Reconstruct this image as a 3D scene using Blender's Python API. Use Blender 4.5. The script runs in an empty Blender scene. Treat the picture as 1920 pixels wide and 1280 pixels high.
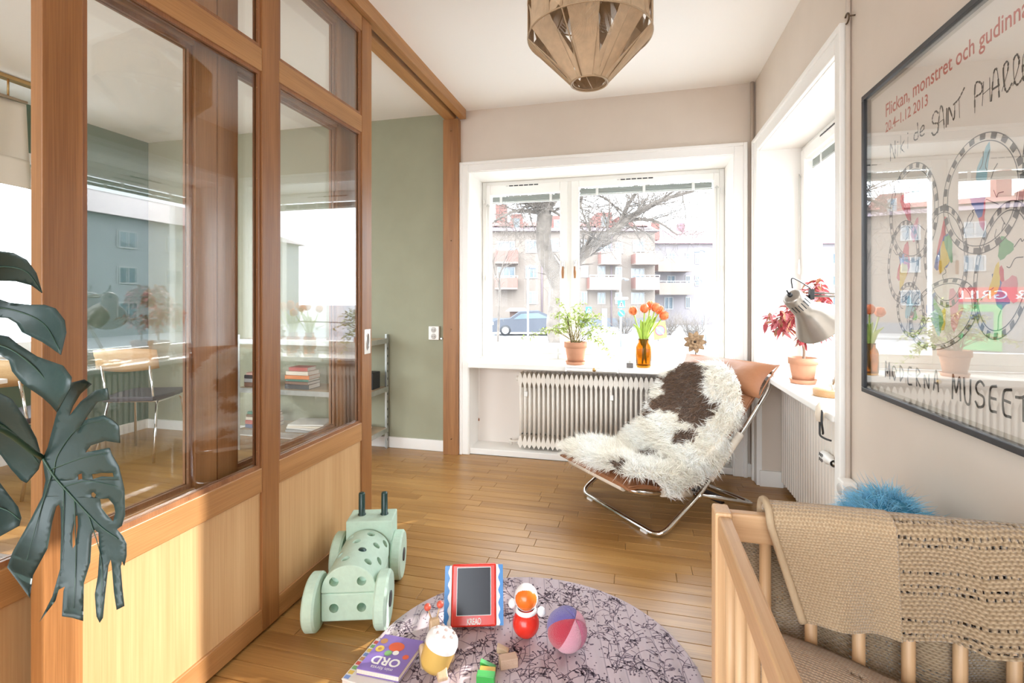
import bpy, bmesh, math, random
import numpy as np
from mathutils import Vector, Matrix

random.seed(7)
rng = np.random.default_rng(11)
SC = bpy.context.scene
COL = SC.collection
PI = math.pi

# ------------------------------------------------------------------ camera
EYE = 1.18
YAW = math.atan(0.25)
cam_data = bpy.data.cameras.new('camera')
cam_data.sensor_width = 36.0
cam_data.lens = 920.0 / 1920.0 * 36.0
cam_data.shift_y = -80.0 / 1920.0
cam_data.clip_start = 0.02
cam_data.clip_end = 500
cam = bpy.data.objects.new('camera', cam_data)
COL.objects.link(cam)
cam.location = (0, 0, EYE)
cam.rotation_euler = (PI / 2, 0, YAW)
SC.camera = cam

# ------------------------------------------------------------------ sky, sun, exposure
SKY = 3.6
world = bpy.data.worlds.new('sky')
SC.world = world
world.use_nodes = True
wn = world.node_tree.nodes
wl = world.node_tree.links
bg = wn['Background']
bg.inputs['Color'].default_value = (0.87, 0.94, 1.0, 1)
bg.inputs['Strength'].default_value = SKY

SUN_DIR = Vector((0.745, 0.667, 0.43)).normalized()      # towards the sun
sun_data = bpy.data.lights.new('sun', 'SUN')
sun_data.energy = 3.3
sun_data.color = (1.0, 0.95, 0.90)
sun_data.angle = math.radians(0.6)
sun = bpy.data.objects.new('sun', sun_data)
COL.objects.link(sun)
sun.location = SUN_DIR * 60
sun.rotation_euler = SUN_DIR.to_track_quat('Z', 'Y').to_euler()

SC.view_settings.view_transform = 'Standard'
SC.view_settings.look = 'None'
SC.view_settings.exposure = 1.52
SC.view_settings.gamma = 1.0
SC.view_settings.use_curve_mapping = False
try:
    SC.cycles.use_denoising = True
    SC.cycles.max_bounces = 10
    SC.cycles.diffuse_bounces = 6
    SC.cycles.glossy_bounces = 4
    SC.cycles.transparent_max_bounces = 24
    SC.cycles.transmission_bounces = 8
    SC.cycles.sample_clamp_indirect = 6.0
    SC.cycles.caustics_reflective = False
    SC.cycles.caustics_refractive = False
except Exception:
    pass

# daylight openings guide the sky light into the rooms (portals emit nothing themselves)
def sky_opening(loc, rot, sx, sy):
    d = bpy.data.lights.new('sky_portal', 'AREA')
    d.shape = 'RECTANGLE'
    d.size = sx
    d.size_y = sy
    d.cycles.is_portal = True
    o = bpy.data.objects.new('sky_portal', d)
    COL.objects.link(o)
    o.location = loc
    o.rotation_euler = rot
sky_opening((-0.29, 3.95, 1.42), (-PI / 2, 0, 0), 1.75, 1.4)        # window behind the lounge chair
sky_opening((1.12, 2.76, 1.42), (PI / 2, 0, PI / 2), 1.2, 1.4)      # side window
sky_opening((-4.55, 1.75, 1.45), (PI / 2, 0, -PI / 2), 2.3, 1.45)   # other room
sky_opening((-1.78, -2.5, 1.3), (PI / 2, 0, 0), 4.9, 2.45)         # unseen rear opening, widened for fill light

# ------------------------------------------------------------------ helpers
def tag(o, label=None, cat=None, group=None, kind=None):
    if label: o['label'] = label
    if cat: o['category'] = cat
    if group: o['group'] = group
    if kind: o['kind'] = kind
    return o

def empty(name, loc=(0, 0, 0), rz=0.0, label=None, cat=None, group=None, kind=None):
    o = bpy.data.objects.new(name, None)
    o.empty_display_size = 0.1
    COL.objects.link(o)
    o.location = loc
    o.rotation_euler = (0, 0, rz)
    return tag(o, label, cat, group, kind)

def link_mesh(name, me, mat=None, parent=None, world_coords=True):
    o = bpy.data.objects.new(name, me)
    COL.objects.link(o)
    if mat is not None:
        me.materials.append(mat)
    if parent is not None:
        o.parent = parent
        if world_coords:
            # geometry is given in room coordinates: undo the thing's own placement
            if parent.parent is None:
                o.matrix_parent_inverse = Matrix.LocRotScale(parent.location, parent.rotation_euler, parent.scale).inverted()
    return o

def dup_tree(o, parent=None):
    c = o.copy()
    COL.objects.link(c)
    if parent is not None:
        c.parent = parent
    for ch in list(o.children):
        dup_tree(ch, c)
    return c

def V(*a): return Vector(a)

class MB:
    """collects shapes; build() turns them into ONE mesh object"""
    def __init__(s):
        s.v = []; s.f = []; s.sm = []; s.mi = []; s.cm = 0
    def add(s, vs, fs, smooth=False):
        b = len(s.v)
        s.v.extend([tuple(p) for p in vs])
        for f in fs:
            s.f.append([b + i for i in f]); s.sm.append(smooth); s.mi.append(s.cm)
        return s
    def box(s, x0, x1, y0, y1, z0, z1):
        vs = [(x0,y0,z0),(x1,y0,z0),(x1,y1,z0),(x0,y1,z0),(x0,y0,z1),(x1,y0,z1),(x1,y1,z1),(x0,y1,z1)]
        return s.add(vs, [(3,2,1,0),(4,5,6,7),(0,1,5,4),(1,2,6,5),(2,3,7,6),(3,0,4,7)])
    def obox(s, c, ax, ay, az, hx, hy, hz):
        c, ax, ay, az = Vector(c), Vector(ax), Vector(ay), Vector(az)
        vs = []
        for k in (-1, 1):
            for (i, j) in ((-1,-1),(1,-1),(1,1),(-1,1)):
                vs.append(c + ax*i*hx + ay*j*hy + az*k*hz)
        return s.add(vs, [(3,2,1,0),(4,5,6,7),(0,1,5,4),(1,2,6,5),(2,3,7,6),(3,0,4,7)])
    def bar(s, a, b, wx, wy, up=(0,0,1)):
        a, b = Vector(a), Vector(b)
        d = (b - a); L = d.length; d.normalize()
        u = Vector(up)
        if abs(d.dot(u)) > 0.98: u = Vector((1,0,0))
        sx = d.cross(u).normalized(); sy = sx.cross(d).normalized()
        return s.obox((a + b)/2, sx, sy, d, wx/2, wy/2, L/2)
    def tube(s, pts, r, n=8, closed=False, caps=True):
        pts = [Vector(p) for p in pts]
        N = len(pts)
        rs = r if isinstance(r, (list, tuple)) else [r]*N
        tang = []
        for i in range(N):
            a = pts[(i-1) % N] if (closed or i > 0) else pts[i]
            b = pts[(i+1) % N] if (closed or i < N-1) else pts[i]
            t = (b - a)
            if t.length < 1e-9: t = Vector((0,0,1))
            tang.append(t.normalized())
        t0 = tang[0]
        ref = Vector((0,0,1)) if abs(t0.z) < 0.9 else Vector((1,0,0))
        nrm = (ref - t0*ref.dot(t0)).normalized()
        vs = []
        for i in range(N):
            t = tang[i]
            nrm = (nrm - t*nrm.dot(t))
            if nrm.length < 1e-6:
                ref = Vector((1,0,0)) if abs(t.x) < 0.9 else Vector((0,1,0))
                nrm = (ref - t*ref.dot(t))
            nrm.normalize()
            bn = t.cross(nrm)
            for k in range(n):
                a = 2*PI*k/n
                vs.append(pts[i] + (nrm*math.cos(a) + bn*math.sin(a))*rs[i])
        fs = []
        M = N if closed else N-1
        for i in range(M):
            j = (i+1) % N
            for k in range(n):
                k2 = (k+1) % n
                fs.append((i*n+k, i*n+k2, j*n+k2, j*n+k))
        s.add(vs, fs, True)
        if caps and not closed:
            b = len(s.v) - N*n
            s.f.append([b+k for k in reversed(range(n))]); s.sm.append(False); s.mi.append(s.cm)
            s.f.append([b+(N-1)*n+k for k in range(n)]); s.sm.append(False); s.mi.append(s.cm)
        return s
    def lathe(s, prof, n=24, c=(0,0,0), axis=(0,0,1), smooth=True, cap0=False, cap1=False):
        c = Vector(c); az = Vector(axis).normalized()
        ref = Vector((1,0,0)) if abs(az.x) < 0.9 else Vector((0,1,0))
        ax = (ref - az*ref.dot(az)).normalized(); ay = az.cross(ax)
        vs = []
        for (r, z) in prof:
            for k in range(n):
                a = 2*PI*k/n
                vs.append(c + az*z + (ax*math.cos(a) + ay*math.sin(a))*r)
        fs = []
        for i in range(len(prof)-1):
            for k in range(n):
                k2 = (k+1) % n
                fs.append((i*n+k, i*n+k2, (i+1)*n+k2, (i+1)*n+k))
        s.add(vs, fs, smooth)
        b = len(s.v) - len(vs)
        if cap0: s.f.append([b+k for k in reversed(range(n))]); s.sm.append(False); s.mi.append(s.cm)
        if cap1: s.f.append([b+(len(prof)-1)*n+k for k in range(n)]); s.sm.append(False); s.mi.append(s.cm)
        return s
    def prism(s, poly, a, b, axis='z'):
        """poly in 2D, extruded from a to b along the axis"""
        n = len(poly)
        def P(p, t):
            if axis == 'z': return (p[0], p[1], t)
            if axis == 'y': return (p[0], t, p[1])
            return (t, p[0], p[1])
        vs = [P(p, a) for p in poly] + [P(p, b) for p in poly]
        fs = [list(reversed(range(n))), list(range(n, 2*n))]
        for i in range(n):
            j = (i+1) % n
            fs.append((i, j, n+j, n+i))
        return s.add(vs, fs)
    def ball(s, c, rx, ry=None, rz=None, n=16, m=10):
        ry = rx if ry is None else ry; rz = rx if rz is None else rz
        vs = []; fs = []
        for i in range(m+1):
            t = PI*i/m
            for k in range(n):
                a = 2*PI*k/n
                vs.append((c[0]+rx*math.sin(t)*math.cos(a), c[1]+ry*math.sin(t)*math.sin(a), c[2]-rz*math.cos(t)))
        for i in range(m):
            for k in range(n):
                k2 = (k+1) % n
                fs.append((i*n+k, i*n+k2, (i+1)*n+k2, (i+1)*n+k))
        return s.add(vs, fs, True)
    def grid(s, P, smooth=True):
        R = len(P); C = len(P[0])
        vs = [p for row in P for p in row]
        fs = [(i*C+j, i*C+j+1, (i+1)*C+j+1, (i+1)*C+j) for i in range(R-1) for j in range(C-1)]
        return s.add(vs, fs, smooth)
    def xform(s, M):
        s.v = [tuple(M @ Vector(p)) for p in s.v]
        return s
    def build(s, name, mat=None, parent=None, bevel=0.0, seg=2, wc=True, solid=0.0, subsurf=0, mats=None, autosmooth=False):
        me = bpy.data.meshes.new(name)
        me.from_pydata(s.v, [], s.f)
        me.polygons.foreach_set('use_smooth', s.sm)
        if mats:
            for m in mats: me.materials.append(m)
            me.polygons.foreach_set('material_index', s.mi)
            mat = None
        me.validate()
        me.update()
        o = link_mesh(name, me, mat, parent, wc)
        if solid:
            m = o.modifiers.new('solid', 'SOLIDIFY'); m.thickness = solid; m.offset = 0
        if bevel:
            m = o.modifiers.new('bevel', 'BEVEL'); m.width = bevel; m.segments = seg
            m.limit_method = 'ANGLE'; m.angle_limit = math.radians(40)
        if subsurf:
            m = o.modifiers.new('sub', 'SUBSURF'); m.levels = subsurf; m.render_levels = subsurf
        return o

def catmull(pts, per=8, closed=False):
    pts = [Vector(p) for p in pts]
    N = len(pts); out = []
    M = N if closed else N-1
    for i in range(M):
        p0 = pts[(i-1) % N] if (closed or i > 0) else pts[0]*2 - pts[1]
        p1 = pts[i]; p2 = pts[(i+1) % N]
        p3 = pts[(i+2) % N] if (closed or i+2 < N) else pts[-1]*2 - pts[-2]
        for k in range(per):
            t = k/per
            out.append(0.5*((2*p1) + (p2-p0)*t + (2*p0-5*p1+4*p2-p3)*t*t + (3*p1-p0-3*p2+p3)*t**3))
    if not closed: out.append(pts[-1])
    return out

def rounded_path(pts, r, seg=6):
    """polyline with rounded corners (bent tube)"""
    pts = [Vector(p) for p in pts]
    out = [pts[0]]
    for i in range(1, len(pts)-1):
        a, b, c = pts[i-1], pts[i], pts[i+1]
        d1 = (a-b).normalized(); d2 = (c-b).normalized()
        rr = min(r, (a-b).length*0.48, (c-b).length*0.48)
        p1 = b + d1*rr; p2 = b + d2*rr
        for k in range(seg+1):
            t = k/seg
            out.append(p1*(1-t)**2 + b*2*t*(1-t) + p2*t*t)
    out.append(pts[-1])
    return out

def text_mesh(txt, size, extrude=0.0, bold=0.0):
    """lettering as plain mesh data in its own xy plane, origin at the left of the base line"""
    cu = bpy.data.curves.new('lettering', 'FONT')
    cu.body = txt; cu.size = size; cu.extrude = extrude; cu.resolution_u = 3; cu.offset = bold
    ob = bpy.data.objects.new('lettering_tmp', cu)
    COL.objects.link(ob)
    dg = bpy.context.evaluated_depsgraph_get()
    me = bpy.data.meshes.new_from_object(ob.evaluated_get(dg))
    bpy.data.objects.remove(ob)
    bpy.data.curves.remove(cu)
    return me

def text_on(name, txt, size, origin, ex, ey, mat, parent, width=None, extrude=0.0, bold=0.0):
    me = text_mesh(txt, size, extrude, bold)
    ex, ey = Vector(ex).normalized(), Vector(ey).normalized()
    ez = ex.cross(ey)
    co = np.empty(len(me.vertices)*3); me.vertices.foreach_get('co', co)
    co = co.reshape(-1, 3)
    if width and len(co):
        co[:, 0] *= width / max(1e-6, co[:, 0].max())
    W = np.array(origin)[None] + co[:, :1]*np.array(ex)[None] + co[:, 1:2]*np.array(ey)[None] + co[:, 2:3]*np.array(ez)[None]
    me.vertices.foreach_set('co', W.ravel())
    me.materials.clear()
    me.update()
    return link_mesh(name, me, mat, parent)

def np_mesh(name, verts, faces_flat, nper, mat, parent, cols=None, smooth=False):
    """fast mesh from arrays: all faces have nper corners"""
    me = bpy.data.meshes.new(name)
    nf = len(faces_flat)//nper
    me.vertices.add(len(verts)); me.vertices.foreach_set('co', np.asarray(verts, dtype=np.float32).ravel())
    me.loops.add(len(faces_flat)); me.loops.foreach_set('vertex_index', np.asarray(faces_flat, dtype=np.int32))
    me.polygons.add(nf)
    me.polygons.foreach_set('loop_start', np.arange(0, nf*nper, nper, dtype=np.int32))
    try: me.polygons.foreach_set('loop_total', np.full(nf, nper, dtype=np.int32))
    except Exception: pass
    me.polygons.foreach_set('use_smooth', np.full(nf, smooth))
    me.update(calc_edges=True)
    if cols is not None:
        a = me.color_attributes.new('Col', 'FLOAT_COLOR', 'POINT')
        c4 = np.ones((len(verts), 4), dtype=np.float32); c4[:, :3] = cols
        a.data.foreach_set('color', c4.ravel())
    return link_mesh(name, me, mat, parent)

def strands(name, roots, dirs, lens, width, cols, mat, parent, gravity=0.35, seg=3, wob=0.25, rg=rng):
    """tufts of hair as tapered blades, one joined mesh"""
    N = len(roots)
    dirs = dirs/np.linalg.norm(dirs, axis=1, keepdims=True)
    side = np.cross(dirs, rg.normal(size=(N, 3)))
    side /= np.linalg.norm(side, axis=1, keepdims=True) + 1e-9
    bend = rg.normal(size=(N, 3))*wob
    bend[:, 2] -= gravity
    vs = np.empty((N, seg*2+1, 3), dtype=np.float32)
    for i in range(seg):
        t = i/seg
        c = roots + dirs*(lens*t)[:, None] + bend*(lens*t*t)[:, None]*0.8
        w = width*(1-0.75*t)*0.5
        vs[:, 2*i] = c - side*w
        vs[:, 2*i+1] = c + side*w
    vs[:, -1] = roots + dirs*lens[:, None] + bend*(lens*0.8)[:, None]
    k = seg*2+1
    base = (np.arange(N)*k)[:, None]
    tris = []
    for i in range(seg-1):
        tris += [(2*i, 2*i+1, 2*i+3), (2*i, 2*i+3, 2*i+2)]
    tris.append((2*seg-2, 2*seg-1, 2*seg))
    T = np.array(tris).ravel()[None, :]
    faces = (base + T).ravel()
    cc = np.repeat(cols, k, axis=0)
    o = np_mesh(name, vs.reshape(-1, 3), faces, 3, mat, parent, cc, True)
    o['kind'] = 'stuff'
    return o

def sample_grid(G, n, rg=rng):
    """evenly spread points over a grid surface, with normals"""
    G = np.asarray([[tuple(p) for p in r] for r in G], dtype=float)
    a, b, c, d = G[:-1, :-1], G[:-1, 1:], G[1:, 1:], G[1:, :-1]
    nn = np.cross(c-a, d-b); ar = np.linalg.norm(nn, axis=2)
    pr_ = (ar/ar.sum()).ravel(); k = rg.choice(len(pr_), n, p=pr_)
    i, j = np.unravel_index(k, ar.shape); u = rg.random((n, 1)); v = rg.random((n, 1))
    P_ = (a[i, j]*(1-u)+b[i, j]*u)*(1-v) + (d[i, j]*(1-u)+c[i, j]*u)*v
    N_ = nn[i, j]/(ar[i, j][:, None]+1e-12)
    return P_, N_

def in_poly(px, py, poly):
    inside = np.zeros(len(px), dtype=bool)
    n = len(poly); j = n-1
    for i in range(n):
        xi, yi = poly[i]; xj, yj = poly[j]
        c = ((yi > py) != (yj > py)) & (px < (xj-xi)*(py-yi)/((yj-yi) + 1e-12) + xi)
        inside ^= c
        j = i
    return inside

# photograph measurements -> points of the place (used only to take sizes off the picture)
_c = math.cos(YAW); _s = math.sin(YAW)
def ray(px, py):
    k = (px-960)/920.0
    return Vector((k*_c-_s, k*_s+_c, -(py-560)/920.0))
def at_x(px, py, x): d = ray(px, py); return Vector((0,0,EYE)) + d*(x/d.x)
def at_y(px, py, y): d = ray(px, py); return Vector((0,0,EYE)) + d*(y/d.y)
def at_z(px, py, z): d = ray(px, py); return Vector((0,0,EYE)) + d*((z-EYE)/d.z)
def at_d(px, py, D): return Vector((0,0,EYE)) + ray(px, py)*D
def proj(P):
    P = np.asarray(P, dtype=float)
    zc = P[:, 0]*(-_s) + P[:, 1]*_c
    k = (P[:, 0]*_c + P[:, 1]*_s)/zc
    return 960+920*k, 560-920*(P[:, 2]-EYE)/zc

# ------------------------------------------------------------------ materials
MATS = {}
def new_mat(name):
    m = bpy.data.materials.new(name)
    m.use_nodes = True
    MATS[name] = m
    nt = m.node_tree
    return m, nt, nt.nodes['Principled BSDF']

def setp(b, **kw):
    names = {'color': 'Base Color', 'rough': 'Roughness', 'metal': 'Metallic', 'spec': 'Specular IOR Level',
             'sheen': 'Sheen Weight', 'coat': 'Coat Weight', 'trans': 'Transmission Weight', 'sss': 'Subsurface Weight', 'ior': 'IOR'}
    for k, v in kw.items():
        i = b.inputs[names[k]]
        i.default_value = (*v, 1) if k == 'color' else v

def add_bump(nt, b, scale, strength, detail=4, dist=0.01, vec='Object', stretch=None):
    tc = nt.nodes.new('ShaderNodeTexCoord')
    src = tc.outputs[vec]
    if stretch:
        mp = nt.nodes.new('ShaderNodeMapping'); mp.inputs['Scale'].default_value = stretch
        nt.links.new(src, mp.inputs['Vector']); src = mp.outputs['Vector']
    n = nt.nodes.new('ShaderNodeTexNoise')
    n.inputs['Scale'].default_value = scale; n.inputs['Detail'].default_value = detail
    nt.links.new(src, n.inputs['Vector'])
    bp = nt.nodes.new('ShaderNodeBump')
    bp.inputs['Strength'].default_value = strength; bp.inputs['Distance'].default_value = dist
    nt.links.new(n.outputs['Fac'], bp.inputs['Height'])
    nt.links.new(bp.outputs['Normal'], b.inputs['Normal'])
    return n

def M(name, color, rough=0.5, metal=0.0, bump=None, var=0.0, vscale=6.0, **kw):
    """plain procedural material: colour with a slow mottling and a fine relief"""
    if name in MATS: return MATS[name]
    m, nt, b = new_mat(name)
    setp(b, color=color, rough=rough, metal=metal, **kw)
    if var:
        tc = nt.nodes.new('ShaderNodeTexCoord')
        n = nt.nodes.new('ShaderNodeTexNoise'); n.inputs['Scale'].default_value = vscale; n.inputs['Detail'].default_value = 5
        nt.links.new(tc.outputs['Object'], n.inputs['Vector'])
        r = nt.nodes.new('ShaderNodeValToRGB')
        r.color_ramp.elements[0].position = 0.3; r.color_ramp.elements[1].position = 0.7
        r.color_ramp.elements[0].color = (*[c*(1-var) for c in color], 1)
        r.color_ramp.elements[1].color = (*[min(1, c*(1+var)) for c in color], 1)
        nt.links.new(n.outputs['Fac'], r.inputs['Fac'])
        nt.links.new(r.outputs['Color'], b.inputs['Base Color'])
    if bump: add_bump(nt, b, bump[0], bump[1], dist=bump[2] if len(bump) > 2 else 0.004)
    return m

def wood(name, dark, light, axis='z', scale=1.0, rough=0.42, rand=0.0, fine=1.0, world=False):
    if name in MATS: return MATS[name]
    m, nt, b = new_mat(name)
    N, L = nt.nodes, nt.links
    if world:
        g = N.new('ShaderNodeNewGeometry'); src = g.outputs['Position']
    else:
        tc = N.new('ShaderNodeTexCoord'); src = tc.outputs['Object']
    oi = N.new('ShaderNodeObjectInfo')
    if rand:
        mu = N.new('ShaderNodeVectorMath'); mu.operation = 'SCALE'
        cb = N.new('ShaderNodeCombineXYZ')
        for k in range(3): L.new(oi.outputs['Random'], cb.inputs[k])
        L.new(cb.outputs[0], mu.inputs[0]); mu.inputs['Scale'].default_value = 37.0
        ad = N.new('ShaderNodeVectorMath'); ad.operation = 'ADD'
        L.new(src, ad.inputs[0]); L.new(mu.outputs[0], ad.inputs[1]); src = ad.outputs[0]
    mp = N.new('ShaderNodeMapping')
    st = {'x': (0.9, 14, 14), 'y': (14, 0.9, 14), 'z': (14, 14, 0.9)}[axis]
    mp.inputs['Scale'].default_value = [k*scale for k in st]
    L.new(src, mp.inputs['Vector'])
    n1 = N.new('ShaderNodeTexNoise'); n1.inputs['Scale'].default_value = 1.0; n1.inputs['Detail'].default_value = 6
    n1.inputs['Distortion'].default_value = 0.8
    L.new(mp.outputs[0], n1.inputs['Vector'])
    mp2 = N.new('ShaderNodeMapping')
    st2 = {'x': (5, 320, 320), 'y': (320, 5, 320), 'z': (320, 320, 5)}[axis]
    mp2.inputs['Scale'].default_value = [k*scale*fine for k in st2]
    L.new(src, mp2.inputs['Vector'])
    n2 = N.new('ShaderNodeTexNoise'); n2.inputs['Scale'].default_value = 1.0; n2.inputs['Detail'].default_value = 2
    L.new(mp2.outputs[0], n2.inputs['Vector'])
    mx = N.new('ShaderNodeMath'); mx.operation = 'MULTIPLY_ADD'
    L.new(n2.outputs['Fac'], mx.inputs[0]); mx.inputs[1].default_value = 0.55
    L.new(n1.outputs['Fac'], mx.inputs[2])
    fac = mx.outputs[0]
    if rand:
        ma = N.new('ShaderNodeMath'); ma.operation = 'MULTIPLY_ADD'
        L.new(oi.outputs['Random'], ma.inputs[0]); ma.inputs[1].default_value = rand
        L.new(fac, ma.inputs[2])
        sb = N.new('ShaderNodeMath'); sb.operation = 'SUBTRACT'; L.new(ma.outputs[0], sb.inputs[0]); sb.inputs[1].default_value = rand*0.5
        fac = sb.outputs[0]
    r = N.new('ShaderNodeValToRGB')
    r.color_ramp.elements[0].position = 0.5; r.color_ramp.elements[1].position = 1.02
    r.color_ramp.elements[0].color = (*dark, 1); r.color_ramp.elements[1].color = (*light, 1)
    L.new(fac, r.inputs['Fac'])
    L.new(r.outputs['Color'], b.inputs['Base Color'])
    bp = N.new('ShaderNodeBump'); bp.inputs['Strength'].default_value = 0.12; bp.inputs['Distance'].default_value = 0.002
    L.new(n2.outputs['Fac'], bp.inputs['Height']); L.new(bp.outputs['Normal'], b.inputs['Normal'])
    setp(b, rough=rough)
    return m

def glass_mat(name, tint=(0.97, 0.99, 0.98), ior=1.45, boost=1.0, dust=0.0):
    """thin pane: lets light straight through and mirrors by Fresnel"""
    if name in MATS: return MATS[name]
    m = bpy.data.materials.new(name); m.use_nodes = True; MATS[name] = m
    nt = m.node_tree
    for n in list(nt.nodes): nt.nodes.remove(n)
    out = nt.nodes.new('ShaderNodeOutputMaterial')
    tr = nt.nodes.new('ShaderNodeBsdfTransparent'); tr.inputs['Color'].default_value = (*tint, 1)
    gl = nt.nodes.new('ShaderNodeBsdfGlossy'); gl.inputs['Roughness'].default_value = 0.0
    gl.inputs['Color'].default_value = (1, 1, 1, 1)
    fr = nt.nodes.new('ShaderNodeFresnel'); fr.inputs['IOR'].default_value = ior
    ge = nt.nodes.new('ShaderNodeNewGeometry')
    io = nt.nodes.new('ShaderNodeMapRange')          # same reflection from both sides of the pane
    io.inputs['To Min'].default_value = ior; io.inputs['To Max'].default_value = 1.0/ior
    nt.links.new(ge.outputs['Backfacing'], io.inputs['Value']); nt.links.new(io.outputs[0], fr.inputs['IOR'])
    mu = nt.nodes.new('ShaderNodeMath'); mu.operation = 'MULTIPLY'; mu.use_clamp = True; mu.inputs[1].default_value = boost
    nt.links.new(fr.outputs[0], mu.inputs[0])
    mx = nt.nodes.new('ShaderNodeMixShader')
    nt.links.new(mu.outputs[0], mx.inputs['Fac'])
    nt.links.new(tr.outputs[0], mx.inputs[1]); nt.links.new(gl.outputs[0], mx.inputs[2])
    last = mx.outputs[0]
    if dust:
        tl = nt.nodes.new('ShaderNodeBsdfTranslucent'); tl.inputs['Color'].default_value = (0.95, 0.97, 1.0, 1)
        m2 = nt.nodes.new('ShaderNodeMixShader'); m2.inputs['Fac'].default_value = dust
        nt.links.new(last, m2.inputs[1]); nt.links.new(tl.outputs[0], m2.inputs[2]); last = m2.outputs[0]
    nt.links.new(last, out.inputs['Surface'])
    return m

def col_mat(name, rough=0.8, sheen=0.0, transl=0.0):
    """colour carried by the hairs themselves (natural markings)"""
    if name in MATS: return MATS[name]
    m, nt, b = new_mat(name)
    a = nt.nodes.new('ShaderNodeAttribute'); a.attribute_name = 'Col'
    nt.links.new(a.outputs['Color'], b.inputs['Base Color'])
    setp(b, rough=rough, sheen=sheen, spec=0.25)
    return m

# ================================================================== THE ROOMS
XR = 0.771      # right wall
YB = 3.543      # window wall
XP = -1.265     # face of the glazed partition
HC = 2.61       # ceiling

m_wall = M('beige_paint', (0.66, 0.575, 0.49), 0.85, bump=(90, 0.06, 0.002), var=0.02)
m_ceil = M('white_ceiling_paint', (0.92, 0.895, 0.85), 0.9, bump=(60, 0.08, 0.003))
m_white = M('white_gloss_paint', (0.86, 0.84, 0.80), 0.35, bump=(25, 0.03, 0.002))
m_niche = M('niche_paint', (0.76, 0.69, 0.63), 0.6, bump=(60, 0.05, 0.002))
m_green = M('sage_green_paint', (0.335, 0.335, 0.235), 0.8, bump=(90, 0.05, 0.002), var=0.03)
m_dgreen = M('deep_green_paint', (0.085, 0.16, 0.115), 0.8, bump=(90, 0.05, 0.002))
m_oak_z = wood('oak_upright', (0.20, 0.078, 0.020), (0.38, 0.168, 0.054), 'z')
m_oak_y = wood('oak_lengthwise', (0.29, 0.128, 0.040), (0.48, 0.245, 0.090), 'y')
m_oak_panel = wood('oak_veneer_panel', (0.48, 0.27, 0.115), (0.63, 0.40, 0.20), 'z', scale=0.6)
m_floor = wood('oak_floor_board', (0.28, 0.13, 0.034), (0.47, 0.255, 0.082), 'x', scale=0.9, rough=0.33, rand=0.17, world=True)
m_metal = M('brushed_steel', (0.62, 0.61, 0.58), 0.32, 1.0, bump=(200, 0.03))
m_chrome = M('chrome', (0.80, 0.79, 0.77), 0.10, 1.0, var=0.02)
m_black = M('black_plastic', (0.012, 0.012, 0.014), 0.4, bump=(80, 0.03))
m_pane = glass_mat('window_glass', (0.985, 0.995, 1.0), 1.45, 0.12, 0.0045)
m_pane2 = glass_mat('partition_glass', (0.985, 0.993, 0.99), 1.5, 1.15)

def struct(name, mb, mat, parent=None, **kw):
    o = mb.build(name, mat, parent, **kw)
    if parent is None: o['kind'] = 'structure'
    return o

# ---- floor: boards laid along the window wall
floor = struct('floor', MB().box(-4.33, 1.05, -2.4, 3.95, -0.12, -0.008), M('subfloor', (0.12, 0.065, 0.03), 0.8, bump=(30, .1)))
BW = 0.0735
rest = MB()
lens_c = [0.38, 0.47, 0.56, 0.66, 0.78, 0.9]
protos = {}
def board_proto(L):
    if L in protos: return protos[L]
    me = bpy.data.meshes.new('floor_board')
    g = 0.0007; c = 0.0012; W = BW
    vs = [(g, g, -0.008), (L-g, g, -0.008), (L-g, W-g, -0.008), (g, W-g, -0.008),
          (g, g, -c), (L-g, g, -c), (L-g, W-g, -c), (g, W-g, -c),
          (g+c, g+c, 0), (L-g-c, g+c, 0), (L-g-c, W-g-c, 0), (g+c, W-g-c, 0)]
    fs = [(0,1,5,4),(1,2,6,5),(2,3,7,6),(3,0,4,7),(4,5,9,8),(5,6,10,9),(6,7,11,10),(7,4,8,11),(8,9,10,11)]
    me.from_pydata(vs, [], fs); me.materials.append(m_floor)
    protos[L] = me
    return me
rb = random.Random(5)
y = 3.545 - BW
row = 0
nboards = 0
while y > -2.4:
    x = -4.33 - rb.random()*0.5
    while x < 0.98:
        L = rb.choice(lens_c)
        x1 = x + L
        vis = (x1 > -1.30 and y > 0.95 and x < 0.9) or (x1 > -2.05 and y > 1.9 and x < 0.9)
        if vis and nboards < 295:
            o = bpy.data.objects.new('floor_board', board_proto(L)); COL.objects.link(o)
            o.location = (x, y, 0); o.parent = floor
            nboards += 1
        else:
            rest.box(x+0.0007, x1-0.0007, y+0.0007, y+BW-0.0007, -0.008, 0)
        x = x1
    y -= BW; row += 1
o = rest.build('floor_boards_beyond', m_floor, floor); o['kind'] = 'stuff'

# ---- walls and ceiling
struct('ceiling', MB().box(-4.45, 1.2, -2.5, 4.0, HC, HC+0.15), m_ceil)
mb = MB()
mb.box(-1.40, 1.15, YB, 3.96, 2.14, HC)            # over the window
mb.box(-1.40, -1.225, YB, 3.96, 0, 2.14)           # left pier
mb.box(0.645, XR, YB, 3.96, 0, 2.14)               # right pier
mb.box(XR, 1.15, YB, 3.96, 0, 2.14)
struct('wall_back', mb, m_wall)
mb = MB(); mb.box(-1.225, 0.645, 3.755, 3.96, 0, 0.66)
struct('wall_niche_back', mb, m_niche)
mb = MB()
mb.box(XR, 1.12, -2.4, 2.135, 0, HC)               # long wall with the poster
mb.box(XR, 1.12, 2.135, 3.39, 2.12, HC)            # over the side window
mb.box(XR, 1.12, 3.39, YB, 0, HC)                  # corner pier
struct('wall_right', mb, m_wall)
mb = MB(); mb.box(0.985, 1.12, 2.135, 3.39, 0, 0.70)
struct('wall_niche_right', mb, m_niche)
mb = MB(); mb.box(-4.45, -1.40, 3.56, 3.96, 0, HC)
struct('wall_far', mb, m_green)
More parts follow.
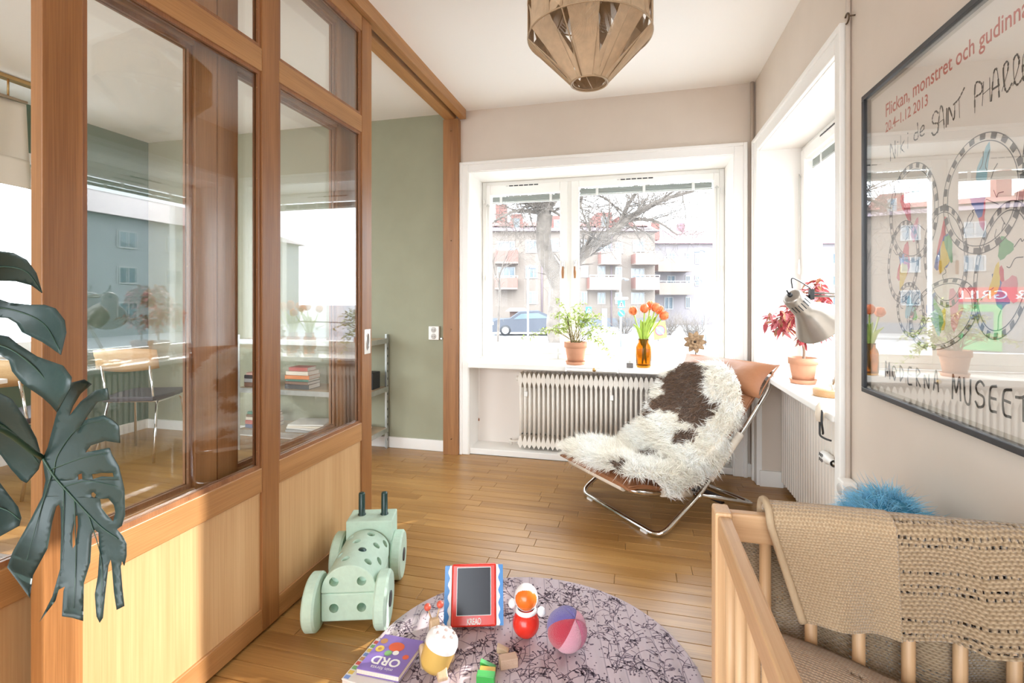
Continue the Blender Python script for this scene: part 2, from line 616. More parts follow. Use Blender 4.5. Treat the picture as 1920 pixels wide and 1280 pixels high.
mb = MB()
mb.box(-4.5, -4.33, -2.4, 0.6, 0, HC); mb.box(-4.5, -4.33, 2.9, 3.56, 0, HC)
mb.box(-4.5, -4.33, 0.6, 2.9, 0, 0.78); mb.box(-4.5, -4.33, 0.6, 2.9, 2.17, HC)
struct('wall_left', mb, m_dgreen)
mb = MB()
mb.box(-4.5, -4.25, -2.5, -2.4, 0, HC); mb.box(0.70, 1.12, -2.5, -2.4, 0, HC)      # unseen wall behind the viewer, opened wide without glass for fill light
mb.box(-4.25, 0.70, -2.5, -2.4, 0, 0.06); mb.box(-4.25, 0.70, -2.5, -2.4, 2.54, HC)
for xm in (-2.6, -0.95): mb.box(xm-0.04, xm+0.04, -2.5, -2.4, 0.06, 2.54)
struct('wall_rear', mb, m_wall)

# baseboards
struct('baseboard_far', MB().box(-4.33, -1.415, 3.545, 3.562, 0, 0.085), m_white, bevel=0.003)
struct('baseboard_right', MB().box(0.757, XR+0.002, -2.4, 2.04, 0, 0.09), m_white, bevel=0.003)
struct('baseboard_back', MB().box(0.716, 0.772, 3.528, YB+0.001, 0, 0.09), m_white, bevel=0.003)
mb = MB().box(0.775, 0.90, 3.374, 3.391, 0, 0.10); mb.box(0.765, 0.78, 3.374, 3.54, 0, 0.10)
struct('baseboard_corner', mb, m_white, bevel=0.003)
struct('baseboard_niche', MB().box(-1.225, 0.645, 3.55, 3.76, 0, 0.045), m_white, bevel=0.004)
struct('baseboard_left', MB().box(-4.332, -4.315, -2.4, 3.56, 0, 0.085), m_white, bevel=0.003)
# pipe chase up the corner and beside the side window
mb = MB()
mb.tube([(0.762, 2.052, 0), (0.762, 2.052, HC)], 0.009, 8)
struct('trim_pipe', mb, M('painted_pipe', (0.66, 0.57, 0.49), 0.5, bump=(60, .05)))
mb = MB().tube([(0.752, 3.526, 0.09), (0.752, 3.526, HC)], 0.011, 8)
struct('trim_corner_pipe', mb, M('painted_pipe2', (0.52, 0.42, 0.34), 0.5, bump=(60, .05)))

# ---- window trims
def frame_trim(name, boxes, parent=None):
    mb = MB()
    for b in boxes: mb.box(*b)
    return struct(name, mb, m_white, parent, bevel=0.004)
frame_trim('trim_window_back', [(-1.285, -1.222, 3.520, YB+0.01, 0.001, 2.208), (0.642, 0.716, 3.520, YB+0.01, 0.001, 2.208), (-1.222, 0.642, 3.520, YB+0.01, 2.140, 2.208),
    (-1.290, -1.268, 3.508, YB+0.01, 0.001, 2.213), (0.698, 0.722, 3.508, YB+0.01, 0.001, 2.213), (-1.268, 0.698, 3.508, YB+0.01, 2.192, 2.213)])
frame_trim('trim_window_side', [(0.748, XR+0.01, 3.388, 3.478, 0.001, 2.20), (0.748, XR+0.01, 2.070, 2.140, 0.001, 2.20), (0.748, XR+0.01, 2.140, 3.388, 2.120, 2.20),
    (0.738, XR+0.01, 3.462, 3.486, 0.001, 2.206), (0.738, XR+0.01, 2.064, 2.086, 0.001, 2.206), (0.738, XR+0.01, 2.086, 3.462, 2.183, 2.206)])
# reveals, painted white
mb = MB()
mb.box(-1.228, -1.218, 3.53, 3.9, 0, 2.142); mb.box(0.638, 0.648, 3.53, 3.9, 0, 2.142); mb.box(-1.22, 0.64, 3.53, 3.9, 2.135, 2.145)
struct('trim_reveal_back', mb, m_white)
mb = MB()
mb.box(0.765, 1.08, 3.385, 3.394, 0.70, 2.125); mb.box(0.765, 1.08, 2.131, 2.141, 0.0, 2.125); mb.box(0.765, 1.08, 2.14, 3.386, 2.115, 2.125)
struct('trim_reveal_side', mb, m_white)

# ---- window factory: frame, sashes, panes, blinds, vents, handles (built along one axis)
m_brass = M('aged_brass', (0.55, 0.36, 0.16), 0.35, 1.0, bump=(60, .03))
m_blind = M('blind_slat', (0.40, 0.42, 0.38), 0.5, bump=(30, .02))
m_gasket = M('dark_gasket', (0.05, 0.05, 0.05), 0.6, bump=(30, .02))
def make_window(name, T, a0, a1, z0, z1, sashes, depth, vents, handles):
    """T maps (along, out, up) to room coordinates; sashes: list of (a0, a1, glass a0, a1, z0, z1)"""
    root = empty(name, T(a0, 0, z0), kind='structure')
    def B(mb, p0, p1, o0, o1, q0, q1):
        A = T(p0, o0, q0); Bb = T(p1, o1, q1)
        return mb.box(min(A[0], Bb[0]), max(A[0], Bb[0]), min(A[1], Bb[1]), max(A[1], Bb[1]), q0, q1)
    mb = MB()
    B(mb, a0, a0+0.035, 0, depth, z0, z1); B(mb, a1-0.035, a1, 0, depth, z0, z1)
    B(mb, a0+0.035, a1-0.035, 0, depth, z1-0.03, z1); B(mb, a0+0.035, a1-0.035, 0, depth, z0, z0+0.04)
    mb.build('window_frame', m_white, root, bevel=0.004)
    for (s0, s1, g0, g1, b0, b1) in sashes:
        mb = MB(); t0, t1 = z0+0.042, z1-0.032
        B(mb, s0, g0, -0.018, 0.045, t0, t1); B(mb, g1, s1, -0.018, 0.045, t0, t1)
        B(mb, g0, g1, -0.018, 0.045, t0, b0); B(mb, g0, g1, -0.018, 0.045, b1, t1)
        sash = mb.build('sash', m_white, root, bevel=0.004)
        mb = MB(); B(mb, g0-0.006, g1+0.006, 0.018, 0.022, b0-0.006, b1+0.006)
        mb.build('glass_pane', m_pane, sash)
        # venetian blind pulled up under the head
        for k in range(7):
            mb = MB(); B(mb, g0+0.006, g1-0.006, 0.026, 0.044, b1-0.012-k*0.006, b1-0.0085-k*0.006)
            mb.build('blind_slat', m_blind, sash)
        mb = MB(); B(mb, g0+0.004, g1-0.004, 0.026, 0.044, b1-0.062, b1-0.052)
        mb.build('blind_bottom_rail', M('blind_rail', (0.62, 0.62, 0.58), 0.5, bump=(30, .02)), sash)
        npin = 3 if g1-g0 > 0.7 else 2
        for k in range(npin):
            c = g0 + (g1-g0)*(0.14 + 0.72*k/(npin-1)) if npin > 1 else g0
            mb = MB(); B(mb, c-0.010, c+0.010, 0.0225, 0.026, b1-0.064, b1-0.004)
            mb.build('blind_clip', m_white, sash)
    for (v0, n) in vents:
        for k in range(n):
            mb = MB(); B(mb, v0+k*0.041, v0+k*0.041+0.034, -0.0205, -0.016, z1-0.047, z1-0.039)
            mb.build('vent_slot', m_black, root)
        mb = MB(); B(mb, v0-0.026, v0-0.008, -0.021, -0.016, z1-0.046, z1-0.040); mb.build('vent_knob', m_metal, root)
    for (h, zz) in handles:
        A = T(h, -0.019, zz)
        mb = MB(); B(mb, h-0.012, h+0.012, -0.026, -0.018, zz-0.03, zz+0.03)
        hd = mb.build('window_handle', m_metal, root, bevel=0.003)
        mb = MB(); mb.tube([T(h, -0.03, zz+0.02), T(h, -0.05, zz+0.01), T(h, -0.052, zz-0.03)], 0.006, 8)
        mb.build('handle_arm', m_metal, hd)
        mb = MB(); mb.tube([T(h, -0.052, zz-0.02), T(h, -0.052, zz-0.06), T(h, -0.052, zz-0.11)], [0.008, 0.011, 0.008], 8)
        mb.build('handle_grip', M('handle_wood', (0.33, 0.15, 0.06), 0.4, bump=(60, .05)), hd)
    return root

def T_back(a, o, z): return (a, 3.862+o, z)
win_b = make_window('window_1', T_back, -1.217, 0.637, 0.705, 2.135,
    [(-1.178, -0.512, -1.145, -0.572, 0.825, 2.025), (-0.484, 0.600, -0.424, 0.563, 0.805, 2.055)], 0.09,
    [(-0.985, 6), (-0.105, 6)], [(-0.545, 1.45), (-0.450, 1.45)])
mb = MB().box(-0.513, -0.483, 3.858, 3.93, 0.747, 2.105)
mb.build('mullion', m_white, win_b, bevel=0.003)
for (a, z) in ((0.618, 1.97), (0.618, 1.40), (0.618, 0.86), (-1.198, 1.97), (-1.198, 1.35)):
    MB().tube([(a, 3.846, z-0.018), (a, 3.846, z+0.018)], 0.007, 8).build('hinge', m_white, win_b)
for (a, z0_, z1_) in ((0.582, 1.30, 1.995), (-1.162, 1.25, 1.94)):
    MB().tube([(a, 3.838, z0_), (a, 3.838, z1_)], 0.0025, 6).build('blind_wand', M('clear_wand', (0.62, 0.6, 0.55), 0.3, bump=(30, .02)), win_b)
    MB().lathe([(0.001, 0), (0.007, 0.004), (0.006, 0.03), (0.003, 0.05)], 10, (a, 3.838, z0_-0.045)).build('wand_grip', m_white, win_b)
    MB().tube([(a-0.012, 3.84, z1_-0.005), (a, 3.838, z1_+0.012), (a+0.012, 3.84, z1_-0.005)], 0.003, 6).build('wand_hook', m_metal, win_b)

def T_side(a, o, z): return (1.005+o, a, z)
win_s = make_window('window_2', T_side, 2.142, 3.384, 0.735, 2.115,
    [(2.18, 3.345, 2.235, 3.285, 0.82, 2.02)], 0.09, [(2.78, 6)], [])
MB().tube([(0.975, 3.335, 1.42), (0.975, 3.335, 1.93)], 0.0025, 6).build('blind_wand', M('clear_wand', (0.6,0.6,0.55)), win_s)
MB().lathe([(0.001, 0), (0.008, 0.006), (0.007, 0.05), (0.003, 0.09)], 10, (0.975, 3.335, 1.33)).build('wand_grip', m_white, win_s)
MB().tube([(0.98, 3.35, 1.92), (0.975, 3.335, 1.94), (0.98, 3.32, 1.92)], 0.003, 6).build('wand_hook', m_metal, win_s)

# window sills
sill_b = struct('trim_sill_back', MB().box(-1.217, 0.637, 3.492, 3.872, 0.662, 0.702), m_white, bevel=0.006)
sill_s = struct('trim_sill_side', MB().box(0.742, 1.012, 2.142, 3.384, 0.700, 0.732), m_white, bevel=0.006)
# window of the other room
win_l = empty('window_3', (-4.42, 1.75, 0.78), kind='structure')
mb = MB()
for (a, b) in ((0.6, 0.68), (2.82, 2.9), (1.40, 1.48), (2.06, 2.14)): mb.box(-4.46, -4.40, a, b, 0.78, 2.17)
mb.box(-4.46, -4.40, 0.6, 2.9, 2.10, 2.17); mb.box(-4.46, -4.40, 0.6, 2.9, 0.78, 0.86)
mb.build('window_frame', m_white, win_l, bevel=0.004)
for (a, b) in ((0.68, 1.40), (1.48, 2.06), (2.14, 2.82)):
    MB().box(-4.432, -4.428, a, b, 0.86, 2.10).build('glass_pane', m_pane, win_l)
frame_trim('trim_window_left', [(-4.33, -4.31, 0.52, 0.6, 0.74, 2.25), (-4.33, -4.31, 2.9, 2.98, 0.74, 2.25), (-4.33, -4.31, 0.6, 2.9, 2.17, 2.25), (-4.40, -4.22, 0.56, 2.94, 0.74, 0.785)])

# ---- the glazed oak partition (sliding leaves)
def leaf(name, yedges, xf, th, label_handle=False):
    """upright leaf with stiles at the given (y0, y1) pairs; face at xf, going back th"""
    root = empty(name, (xf-th/2, yedges[0][0], 0), kind='structure')
    x0, x1 = xf-th, xf
    for (a, b) in yedges:
        MB().box(x0, x1, a, b, 0.012, 2.535).build('stile', m_oak_z, root, bevel=0.0025)
    for i in range(len(yedges)-1):
        a, b = yedges[i][1], yedges[i+1][0]
        for (z0_, z1_, nm) in ((0.012, 0.092, 'bottom_rail'), (0.503, 0.588, 'middle_rail'), (1.976, 2.056, 'upper_rail'), (2.462, 2.535, 'top_rail')):
            MB().box(x0+0.001, x1-0.001, a, b, z0_, z1_).build(nm, m_oak_y, root, bevel=0.0025)
        MB().box(x0+0.012, x1-0.009, a, b, 0.092, 0.503).build('wood_panel', m_oak_panel, root)
        for (z0_, z1_) in ((0.588, 1.976), (2.056, 2.462)):
            p = MB().box(xf-th/2-0.002, xf-th/2+0.002, a-0.004, b+0.004, z0_-0.004, z1_+0.004).build('glass_pane', m_pane2, root)
            for sgn in (-1, 1):
                xa = xf-th/2 + sgn*0.0025; xb = xf-th/2 + sgn*0.0115
                xa, xb = min(xa, xb), max(xa, xb)
                mb = MB(); w = 0.013
                mb.box(xa, xb, a, a+w, z0_, z1_); mb.box(xa, xb, b-w, b, z0_, z1_)
                mb.box(xa, xb, a+w, b-w, z0_, z0_+w); mb.box(xa, xb, a+w, b-w, z1_-w, z1_)
                mb.build('glazing_bead', wood('oak_bead', (0.19, 0.075, 0.03), (0.36, 0.16, 0.065), 'z'), p)
                for q in range(5):
                    zz = z0_ + 0.06 + (z1_-z0_-0.12)*q/4
                    for yy in (a+0.0135, b-0.0135):
                        mb = MB().box((xa+xb)/2-0.0012, (xa+xb)/2+0.0012, yy-0.0012, yy+0.0012, zz-0.0012, zz+0.0012)
                        if sgn > 0: mb.build('brad', m_brass, p)
    return root
d1 = leaf('door_1', [(0.797, 0.880), (1.455, 1.540), (2.104, 2.192)], XP, 0.036)
d2 = leaf('door_2', [(-0.02, 0.065), (1.255, 1.338)], XP-0.075, 0.046)
d3 = leaf('door_3', [(1.342, 1.425), (2.015, 2.185)], XP-0.075, 0.046)
# flush pull
hd = MB().box(XP-0.002, XP+0.0025, 2.124, 2.176, 0.912, 1.031).build('pull_plate', m_metal, d1, bevel=0.0015)
mb = MB(); cy, cz = 2.150, 0.9715
mb.add([(XP+0.0028, cy+0.013*math.cos(t)*1.0, cz+0.042*math.sin(t)) for t in [2*PI*k/24 for k in range(24)]], [list(range(24))])
mb.build('pull_recess_shade', M('pull_shadow_steel', (0.16, 0.15, 0.14), 0.3, 1.0, bump=(40, .02)), hd)  # flat dark oval: shade of the hollow put into its colour
MB().tube([(XP+0.003, cy+0.013*math.cos(t), cz+0.042*math.sin(t)) for t in [2*PI*k/24 for k in range(24)]], 0.0022, 6, closed=True).build('pull_rim', m_chrome, hd)
# overhead track and jamb
mb = MB().box(-1.288, -1.238, -2.4, 3.52, 2.540, 2.612)
struct('trim_track_fascia', mb, m_oak_y, bevel=0.003)
mb = MB().box(-1.40, -1.322, -2.4, 3.53, 2.538, 2.612)
struct('trim_track_board', mb, m_oak_y, bevel=0.003)
mb = MB().box(-1.325, -1.285, -2.4, 3.52, 2.585, 2.612)
struct('trim_track_rail', mb, M('track_aluminium', (0.66, 0.67, 0.66), 0.35, 0.9, bump=(40, .03)))
jb = struct('trim_jamb', MB().box(-1.412, -1.290, 3.488, 3.562, 0.0, 2.54), m_oak_z, bevel=0.002)
for zz in (0.12, 0.95, 1.62, 2.45):
    MB().lathe([(0.0005, 0.0), (0.004, 0.0)], 8, (-1.345, 3.4872, zz), (0, -1, 0), cap1=True).build('screw_head', m_brass, jb)

# ================================================================== LOUNGE CHAIR (folding chrome frame, tan leather)
CO = Vector((0.10, 2.55, 0)); CF = Vector((-0.745, -0.667, 0)); CW = Vector((-0.667, 0.745, 0))
def CH(u, v, z): return CO + CF*u + CW*v + Vector((0, 0, z))
m_leather = M('tan_leather', (0.30, 0.125, 0.055), 0.42, bump=(28, 0.25, 0.006), var=0.12, vscale=5)
m_sleeve = M('cream_canvas', (0.72, 0.62, 0.50), 0.8, bump=(300, 0.2, 0.001))
chair = empty('lounge_chair', CH(-0.3, 0.265, 0), label='folding chrome lounge chair with tan leather cushion, under the spotted sheepskin', cat='chair')
VN, VF = -0.05, 0.60
A = [CH(-0.84, VN+0.02, 0.705), CH(-0.80, VN, 0.655), CH(-0.62, VN, 0.485), CH(-0.25, VN, 0.168), CH(0.0, VN, 0.017), CH(0.0, VF, 0.017),
     CH(-0.25, VF, 0.168), CH(-0.62, VF, 0.485), CH(-0.80, VF, 0.655), CH(-0.84, VF-0.02, 0.705)]
MB().tube(rounded_path([CH(-0.862, VF-0.16, 0.735)]+A[::-1][0:0]+[CH(-0.862, VN+0.0, 0.735)] , 0.01) if False else
          rounded_path([CH(-0.835, VF, 0.72), CH(-0.80, VF, 0.655), CH(-0.62, VF, 0.485), CH(-0.25, VF, 0.168), CH(0.02, VF, 0.014), CH(0.02, VN, 0.014),
                        CH(-0.25, VN, 0.168), CH(-0.62, VN, 0.485), CH(-0.80, VN, 0.655), CH(-0.835, VN, 0.72)], 0.07), 0.0125, 14).build('back_frame', m_chrome, chair)
bf = MB().tube(rounded_path([CH(-0.835, VN, 0.72), CH(-0.86, VN, 0.755), CH(-0.86, VF, 0.755), CH(-0.835, VF, 0.72)], 0.03), 0.012, 12).build('top_bar', m_chrome, chair)
I = 0.028
MB().tube(rounded_path([CH(-0.25, VN+I, 0.168), CH(0.155, VN+I, 0.25), CH(0.155, VF-I, 0.25), CH(-0.25, VF-I, 0.168), CH(-0.74, VF-I, 0.014), CH(-0.74, VN+I, 0.014), CH(-0.25, VN+I, 0.168)], 0.075), 0.012, 14).build('seat_frame', m_chrome, chair)
def sleeve(a, b, r=0.020):
    MB().tube([a, a*0.5+b*0.5, b], [r*0.94, r, r*0.94], 14).build('canvas_sleeve', m_sleeve, chair)
sleeve(CH(0.158, VN+0.10, 0.25), CH(0.158, VF-0.09, 0.25), 0.021)
sleeve(CH(-0.02, VN+I, 0.215), CH(-0.22, VN+I, 0.174), 0.020)
sleeve(CH(-0.33, VN, 0.238), CH(-0.57, VN, 0.443), 0.0205)
sleeve(CH(-0.33, VF, 0.238), CH(-0.57, VF, 0.443), 0.0205)
for v in (VN, VF):
    MB().lathe([(0.0005, -0.03), (0.011, -0.028), (0.011, 0.028), (0.0005, 0.03)], 10, CH(-0.25, v+(I/2 if v < 0 else -I/2), 0.168), CW).build('pivot_bolt', m_chrome, chair)
for (u, v) in ((0.02, 0.05), (0.02, 0.50), (-0.74, 0.07), (-0.74, 0.48)):
    MB().obox(CH(u, v, 0.006), CF, CW, (0,0,1), 0.016, 0.022, 0.006).build('glide', m_white, chair, bevel=0.002)
MB().obox(CH(-0.50, 0.275, 0.075), CF, CW, (0,0,1), 0.012, 0.27, 0.018).build('spreader_bar', M('dark_steel', (0.05,0.04,0.04), 0.4, 0.8, bump=(40,.02)), chair)
# leather cushion: a thick quilted slab following the sling
prof = [(0.19, 0.268), (0.10, 0.262), (0.0, 0.235), (-0.12, 0.205), (-0.22, 0.20), (-0.31, 0.245), (-0.42, 0.335), (-0.55, 0.455), (-0.68, 0.575), (-0.79, 0.675)]
pp = catmull([(u, 0, z) for u, z in prof], 4)
def slab(pp, v0, v1, th, puff=0.015, nv=14, welts=6):
    top = []; bot = []
    n = len(pp)
    for i, p in enumerate(pp):
        t = (pp[min(i+1, n-1)] - pp[max(i-1, 0)]).normalized()
        nr = Vector((t.z, 0, -t.x))
        if nr.z < 0: nr = -nr
        e = min(1.0, 6*min(i, n-1-i)/n)
        rt, rb_ = [], []
        for j in range(nv+1):
            s = j/nv
            ed = min(1.0, 5*min(s, 1-s)) ** 0.5
            pu = puff*(abs(math.sin(PI*welts*i/(n-1)))**0.6)*(ed) if welts else puff*ed
            h = th*(0.25+0.75*ed)*(0.35+0.65*e) + pu
            a = p + nr*h
            b = p - nr*th*0.12
            v = v0 + (v1-v0)*s
            rt.append(CH(a.x, v, a.z)); rb_.append(CH(b.x, v, b.z))
        top.append(rt); bot.append(rb_)
    mb = MB()
    mb.grid(top); mb.grid([list(reversed(r)) for r in bot])
    R, C = len(top), len(top[0])
    ring = [(i, 0) for i in range(R)] + [(R-1, j) for j in range(1, C)] + [(i, C-1) for i in range(R-2, -1, -1)] + [(0, j) for j in range(C-2, 0, -1)]
    vs = [top[i][j] for i, j in ring] + [bot[i][j] for i, j in ring]; k = len(ring)
    mb.add(vs, [(q, (q+1) % k, k+(q+1) % k, k+q) for q in range(k)], True)
    return mb
cush = slab(pp, VN+0.03, VF-0.03, 0.042, 0.008, 16, 5).build('leather_cushion', m_leather, chair)
MB().tube([CH(u, VN+0.032, z+0.012) for u, z in [(p.x, p.z) for p in pp]], 0.005, 6).build('piping', m_leather, cush)
# head pillow with pointed corners
def pillow(c, ax, ay, az, hx, hy, hz, n=18, pinch=0.10):
    c, ax, ay, az = Vector(c), Vector(ax).normalized(), Vector(ay).normalized(), Vector(az).normalized()
    mb = MB()
    for sg in (1, -1):
        G = []
        for i in range(n+1):
            r = []
            for j in range(n+1):
                a = -1+2*i/n; b = -1+2*j/n
                sx = 1 - pinch*(1-b*b)**1*abs(a)**2.5; sy = 1 - pinch*(1-a*a)*abs(b)**2.5
                h = ((1-a**4)*(1-b**4))**0.5
                h *= 0.75+0.25*math.cos(a*1.3)*math.cos(b*1.3)
                h += 0.05*math.sin(9*a+4*b)*((1-a*a)*(1-b*b))
                r.append(c + ax*a*hx*sx + ay*b*hy*sy + az*sg*hz*h)
            G.append(r if sg > 0 else list(reversed(r)))
        mb.grid(G)
    return mb
tb = (CH(-0.84, 0, 0.735) - CH(-0.70, 0, 0.60)).normalized()
nb = Vector((-tb.x, -tb.y, 0)).normalized()*tb.z + Vector((0, 0, math.hypot(tb.x, tb.y)))
hp = pillow(CH(-0.795, 0.275, 0.715), CW, tb, nb, 0.34, 0.125, 0.055).build('head_pillow', m_leather, chair)
MB().tube([CH(-0.795, 0.275, 0.715) + CW*x*0.34 + tb*y*0.125 for x, y in [(-1,-1),(-0.98,-.5),(-.97,0),(-.98,.5),(-1,1)]], 0.004, 6).build('piping', m_leather, hp)

# ---- sheepskin thrown over the chair
skin_prof = [(0.235, 0.225), (0.20, 0.290), (0.12, 0.335), (0.0, 0.325), (-0.12, 0.30), (-0.22, 0.295), (-0.31, 0.335), (-0.42, 0.425), (-0.55, 0.555), (-0.68, 0.69), (-0.77, 0.785), (-0.83, 0.825), (-0.885, 0.815)]
sp = catmull([(u, 0, z) for u, z in skin_prof], 12)
FUR_OUT = [(1052,832),(1062,818),(1090,812),(1108,806),(1150,803),(1178,806),(1202,782),(1214,760),(1237,717),(1244,702),(1264,688),(1286,678),(1320,680),(1352,677),(1378,694),(1389,722),(1393,770),(1384,798),(1366,815),(1370,850),(1360,876),(1333,890),(1318,897),(1290,912),(1264,940),(1249,940),(1243,918),(1228,903),(1206,895),(1182,893),(1152,881),(1118,876),(1088,860),(1060,848)]
def zz8(L): return [(1020+a*0.297, 640+b*0.297) for a, b in L]
BROWN = [zz8([(800,190),(870,130),(960,120),(1040,165),(1020,270),(1010,330),(1060,370),(1110,380),(1105,430),(1060,480),(1000,540),(930,520),(860,500),(840,460),(870,430),(830,450),(760,440),(700,430),(655,410),(680,370),(760,330),(750,250)]),
         zz8([(815,610),(840,570),(910,550),(980,560),(990,590),(940,620),(860,650),(825,640)]),
         zz8([(575,735),(610,705),(680,683),(730,695),(700,735),(640,745)]), zz8([(425,775),(455,752),(520,755),(522,790),(480,815),(440,800)]),
         zz8([(610,460),(640,432),(700,440),(680,470),(630,482)])]
def skin_surface(nu, nvv, v0=-0.13, v1=0.72):
    G = np.empty((nu, nvv, 3)); Nn = np.empty((nu, nvv, 3)); Tt = np.empty((nu, nvv, 3))
    n = len(sp)
    for i in range(nu):
        q = i/(nu-1)*(n-1); k = min(int(q), n-2); f = q-k
        p = sp[k].lerp(sp[k+1], f)
        t = (sp[k+1]-sp[k]).normalized()
        nr = Vector((t.z, 0, -t.x))
        if nr.z < 0: nr = -nr
        for j in range(nvv):
            v = v0+(v1-v0)*j/(nvv-1)
            dn = max(0, (VN+0.02)-v); df = max(0, v-(VF-0.02))
            drop = 0.9*dn + 0.7*df
            a = p + nr*(0.010*math.sin(17*p.x+5*v) + 0.010*math.sin(13*v-9*p.x))
            w = CH(a.x, v + 0.55*dn - 0.35*df, a.z - drop)
            G[i, j] = w
            nn = CF*nr.x + Vector((0,0,nr.z)) - CW*(1.2 if dn > 0 else 0) + CW*(1.0 if df > 0 else 0)
            nn.normalize(); Nn[i, j] = nn
            tt = -(CF*t.x + Vector((0,0,t.z))); Tt[i, j] = tt.normalized()
    return G, Nn, Tt
SG, SN, ST = skin_surface(110, 90)
px, py = proj(SG.reshape(-1, 3))
keep = in_poly(px, py, FUR_OUT)
def brownness(px, py):
    jx = 3.0*np.sin(py*0.35+px*0.11); jy = 3.0*np.sin(px*0.31-py*0.17)
    b = np.zeros(len(px), dtype=bool)
    for P_ in BROWN: b |= in_poly(px+jx, py+jy, P_)
    return b
skin = empty('sheepskin', CH(-0.3, 0.27, 0.3), label='shaggy white sheepskin with dark brown patches draped over the lounge chair', cat='sheepskin')
m_fur = col_mat('sheepskin_wool', 0.85, 0.3)
kg = keep.reshape(110, 90)
quads = []
for i in range(109):
    for j in range(89):
        if kg[i, j] and kg[i+1, j] and kg[i, j+1] and kg[i+1, j+1]:
            quads += [i*90+j, i*90+j+1, (i+1)*90+j+1, (i+1)*90+j]
bw = brownness(px, py)
hidecol = np.where(bw[:, None], np.array([[0.10, 0.055, 0.032]]), np.array([[0.80, 0.73, 0.62]]))
np_mesh('hide', SG.reshape(-1, 3), quads, 4, m_fur, skin, hidecol, True)
NS = 62000
ri = rng.random(NS)*109; rj = rng.random(NS)*89
i0 = ri.astype(int); j0 = rj.astype(int); fi = (ri-i0)[:, None]; fj = (rj-j0)[:, None]
roots = SG[i0, j0]*(1-fi)*(1-fj) + SG[i0+1, j0]*fi*(1-fj) + SG[i0, j0+1]*(1-fi)*fj + SG[i0+1, j0+1]*fi*fj
nr_ = SN[i0, j0]; tt_ = ST[i0, j0]
rpx, rpy = proj(roots)
kp = in_poly(rpx, rpy, FUR_OUT)
roots = roots[kp]; nr_ = nr_[kp]; tt_ = tt_[kp]; rpx = rpx[kp]; rpy = rpy[kp]
# locks: neighbouring hairs lean together
cell = np.floor(roots/0.022).astype(int)
h = (cell[:, 0]*73856093 ^ cell[:, 1]*19349663 ^ cell[:, 2]*83492791) % 9973
lock = np.stack([np.sin(h*1.7), np.sin(h*2.9+1), np.sin(h*4.3+2)], 1)
cw = np.array(CW)[None]; edge = ((np.array(roots) @ np.array(CW)) - np.array(CO) @ np.array(CW) - 0.27)[:, None]
fd = nr_*0.75 - tt_*-0.55 + lock*0.38 + cw*np.sign(edge)*np.abs(edge)*1.5 + rng.normal(size=roots.shape)*0.16
br = brownness(rpx, rpy)
ln = np.where(br, 0.030, 0.048)*(0.6+0.7*rng.random(len(roots)))
tone = (0.82+0.3*rng.random(len(roots)))[:, None]
yel = (0.5+0.5*np.sin(roots[:, 0]*23+roots[:, 2]*31))[:, None]
wc_ = np.array([[0.95, 0.92, 0.86]])*(1-0.55*yel*0.5) + np.array([[0.80, 0.68, 0.50]])*0.5*0.55*yel
fcol = np.where(br[:, None], np.array([[0.150, 0.085, 0.05]])*tone*(0.6+0.9*rng.random(len(roots)))[:, None], np.minimum(0.95, wc_*tone))
strands('wool', roots, fd, ln, 0.0030, fcol, m_fur, skin, gravity=0.30, wob=0.28)

# ================================================================== PENDANT LAMP (string-wound shade)
LC = Vector((-0.178, 2.0, 0))
m_cord = M('jute_string', (0.66, 0.50, 0.33), 0.8, bump=(400, 0.4, 0.001), var=0.1, vscale=30)
m_wire = M('shade_wire', (0.46, 0.33, 0.20), 0.5, bump=(80, .03))
lamp = empty('pendant_lamp', LC + Vector((0, 0, HC)), label='string-wound beige pendant lamp hanging from the ceiling', cat='lamp')
R1, Z1, R2, Z2, R0, Z0, R3, Z3 = 0.248, 2.235, 0.248, 2.375, 0.073, 2.05, 0.105, 2.51
for (r, z, w) in ((R0, Z0, 0.004), (R1, Z1, 0.0035), (R2, Z2, 0.0035), (R3, Z3, 0.0035), (0.066, Z0+0.004, 0.003)):
    MB().tube([LC + Vector((r*math.cos(t), r*math.sin(t), z)) for t in [2*PI*k/64 for k in range(64)]], w, 6, closed=True).build('wire_ring', m_wire, lamp)
for k in range(6):
    a = 2*PI*k/6 + 0.2
    d = Vector((math.cos(a), math.sin(a), 0))
    MB().tube([LC+d*R0+V(0,0,Z0), LC+d*R1+V(0,0,Z1), LC+d*R2+V(0,0,Z2), LC+d*R3+V(0,0,Z3)], 0.0025, 6).build('wire_rib', m_wire, lamp)
# string layers: straight bands plus slanting bands, leaving diamond gaps
def string_band(mb, rA, zA, rB, zB, shift, off, bands, nb, half, w=0.0011):
    for b in range(bands):
        for k in range(nb):
            a0 = 2*PI*(b + off)/bands + (k/(nb-1)-0.5)*2*half
            a1 = a0 + shift
            p = LC + Vector((rA*math.cos(a0), rA*math.sin(a0), zA)); q = LC + Vector((rB*math.cos(a1), rB*math.sin(a1), zB))
            mb.tube([p, q], w, 4, caps=False)
for nm, (ra, za, rb2, zb) in (('string_cone', (R0, Z0, R1, Z1)), ('string_drum', (R1, Z1, R2, Z2)), ('string_top', (R2, Z2, R3, Z3))):
    mb = MB()
    string_band(mb, ra, za, rb2, zb, 0.0, 0.0, 8, 36, 0.235, 0.0013)
    string_band(mb, ra-0.003, za, rb2-0.003, zb, 0.5, 0.25, 8, 17, 0.125, 0.0013)
    string_band(mb, ra-0.003, za, rb2-0.003, zb, -0.5, 0.75, 8, 17, 0.125, 0.0013)
    o = mb.build(nm, m_cord, lamp); o['kind'] = 'stuff'
MB().lathe([(0.001, 2.56), (0.045, 2.565), (0.05, HC)], 20, LC).build('ceiling_cup', m_white, lamp)
MB().tube([LC+V(0,0,2.57), LC+V(0,0,2.46)], 0.004, 8).build('flex', m_black, lamp)
